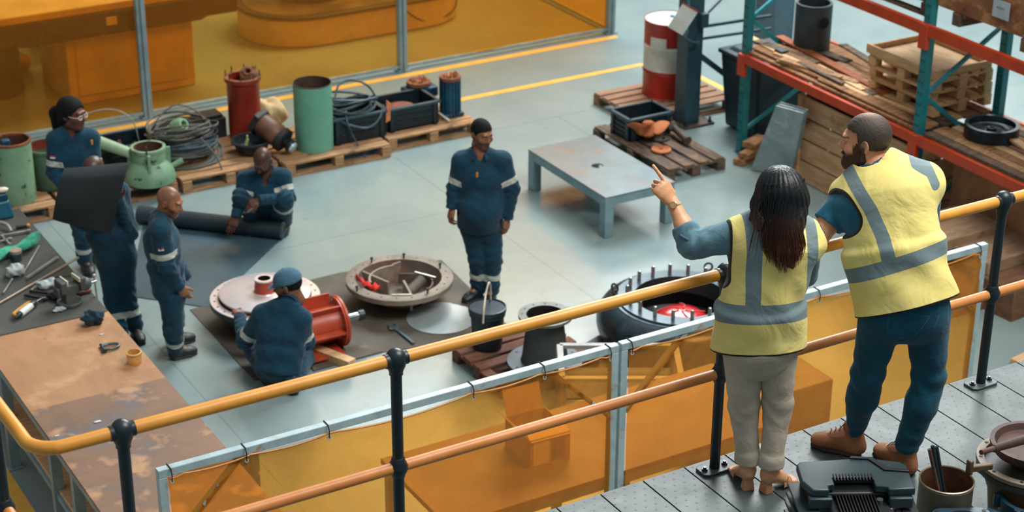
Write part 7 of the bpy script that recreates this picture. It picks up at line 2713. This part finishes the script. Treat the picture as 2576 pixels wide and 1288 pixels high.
# vest
ax = nrm(ne - pe)
v = Vol(np.min([SA, SB, pe], 0) - .24, np.max([SA, SB, ne], 0) + .14, .0058)
hemc = Q(1905, 874, .0)
hem_r = Q(1905, 930, .0)
v.ecap(hem_r, wa, (.238, .165), (.205, .145), sideT, k=.05, end=.3).ecap(wa, ch, (.185, .145), (.19, .13), sideT, k=.05).ecap(ch, ne, (.19, .118), (.11, .07), sideT, k=.05)
v.cap(lerp(SA, ne, .3), SA, .078, .086, k=.05).cap(lerp(SB, ne, .3), SB, .078, .084, k=.05)
v.disp(fold_fn(22, 9, .007))
v.op(crease(wa, ax, .25, 28, .005, 4), wa - .35, wa + .35, 0, 'a', 0)
v.plane(hemc + h_ * 0, nrm(np.array([0, 0, -1.0]) + fwd * -.22), .004)
# armholes
arm_cuts = []
oA = SA - sideT * .047
A0, A1 = oA + np.array([0, 0, .07]), oA + np.array([0, 0, -.25])
oB = SB + sideT * .050
B0, B1 = oB + np.array([0, 0, .05]), oB + np.array([0, 0, -.20])
RD_ = nrm(v_ * .93 - np.array([0, 0, .36]))
cuts = [(A0 - sideT * .055, A1 - sideT * .055, .075, .085), (B0 + sideT * .055, B1 + sideT * .055, .072, .078)]


def slab(c0, c1, r, sd, thru=None):
    """sideways armhole: everything beyond a rounded slot"""
    c0, c1 = V3(c0), V3(c1)
    ab = c1 - c0
    L2 = (ab ** 2).sum()

    def fn(X, Y, Z):
        t = np.clip(((X - c0[0]) * ab[0] + (Y - c0[1]) * ab[1] + (Z - c0[2]) * ab[2]) / L2, 0, 1)
        dx, dy, dz = X - c0[0] - t * ab[0], Y - c0[1] - t * ab[1], Z - c0[2] - t * ab[2]
        q = dx * sd[0] + dy * sd[1] + dz * sd[2]
        q2 = np.minimum(q, 0)
        dx, dy, dz = dx - (q - q2) * sd[0], dy - (q - q2) * sd[1], dz - (q - q2) * sd[2]
        if thru is not None:
            w = dx * thru[0] + dy * thru[1] + dz * thru[2]
            dx, dy, dz = dx - w * thru[0], dy - w * thru[1], dz - w * thru[2]
        return np.sqrt(dx * dx + dy * dy + dz * dz) - r
    return fn


fA = slab(Q(1811, 566, .05), Q(1806, 700, .05), .047, -sideT, RD_)
fB = slab(oB + np.array([0, 0, .02]) + sideT * -.01, oB + np.array([0, 0, -.13]) + sideT * -.01, .056, sideT)
for f_ in (fA, fB):
    v.op(f_, v.lo, v.lo + v.n * v.h, .003, 's')
v.ecap(ne + np.array([0, 0, .03]), ne + np.array([0, 0, .12]), (.075, .05), (.09, .06), sideT, k=.006, mode='s')
hz = hemc[2]
nH = nrm(np.array([0, 0, -1.0]) + fwd * -.22)


def edge_fn(V):
    X, Y, Z = V[:, 0], V[:, 1], V[:, 2]
    e1 = .011 - np.abs((V - hemc) @ nH)
    e2 = .010 - np.abs(fA(X, Y, Z))
    e3 = .009 - np.abs(fB(X, Y, Z))
    return np.maximum(e1, np.maximum(e2, e3))


sc_, hb_ = V3(wa), 0
uL = uband(ch, sideT, ZU, lambda h: -.118 + .0 * h, .0325, -.33, .3)
zb0 = Q(1905, 790, .14)[2]
uR = uband(ch, sideT, ZU, lambda h: .150 + .10 * np.maximum(0, -h), .030, -.33, .3)
hcut = lambda f: (lambda V: np.minimum(f(V), V[:, 2] - zb0))
uL, uR = hcut(uL), hcut(uR)
hbd = lambda V: .046 - np.abs(V[:, 2] - zb0 + ((V - Q(1905, 790, .14)) @ fwd) * .26)
vest = skin_obj('vest', [(v, None)], VESTW, wom, attrs={'band': maxof([uL, uR, hbd]), 'edge': edge_fn}, org=org)
# trousers
v = Vol(np.min([HA, KA, AA, heA], 0) - .14, np.max([HB, KB, AB], 0) + .2, .0065)
v.ecap(pe + np.array([0, 0, .02]), (HA + HB) / 2, (.175, .135), (.165, .125), sideT, k=.04)
legs = [(v, None)]
zc = (AA[2] + AB[2]) / 2 - .018
for H0, K0, A0_ in ((HA, KA, AA), (HB, KB, AB)):
    v = Vol(np.min([H0, K0, A0_], 0) - .14, np.max([H0, K0, A0_], 0) + .13, .006)
    v.cap(H0, K0, .093, .068, k=.02).cap(K0, A0_ + np.array([0, 0, .015]), .067, .054, k=.03)
    v.disp(fold_fn(31, 14, .005))
    v.op(crease(K0, A0_ - H0,   .12, 70, .004, 3), K0 - .2, K0 + .2, 0, 'a', 0)
    v.cap(A0_ - np.array([0, 0, .03]), A0_ + np.array([0, 0, .022]), .063, .064, k=.002)
    v.plane((0, 0, zc), (0, 0, -1), .003)
    v.cap(A0_ - np.array([0, 0, .06]), A0_ + np.array([0, 0, .01]), .044, .042, k=.003, mode='s')
    legs.append((v, None))
skin_obj('trousers', legs, CHINO, wom, org=org)
# sandals
SAND = pm('sandal_tan', 'c48e68', 'b8825c', 8, rough=.5)
for T in FT:
    G = lambda p: tuple((T @ np.array([p[0], p[1], p[2], 1]))[:3] - O3)
    m = MB()
    prof = [(-.005, .062), (.03, .058), (.075, .040), (.12, .022), (.165, .020), (.185, .022)]
    wd = [.026, .030, .030, .040, .038, .020]
    vs, fs = [], []
    for (yy, zz), w_ in zip(prof, wd):
        for s in (-1, 1):
            vs += [G((s * w_, yy, zz - .006)), G((s * w_, yy, zz + .006))]
    for i in range(5):
        a = i * 4
        fs += [(a, a + 4, a + 6, a + 2), (a + 1, a + 3, a + 7, a + 5), (a, a + 1, a + 5, a + 4), (a + 2, a + 6, a + 7, a + 3)]
    fs += [(0, 2, 3, 1), (20, 21, 23, 22)]
    m.add(vs, fs)
    o = m.build('sandal', SAND, wom, .003)
    hl = MB()
    vs = [G(p) for p in ((-.028, -.012, 0), (.028, -.012, 0), (.028, .034, 0), (-.028, .034, 0), (-.020, -.008, .058), (.020, -.008, .058), (.020, .028, .055), (-.020, .028, .055))]
    hl.add(vs, [(3, 2, 1, 0), (4, 5, 6, 7), (0, 1, 5, 4), (1, 2, 6, 5), (2, 3, 7, 6), (3, 0, 4, 7)]).build('heel', SAND, o, .003)
    vs, fs = [], []
    N = 14
    for yy in (.085, .135):
        for i in range(N + 1):
            a = PI * i / N
            vs.append(G((.043 * math.cos(a), yy + .01 * math.sin(a), .018 + (.046 if yy < .1 else .030) * math.sin(a))))
    for i in range(N):
        fs.append((i, i + 1, i + N + 2, i + N + 1))
    MB().add(vs, fs).build('strap', SAND, o)
    ch_ = MB()
    for i in range(5):
        c0 = (-.028 + .014 * i, .108, .060 - .0012 * (i - 2) ** 2)
        ch_.tube([G((c0[0] + .010 * math.cos(a), c0[1] + .008 * math.sin(a), c0[2] + .004 * math.cos(a + i))) for a in [k * 2 * PI / 14 for k in range(14)]], .0022, 6, closed=True)
    ch_.build('gold_chain', pm('gold', 'd8b070', 'c49a58', 8, rough=.2, metal=.95), o)
# watch
y = nrm(WA_ - EA)
wc = WA_ - y * .018
m = MB()
m.lathe([(.030, -.007), (.032, -.006), (.032, .006), (.030, .007), (.030, -.007)], o=tuple(wc - O3), ax=tuple(y), n=32, caps=False, sy=1.0)
wt = m.build('watch_strap', pm('strap_beige', 'c8b090', 'baa080', 8, rough=.5), wom)
wn = nrm(-v_ + np.array([0, 0, .55]) - h_ * .25)
wn = nrm(wn - y * wn.dot(y))
fc = wc + wn * .031
MB().lathe([(.015, 0), (.0165, .001), (.0165, .006), (.015, .0075), (.0, .0075)], o=tuple(fc - O3), ax=tuple(wn), n=32).build('watch_case', pm('gold', ''), wt)
MB().lathe([(.0145, .0078), (.0, .008)], o=tuple(fc - O3), ax=tuple(wn), n=28, caps=False).build('watch_dial', pm('gold_dial', 'e8c890', 'd8b478', 20, rough=.15, metal=.8), wt)

# long hair: volume plus strands
hc = Th[:3, 3]
HM = hair_mat('dark_ombre_hair', '0e1418', '744028', (Q(1970, 500)[2]) - 2.7, (Q(1970, 650)[2]) - 2.7)
v = Vol(np.min([Q(1870, 720, .25), Q(2060, 380, -.2)], 0) - .14, np.max([Q(1870, 720, .25), Q(2060, 380, -.2)], 0) + .14, .0052)
Rh = Th[:3, :3]
v.ell(hc + Rh @ np.array([0, -.022, .022]), (.104, .118, .104), Rh, k=.02)
hp = [hc + Rh @ np.array([0, -.06, -.02]), Q(1966, 560, .10), Q(1982, 620, .13), Q(1985, 672, .15)]
v.ecap(hp[0], hp[1], (.110, .075), (.098, .052), h_, k=.05)
v.ecap(hp[1], hp[2], (.092, .050), (.058, .030), h_, k=.04)
v.ecap(hp[2], hp[3], (.050, .024), (.016, .008), h_, k=.03)
v.ecap(Q(1915, 520, .02), Q(1900, 556, .06), (.05, .035), (.035, .015), h_, k=.04)
v.ell(hc + Rh @ np.array([0, .115, -.055]), (.072, .085, .09), Rh, k=.01, mode='s')
hcx = hc


def hair_disp(X, Y, Z):
    a = np.arctan2((X - hcx[0]) * h_[0] + (Y - hcx[1]) * h_[1], -((X - hcx[0]) * v_[0] + (Y - hcx[1]) * v_[1]) + .05)
    u = (X - hcx[0]) * h_[0] + (Y - hcx[1]) * h_[1]
    lowz = np.clip((hcx[2] - Z) / .1, 0, 1)
    return .0022 * np.sin(a * 46 + 3 * np.sin(Z * 9)) + lowz * .0045 * np.sin(u * 105 + 2.5 * np.sin(Z * 14 + 1)) + 0 * Z


v.disp(hair_disp)
hair = skin_obj('hair', [(v, None)], HM, wom, org=org, it=1)
st = MB()
rr = random.Random(77)
for i in range(330):
    s = rr.uniform(-1, 1)
    o_ = rr.uniform(0, 1)
    x0 = s * .100
    p0 = hc + Rh @ np.array([x0, -.022 - .112 * math.sqrt(max(0, 1 - (s * .97) ** 2)) * .9, .03 + rr.uniform(-.02, .04)])
    cxx = 1968 + s * 50
    p1 = Q(cxx, 560, .11 + .055 * math.sqrt(max(0, 1 - s * s)))
    if s < -.55 and rr.random() < .25:
        p1 = Q(rr.uniform(1900, 1940), rr.uniform(515, 545), .10)
        ex, ey = rr.uniform(1872, 1950), rr.uniform(560, 680)
        p2 = Q(ex + 12, (530 + ey) / 2, .16)
        p3 = Q(ex, ey, .15)
    else:
        t_ = rr.uniform(.55, 1)
        ex = 1980 + s * 48 - rr.uniform(0, 22) * (1 if s < .2 else 0)
        p2 = Q((cxx + ex) / 2 + rr.uniform(-5, 5), 615, .12 + .05 * math.sqrt(max(0, 1 - s * s)))
        p3 = Q(ex * .75 + 1982 * .25 + rr.uniform(-8, 8), 600 + 92 * t_ - abs(s) * 30, .15 + rr.uniform(-.01, .02))
    pts = spline([tuple(p - O3) for p in (p0, p1, p2, p3)], 5)
    r0 = rr.uniform(.0016, .0036)
    st.tube(pts, [r0 * (1 - .75 * k / (len(pts) - 1)) for k in range(len(pts))], 4)
st.build('hair_strands', HM, hair)['kind'] = 'stuff'

# =============================== man
D = at(2235, 1165, 2.7).dot(hv)
ne, ub, mb, pe = Q(2205, 418, -.22), Q(2222, 500, -.13), Q(2248, 620, -.02), Q(2278, 760, .06)
SA, SB = Q(2138, 492, -.26), Q(2322, 462, -.14)
EA = V3(onY(2052, 618, 6.14)) + np.array([0, 0, .035])
WA_ = EA + np.array([-.23, .03, -.0])
EB, WB = Q(2325, 590, -.32), V3(onY(2235, 585, 6.15)) + np.array([0, 0, .04])
HA, HB = Q(2215, 800, .06), Q(2332, 790, .08)
KA, KB = Q(2182, 945, .14 - .10), Q(2337, 950, .06)
heA, toA = V3(at(2178, 1150, 2.7)), V3(at(2048, 1118, 2.7))
heB, toB = V3(at(2300, 1205, 2.7)), V3(at(2210, 1142, 2.7))
toA = heA + nrm(toA - heA) * .30
toB = heB + nrm(toB - heB) * .30
AA = heA + nrm(toA - heA) * .075 + np.array([0, 0, .13])
AB = heB + nrm(toB - heB) * .075 + np.array([0, 0, .13])
org = (float(heA[0]), float(heA[1]), 2.7)
O3 = np.array(org)
side = nrm(SB - SA)
SKM = 'cf9274'
sk = srgb(SKM)
fdir = -h_ * .93 + v_ * .33 + np.array([0, 0, -.16])
Th = frame_yz(Q(2176, 351, -.27), fdir, (0, 0, 1), 1.07)
lo = np.min([ne, SA, SB, EA, WA_, EB, WB, KA, heA, heB, toA, toB], 0) - .2
hi = np.max([ne, SB, SA, EA, EB, WB, KB, pe], 0) + .25
b = Vol(lo, hi, .015)
b.ecap(pe, mb, (.16, .12), (.16, .11), side, k=.05).ecap(mb, ub, (.16, .11), (.19, .11), side, k=.05).ecap(ub, ne, (.19, .10), (.07, .06), side, k=.05)
b.cap(ne, Th[:3, 3] + Th[:3, :3] @ np.array([0, -.04, -.14]), .062, .060, k=.03)
for s_, e_, w_ in ((SA, EA, WA_), (SB, EB, WB)):
    b.cap(s_, e_, .055, .046).cap(e_, w_, .044, .030)
for h0_, k_, a_ in ((HA, KA, AA), (HB, KB, AB)):
    b.cap(h0_, k_, .070, .05, k=.005).cap(k_, a_, .048, .034, k=.005)
for a_, t_ in ((AA, toA), (AB, toB)):
    b.cap(a_, a_ * .4 + t_ * .6 + np.array([0, 0, .0]), .035, .03)
cons = lambda V: np.tile(sk, (len(V), 1))
fa = Vol(np.min([SA, EA, WA_], 0) - .09, np.max([SA, EA, WA_], 0) + .09, .006)
fa.cap(lerp(SA, EA, .2), EA, .062, .050, k=.02).cap(EA, lerp(EA, WA_, .4), .050, .047, k=.02).cap(lerp(EA, WA_, .4), WA_, .047, .031, k=.02)
chunks = [(b, None, cons), (fa, None, cons), head_chunk(Th, SKM, beard='3c1e12', brow='2a1810', h=.0036, lips='a8604c', scalp='5a4638', bald_spot='a87c62')]
for s_, e_, w_, sg in ((SA, EA, WA_, 1), (SB, EB, WB, -1)):
    y2 = nrm(w_ - e_)
    z2 = nrm(np.array([0, 0, 1.0]) - y2 * y2[2])
    chunks.append(hand_chunk(axisT(w_, np.cross(y2, z2) * sg, y2, z2, 1.08), SKM, h=.0045))
man = skin_obj('person', chunks, SKF, org=org)
tag(man, 'bearded man in a yellow vest and jeans, leaning forward on the rail', 'person')
# t-shirt
v = Vol(np.min([ne, SA, SB, EA, EB, pe], 0) - .18, np.max([ne, SB, SA, EB, pe], 0) + .15, .008)
v.ecap(pe, mb, (.15, .11), (.19, .13), side, k=.05).ecap(mb, ub, (.19, .13), (.215, .125), side, k=.05).ecap(ub, ne, (.21, .12), (.085, .075), side, k=.06)
slv = lerp(SA, EA, .72)
v.cap(lerp(SA, ne, .4), SA, .085, .088, k=.04).cap(SA, slv, .088, .074, k=.03)
v.cap(lerp(SB, ne, .4), SB, .085, .088, k=.04).cap(SB, lerp(SB, EB, .8), .086, .070, k=.03)
v.disp(fold_fn(44, 16, .005))
v.op(crease(lerp(SA, EA, .35), EA - SA + side * .1, .12, 55, .006, 2), SA - .2, SA + .2, 0, 'a', 0)
d = nrm(EA - SA)
c = lerp(SA, EA, .68)
v.op(lambda X, Y, Z, c=c, d=d: -np.minimum((X - c[0]) * d[0] + (Y - c[1]) * d[1] + (Z - c[2]) * d[2], .13 - np.sqrt((X - c[0]) ** 2 + (Y - c[1]) ** 2 + (Z - c[2]) ** 2)), c - .15, c + .15, .004, 's')
v.cap(c - d * .03, c + d * .05, .060, .062, k=.004, mode='s')
nd = nrm(Th[:3, 3] - ne)
v.cap(ne + nd * .02, ne + nd * .14, .066, .075, k=.008, mode='s')
skin_obj('tshirt', [(v, None)], TEE, man, org=org)
cn = MB()
cs, cf = side, nrm(np.cross(side, nd))
cn.tube([tuple(ne + nd * .012 + cs * .076 * math.cos(a) + cf * .074 * math.sin(a) - O3) for a in [k * 2 * PI / 30 for k in range(30)]], .010, 8, closed=True)
cn.build('neckband', pm('tee_neckband', '173d50', '1d4659', 9, rough=.85), man)
# vest
ax = nrm(ub - pe)
v = Vol(np.min([SA, SB, pe], 0) - .28, np.max([SA, SB, ne, pe], 0) + .22, .0062)
hemc = Q(2290, 778, .06)
low = pe + nrm(pe - mb) * .10
v.ecap(low, mb, (.25, .205), (.225, .155), side, k=.06, end=.3).ecap(mb, ub, (.225, .155), (.225, .135), side, k=.06).ecap(ub, ne, (.215, .125), (.13, .085), side, k=.06)
v.cap(lerp(SA, ne, .3), SA, .095, .103, k=.05).cap(lerp(SB, ne, .3), SB, .095, .105, k=.05)
v.disp(fold_fn(52, 7.5, .010))
v.op(crease(lerp(mb, pe, .5), side + ax * .4, .28, 26, .007, 1), mb - .4, mb + .4, 0, 'a', 0)
nH = nrm(np.cross(Q(2425, 735, .05) - Q(2165, 800, .05), RD_))
if nH[2] > 0:
    nH = -nH
hemp = Q(2165, 797, .05)
v.plane(hemp, nH, .004)
outA = nrm(-h_ + v_ * .35)
dA = nrm(np.array([0, 0, -1.0]) + v_ * .0 + h_ * .22)
fA = slab(Q(2096, 500, .0), Q(2121, 557, .0), .079, -h_, RD_)
outB = nrm(h_ + v_ * .5)
fB = slab(SB + h_ * .075 + v_ * .03, SB + h_ * .06 + v_ * .02 + np.array([0, 0, -.11]), .060, outB)
for f_ in (fA, fB):
    v.op(f_, v.lo, v.lo + v.n * v.h, .003, 's')
v.cap(ne + nd * .03, ne + nd * .16, .088, .10, k=.008, mode='s')
horiz = nrm(Q(2388, 610, .1) - Q(2118, 699, .1))
nb_ = nrm(np.cross(horiz, RD_))
if nb_[2] < 0:
    nb_ = -nb_
bc = Q(2250, 666, .13)
hband = lambda V: .034 - np.abs((V - bc) @ nb_)


def poly_stripe(P, w, top):
    """tape following points given on the back of the vest, seen square to the back"""
    P = [V3(p) for p in P]
    s2, up2 = nrm(h_), nrm(np.array([0, 0, 1.0]) - v_ * 0)

    def fn(V):
        best = np.full(len(V), 9.0)
        x, z = V @ h_, V[:, 2]
        for a, b_ in zip(P[:-1], P[1:]):
            ax_, az, bx, bz = a @ h_, a[2], b_ @ h_, b_[2]
            L2 = (bx - ax_) ** 2 + (bz - az) ** 2
            t = np.clip(((x - ax_) * (bx - ax_) + (z - az) * (bz - az)) / L2, 0, 1)
            best = np.minimum(best, np.hypot(x - ax_ - t * (bx - ax_), z - az - t * (bz - az)))
        return np.minimum(w - best, (V - bc) @ nb_)
    return fn


s1_ = poly_stripe([Q(2134, 434, -.15), Q(2160, 482, -.05), Q(2195, 540, .06), Q(2222, 600, .1), Q(2238, 668, .13)], .031, 0)
s2_ = poly_stripe([Q(2302, 410, -.1), Q(2340, 434, -.05), Q(2357, 472, -.0)], .021, 0)
edge_fn = lambda V: np.maximum(.010 - np.abs((V - hemp) @ nH), np.maximum(.010 - np.abs(fA(V[:, 0], V[:, 1], V[:, 2])),   .009 - np.abs(fB(V[:, 0], V[:, 1], V[:, 2]))))
skin_obj('vest', [(v, None)], VESTW, man, attrs={'band': maxof([hband, s1_, s2_]), 'edge': edge_fn}, org=org)
# jeans
v = Vol(np.min([HA, KA, AA, KB], 0) - .15, np.max([HB, KB, AB, pe], 0) + .18, .0068)
v.ecap(pe + np.array([0, 0, .03]), (HA + HB) / 2 + np.array([0, 0, .02]), (.195, .15), (.185, .145), side, k=.05)
for H0, K0, A0_, r_ in ((HA, KA, AA, .102), (HB, KB, AB, .108)):
    v.cap(H0, K0, r_, .075, k=.03)
    md = lerp(K0, A0_, .35) - v_ * .012
    v.cap(K0, md, .074, .074, k=.03).cap(md, A0_ + np.array([0, 0, .02]), .074, .056, k=.03)
    v.ell(lerp(pe, H0, .75) - v_ * .05, (.09, .08, .10), k=.05)
v.disp(fold_fn(61, 13, .005))
for K0, A0_, H0 in ((KA, AA, HA), (KB, AB, HB)):
    v.op(crease(K0, A0_ - H0, .13, 62, .0065, 3), K0 - .2, K0 + .2, 0, 'a', 0)
    v.op(crease(A0_ + np.array([0, 0, .06]), K0 - A0_, .09, 85, .007, 6), A0_ - .15, A0_ + .2, 0, 'a', 0)
v.plane((0, 0, 2.7 + .115), (0, 0, -1), .004)


def line2(P, w=.0022):
    P = [V3(p) for p in P]

    def fn(V):
        best = np.full(len(V), 9.0)
        x, z = V @ h_, V[:, 2]
        for a, b_ in zip(P[:-1], P[1:]):
            ax_, az, bx, bz = a @ h_, a[2], b_ @ h_, b_[2]
            L2 = (bx - ax_) ** 2 + (bz - az) ** 2 + 1e-9
            t = np.clip(((x - ax_) * (bx - ax_) + (z - az) * (bz - az)) / L2, 0, 1)
            best = np.minimum(best, np.hypot(x - ax_ - t * (bx - ax_), z - az - t * (bz - az)))
        return np.where((V - (pe + v_ * .0)) @ v_ < .02, w - best, -.05)
    return fn


k1 = line2([Q(2238, 790, .2), Q(2232, 832, .2), Q(2262, 850, .2), Q(2298, 842, .2), Q(2337, 790, .2), Q(2238, 780, .2)])
k2 = line2([Q(2392, 775, .2), Q(2388, 815, .2), Q(2400, 822, .2)])
k3 = line2([Q(2367, 755, .2), Q(2362, 790, .2), Q(2345, 825, .2), Q(2300, 855, .2)])
skin_obj('jeans', [(v, None)], JEAN, man, attrs={'edge': maxof([k1, k2, k3])}, org=org)
# boots with laces
BRN = pm('brown_suede', '9c6642', '83512f', 6, rough=.8, bump=.12, c3='6b3f25', s3=5, t3=(.55, .7))
for A0_, t_, he in ((AA, toA, heA), (AB, toB, heB)):
    o = boot(A0_, t_, he, None, BRN, man, org, sole=pm('boot_sole', '2a2420', '332b26', 9, rough=.7), w=.050, h=.0048, base=2.70)
    L_ = nrm(t_ - he)
    sd = np.cross(L_, ZU)
    lc = MB()
    for k in range(4):
        c0 = he + L_ * (.115 + .022 * k) + np.array([0, 0, .150 - .014 * k])
        lc.tube([tuple(c0 + sd * s * .026 - np.array([0, 0, .012]) - O3 - np.array([0, 0, 0])) for s in (-1,)] + [tuple(c0 - O3)] + [tuple(c0 + sd * .026 - np.array([0, 0, .012]) + L_ * .012 - O3)], .0022, 6)
    c0 = he + L_ * .112 + np.array([0, 0, .160])
    for s in (-1, 1):
        lc.tube(spline([tuple(q - O3) for q in (c0, c0 + sd * s * .022 + np.array([0, 0, .008]), c0 + sd * s * .032 + L_ * .015 - np.array([0, 0, .010]), c0 + L_ * .006)], 5), .0019, 6)
    lc.build('laces', pm('lace', '2c241e', '3a3028', 9, rough=.7), o)
# hair: short, thin at the crown
v = Vol((-.12, -.14, -.10), (.12, .13, .15), .0042)
v.ell((0, -.018, .024), (.0815, .1005, .0945), k=.01)
v.plane((0, .066, .062), (0, 1, -.40))
v.op(lambda X, Y, Z: np.maximum(np.maximum(-(Y - (.040 + (Z < .055) * -.022)), (Z - .060)), -1 + 0 * X) * 1.0, (-.12, -.02, -.1), (.12, .12, .06), .004, 's')
v.plane((0, -.015, -.030), (0, .35, -1))
v.disp(lambda X, Y, Z: .0016 * np.sin(X * 420 + 2 * np.sin(Z * 200)) * np.sin(Y * 390 + Z * 300))
def hcol(V):
    C = np.tile(srgb('3d332c'), (len(V), 1))
    m = (.75 * np.exp(-((V[:, 0]) ** 2 + (V[:, 1] + .030) ** 2) / .0011) * (V[:, 2] > .05))[:, None]
    return C * (1 - m) + srgb('9a7660') * m


skin_obj('hair', [(v, Th, hcol)], vcol('short_hair', rough=.6, bump=.9, bs=260), man, org=org, it=1)
v = Vol((-.10, -.04, -.16), (.10, .14, .03), .0038)
v.ell((0, .036, -.083), (.060, .066, .048), k=.02).ell((0, .070, -.104), (.042, .040, .036), k=.02)
v.ecap((-.062, .012, .005), (-.052, .03, -.07), (.010, .022), (.018, .03), (1, 0, 0), k=.02).ecap((.062, .012, .005), (.052, .03, -.07), (.010, .022), (.018, .03), (1, 0, 0), k=.02)
v.ecap((-.030, .088, -.047), (.030, .088, -.047), (.0075, .014), (.0075, .014), (0, 0, 1), k=.01)
v.ell((0, .075, .0), (.050, .060, .045), k=.012, mode='s')
v.ell((0, .112, -.060), (.021, .022, .0085), k=.004, mode='s')
v.disp(lambda X, Y, Z: .0018 * np.sin(X * 380 + 2 * np.sin(Z * 150)) * np.sin(Y * 350 + Z * 260))
skin_obj('beard', [(v, Th)], pm('red_brown_beard', '3c1f14', '55301f', 60, lo=.35, hi=.65, rough=.65, bump=.9, bscale=240), man, org=org, it=1)
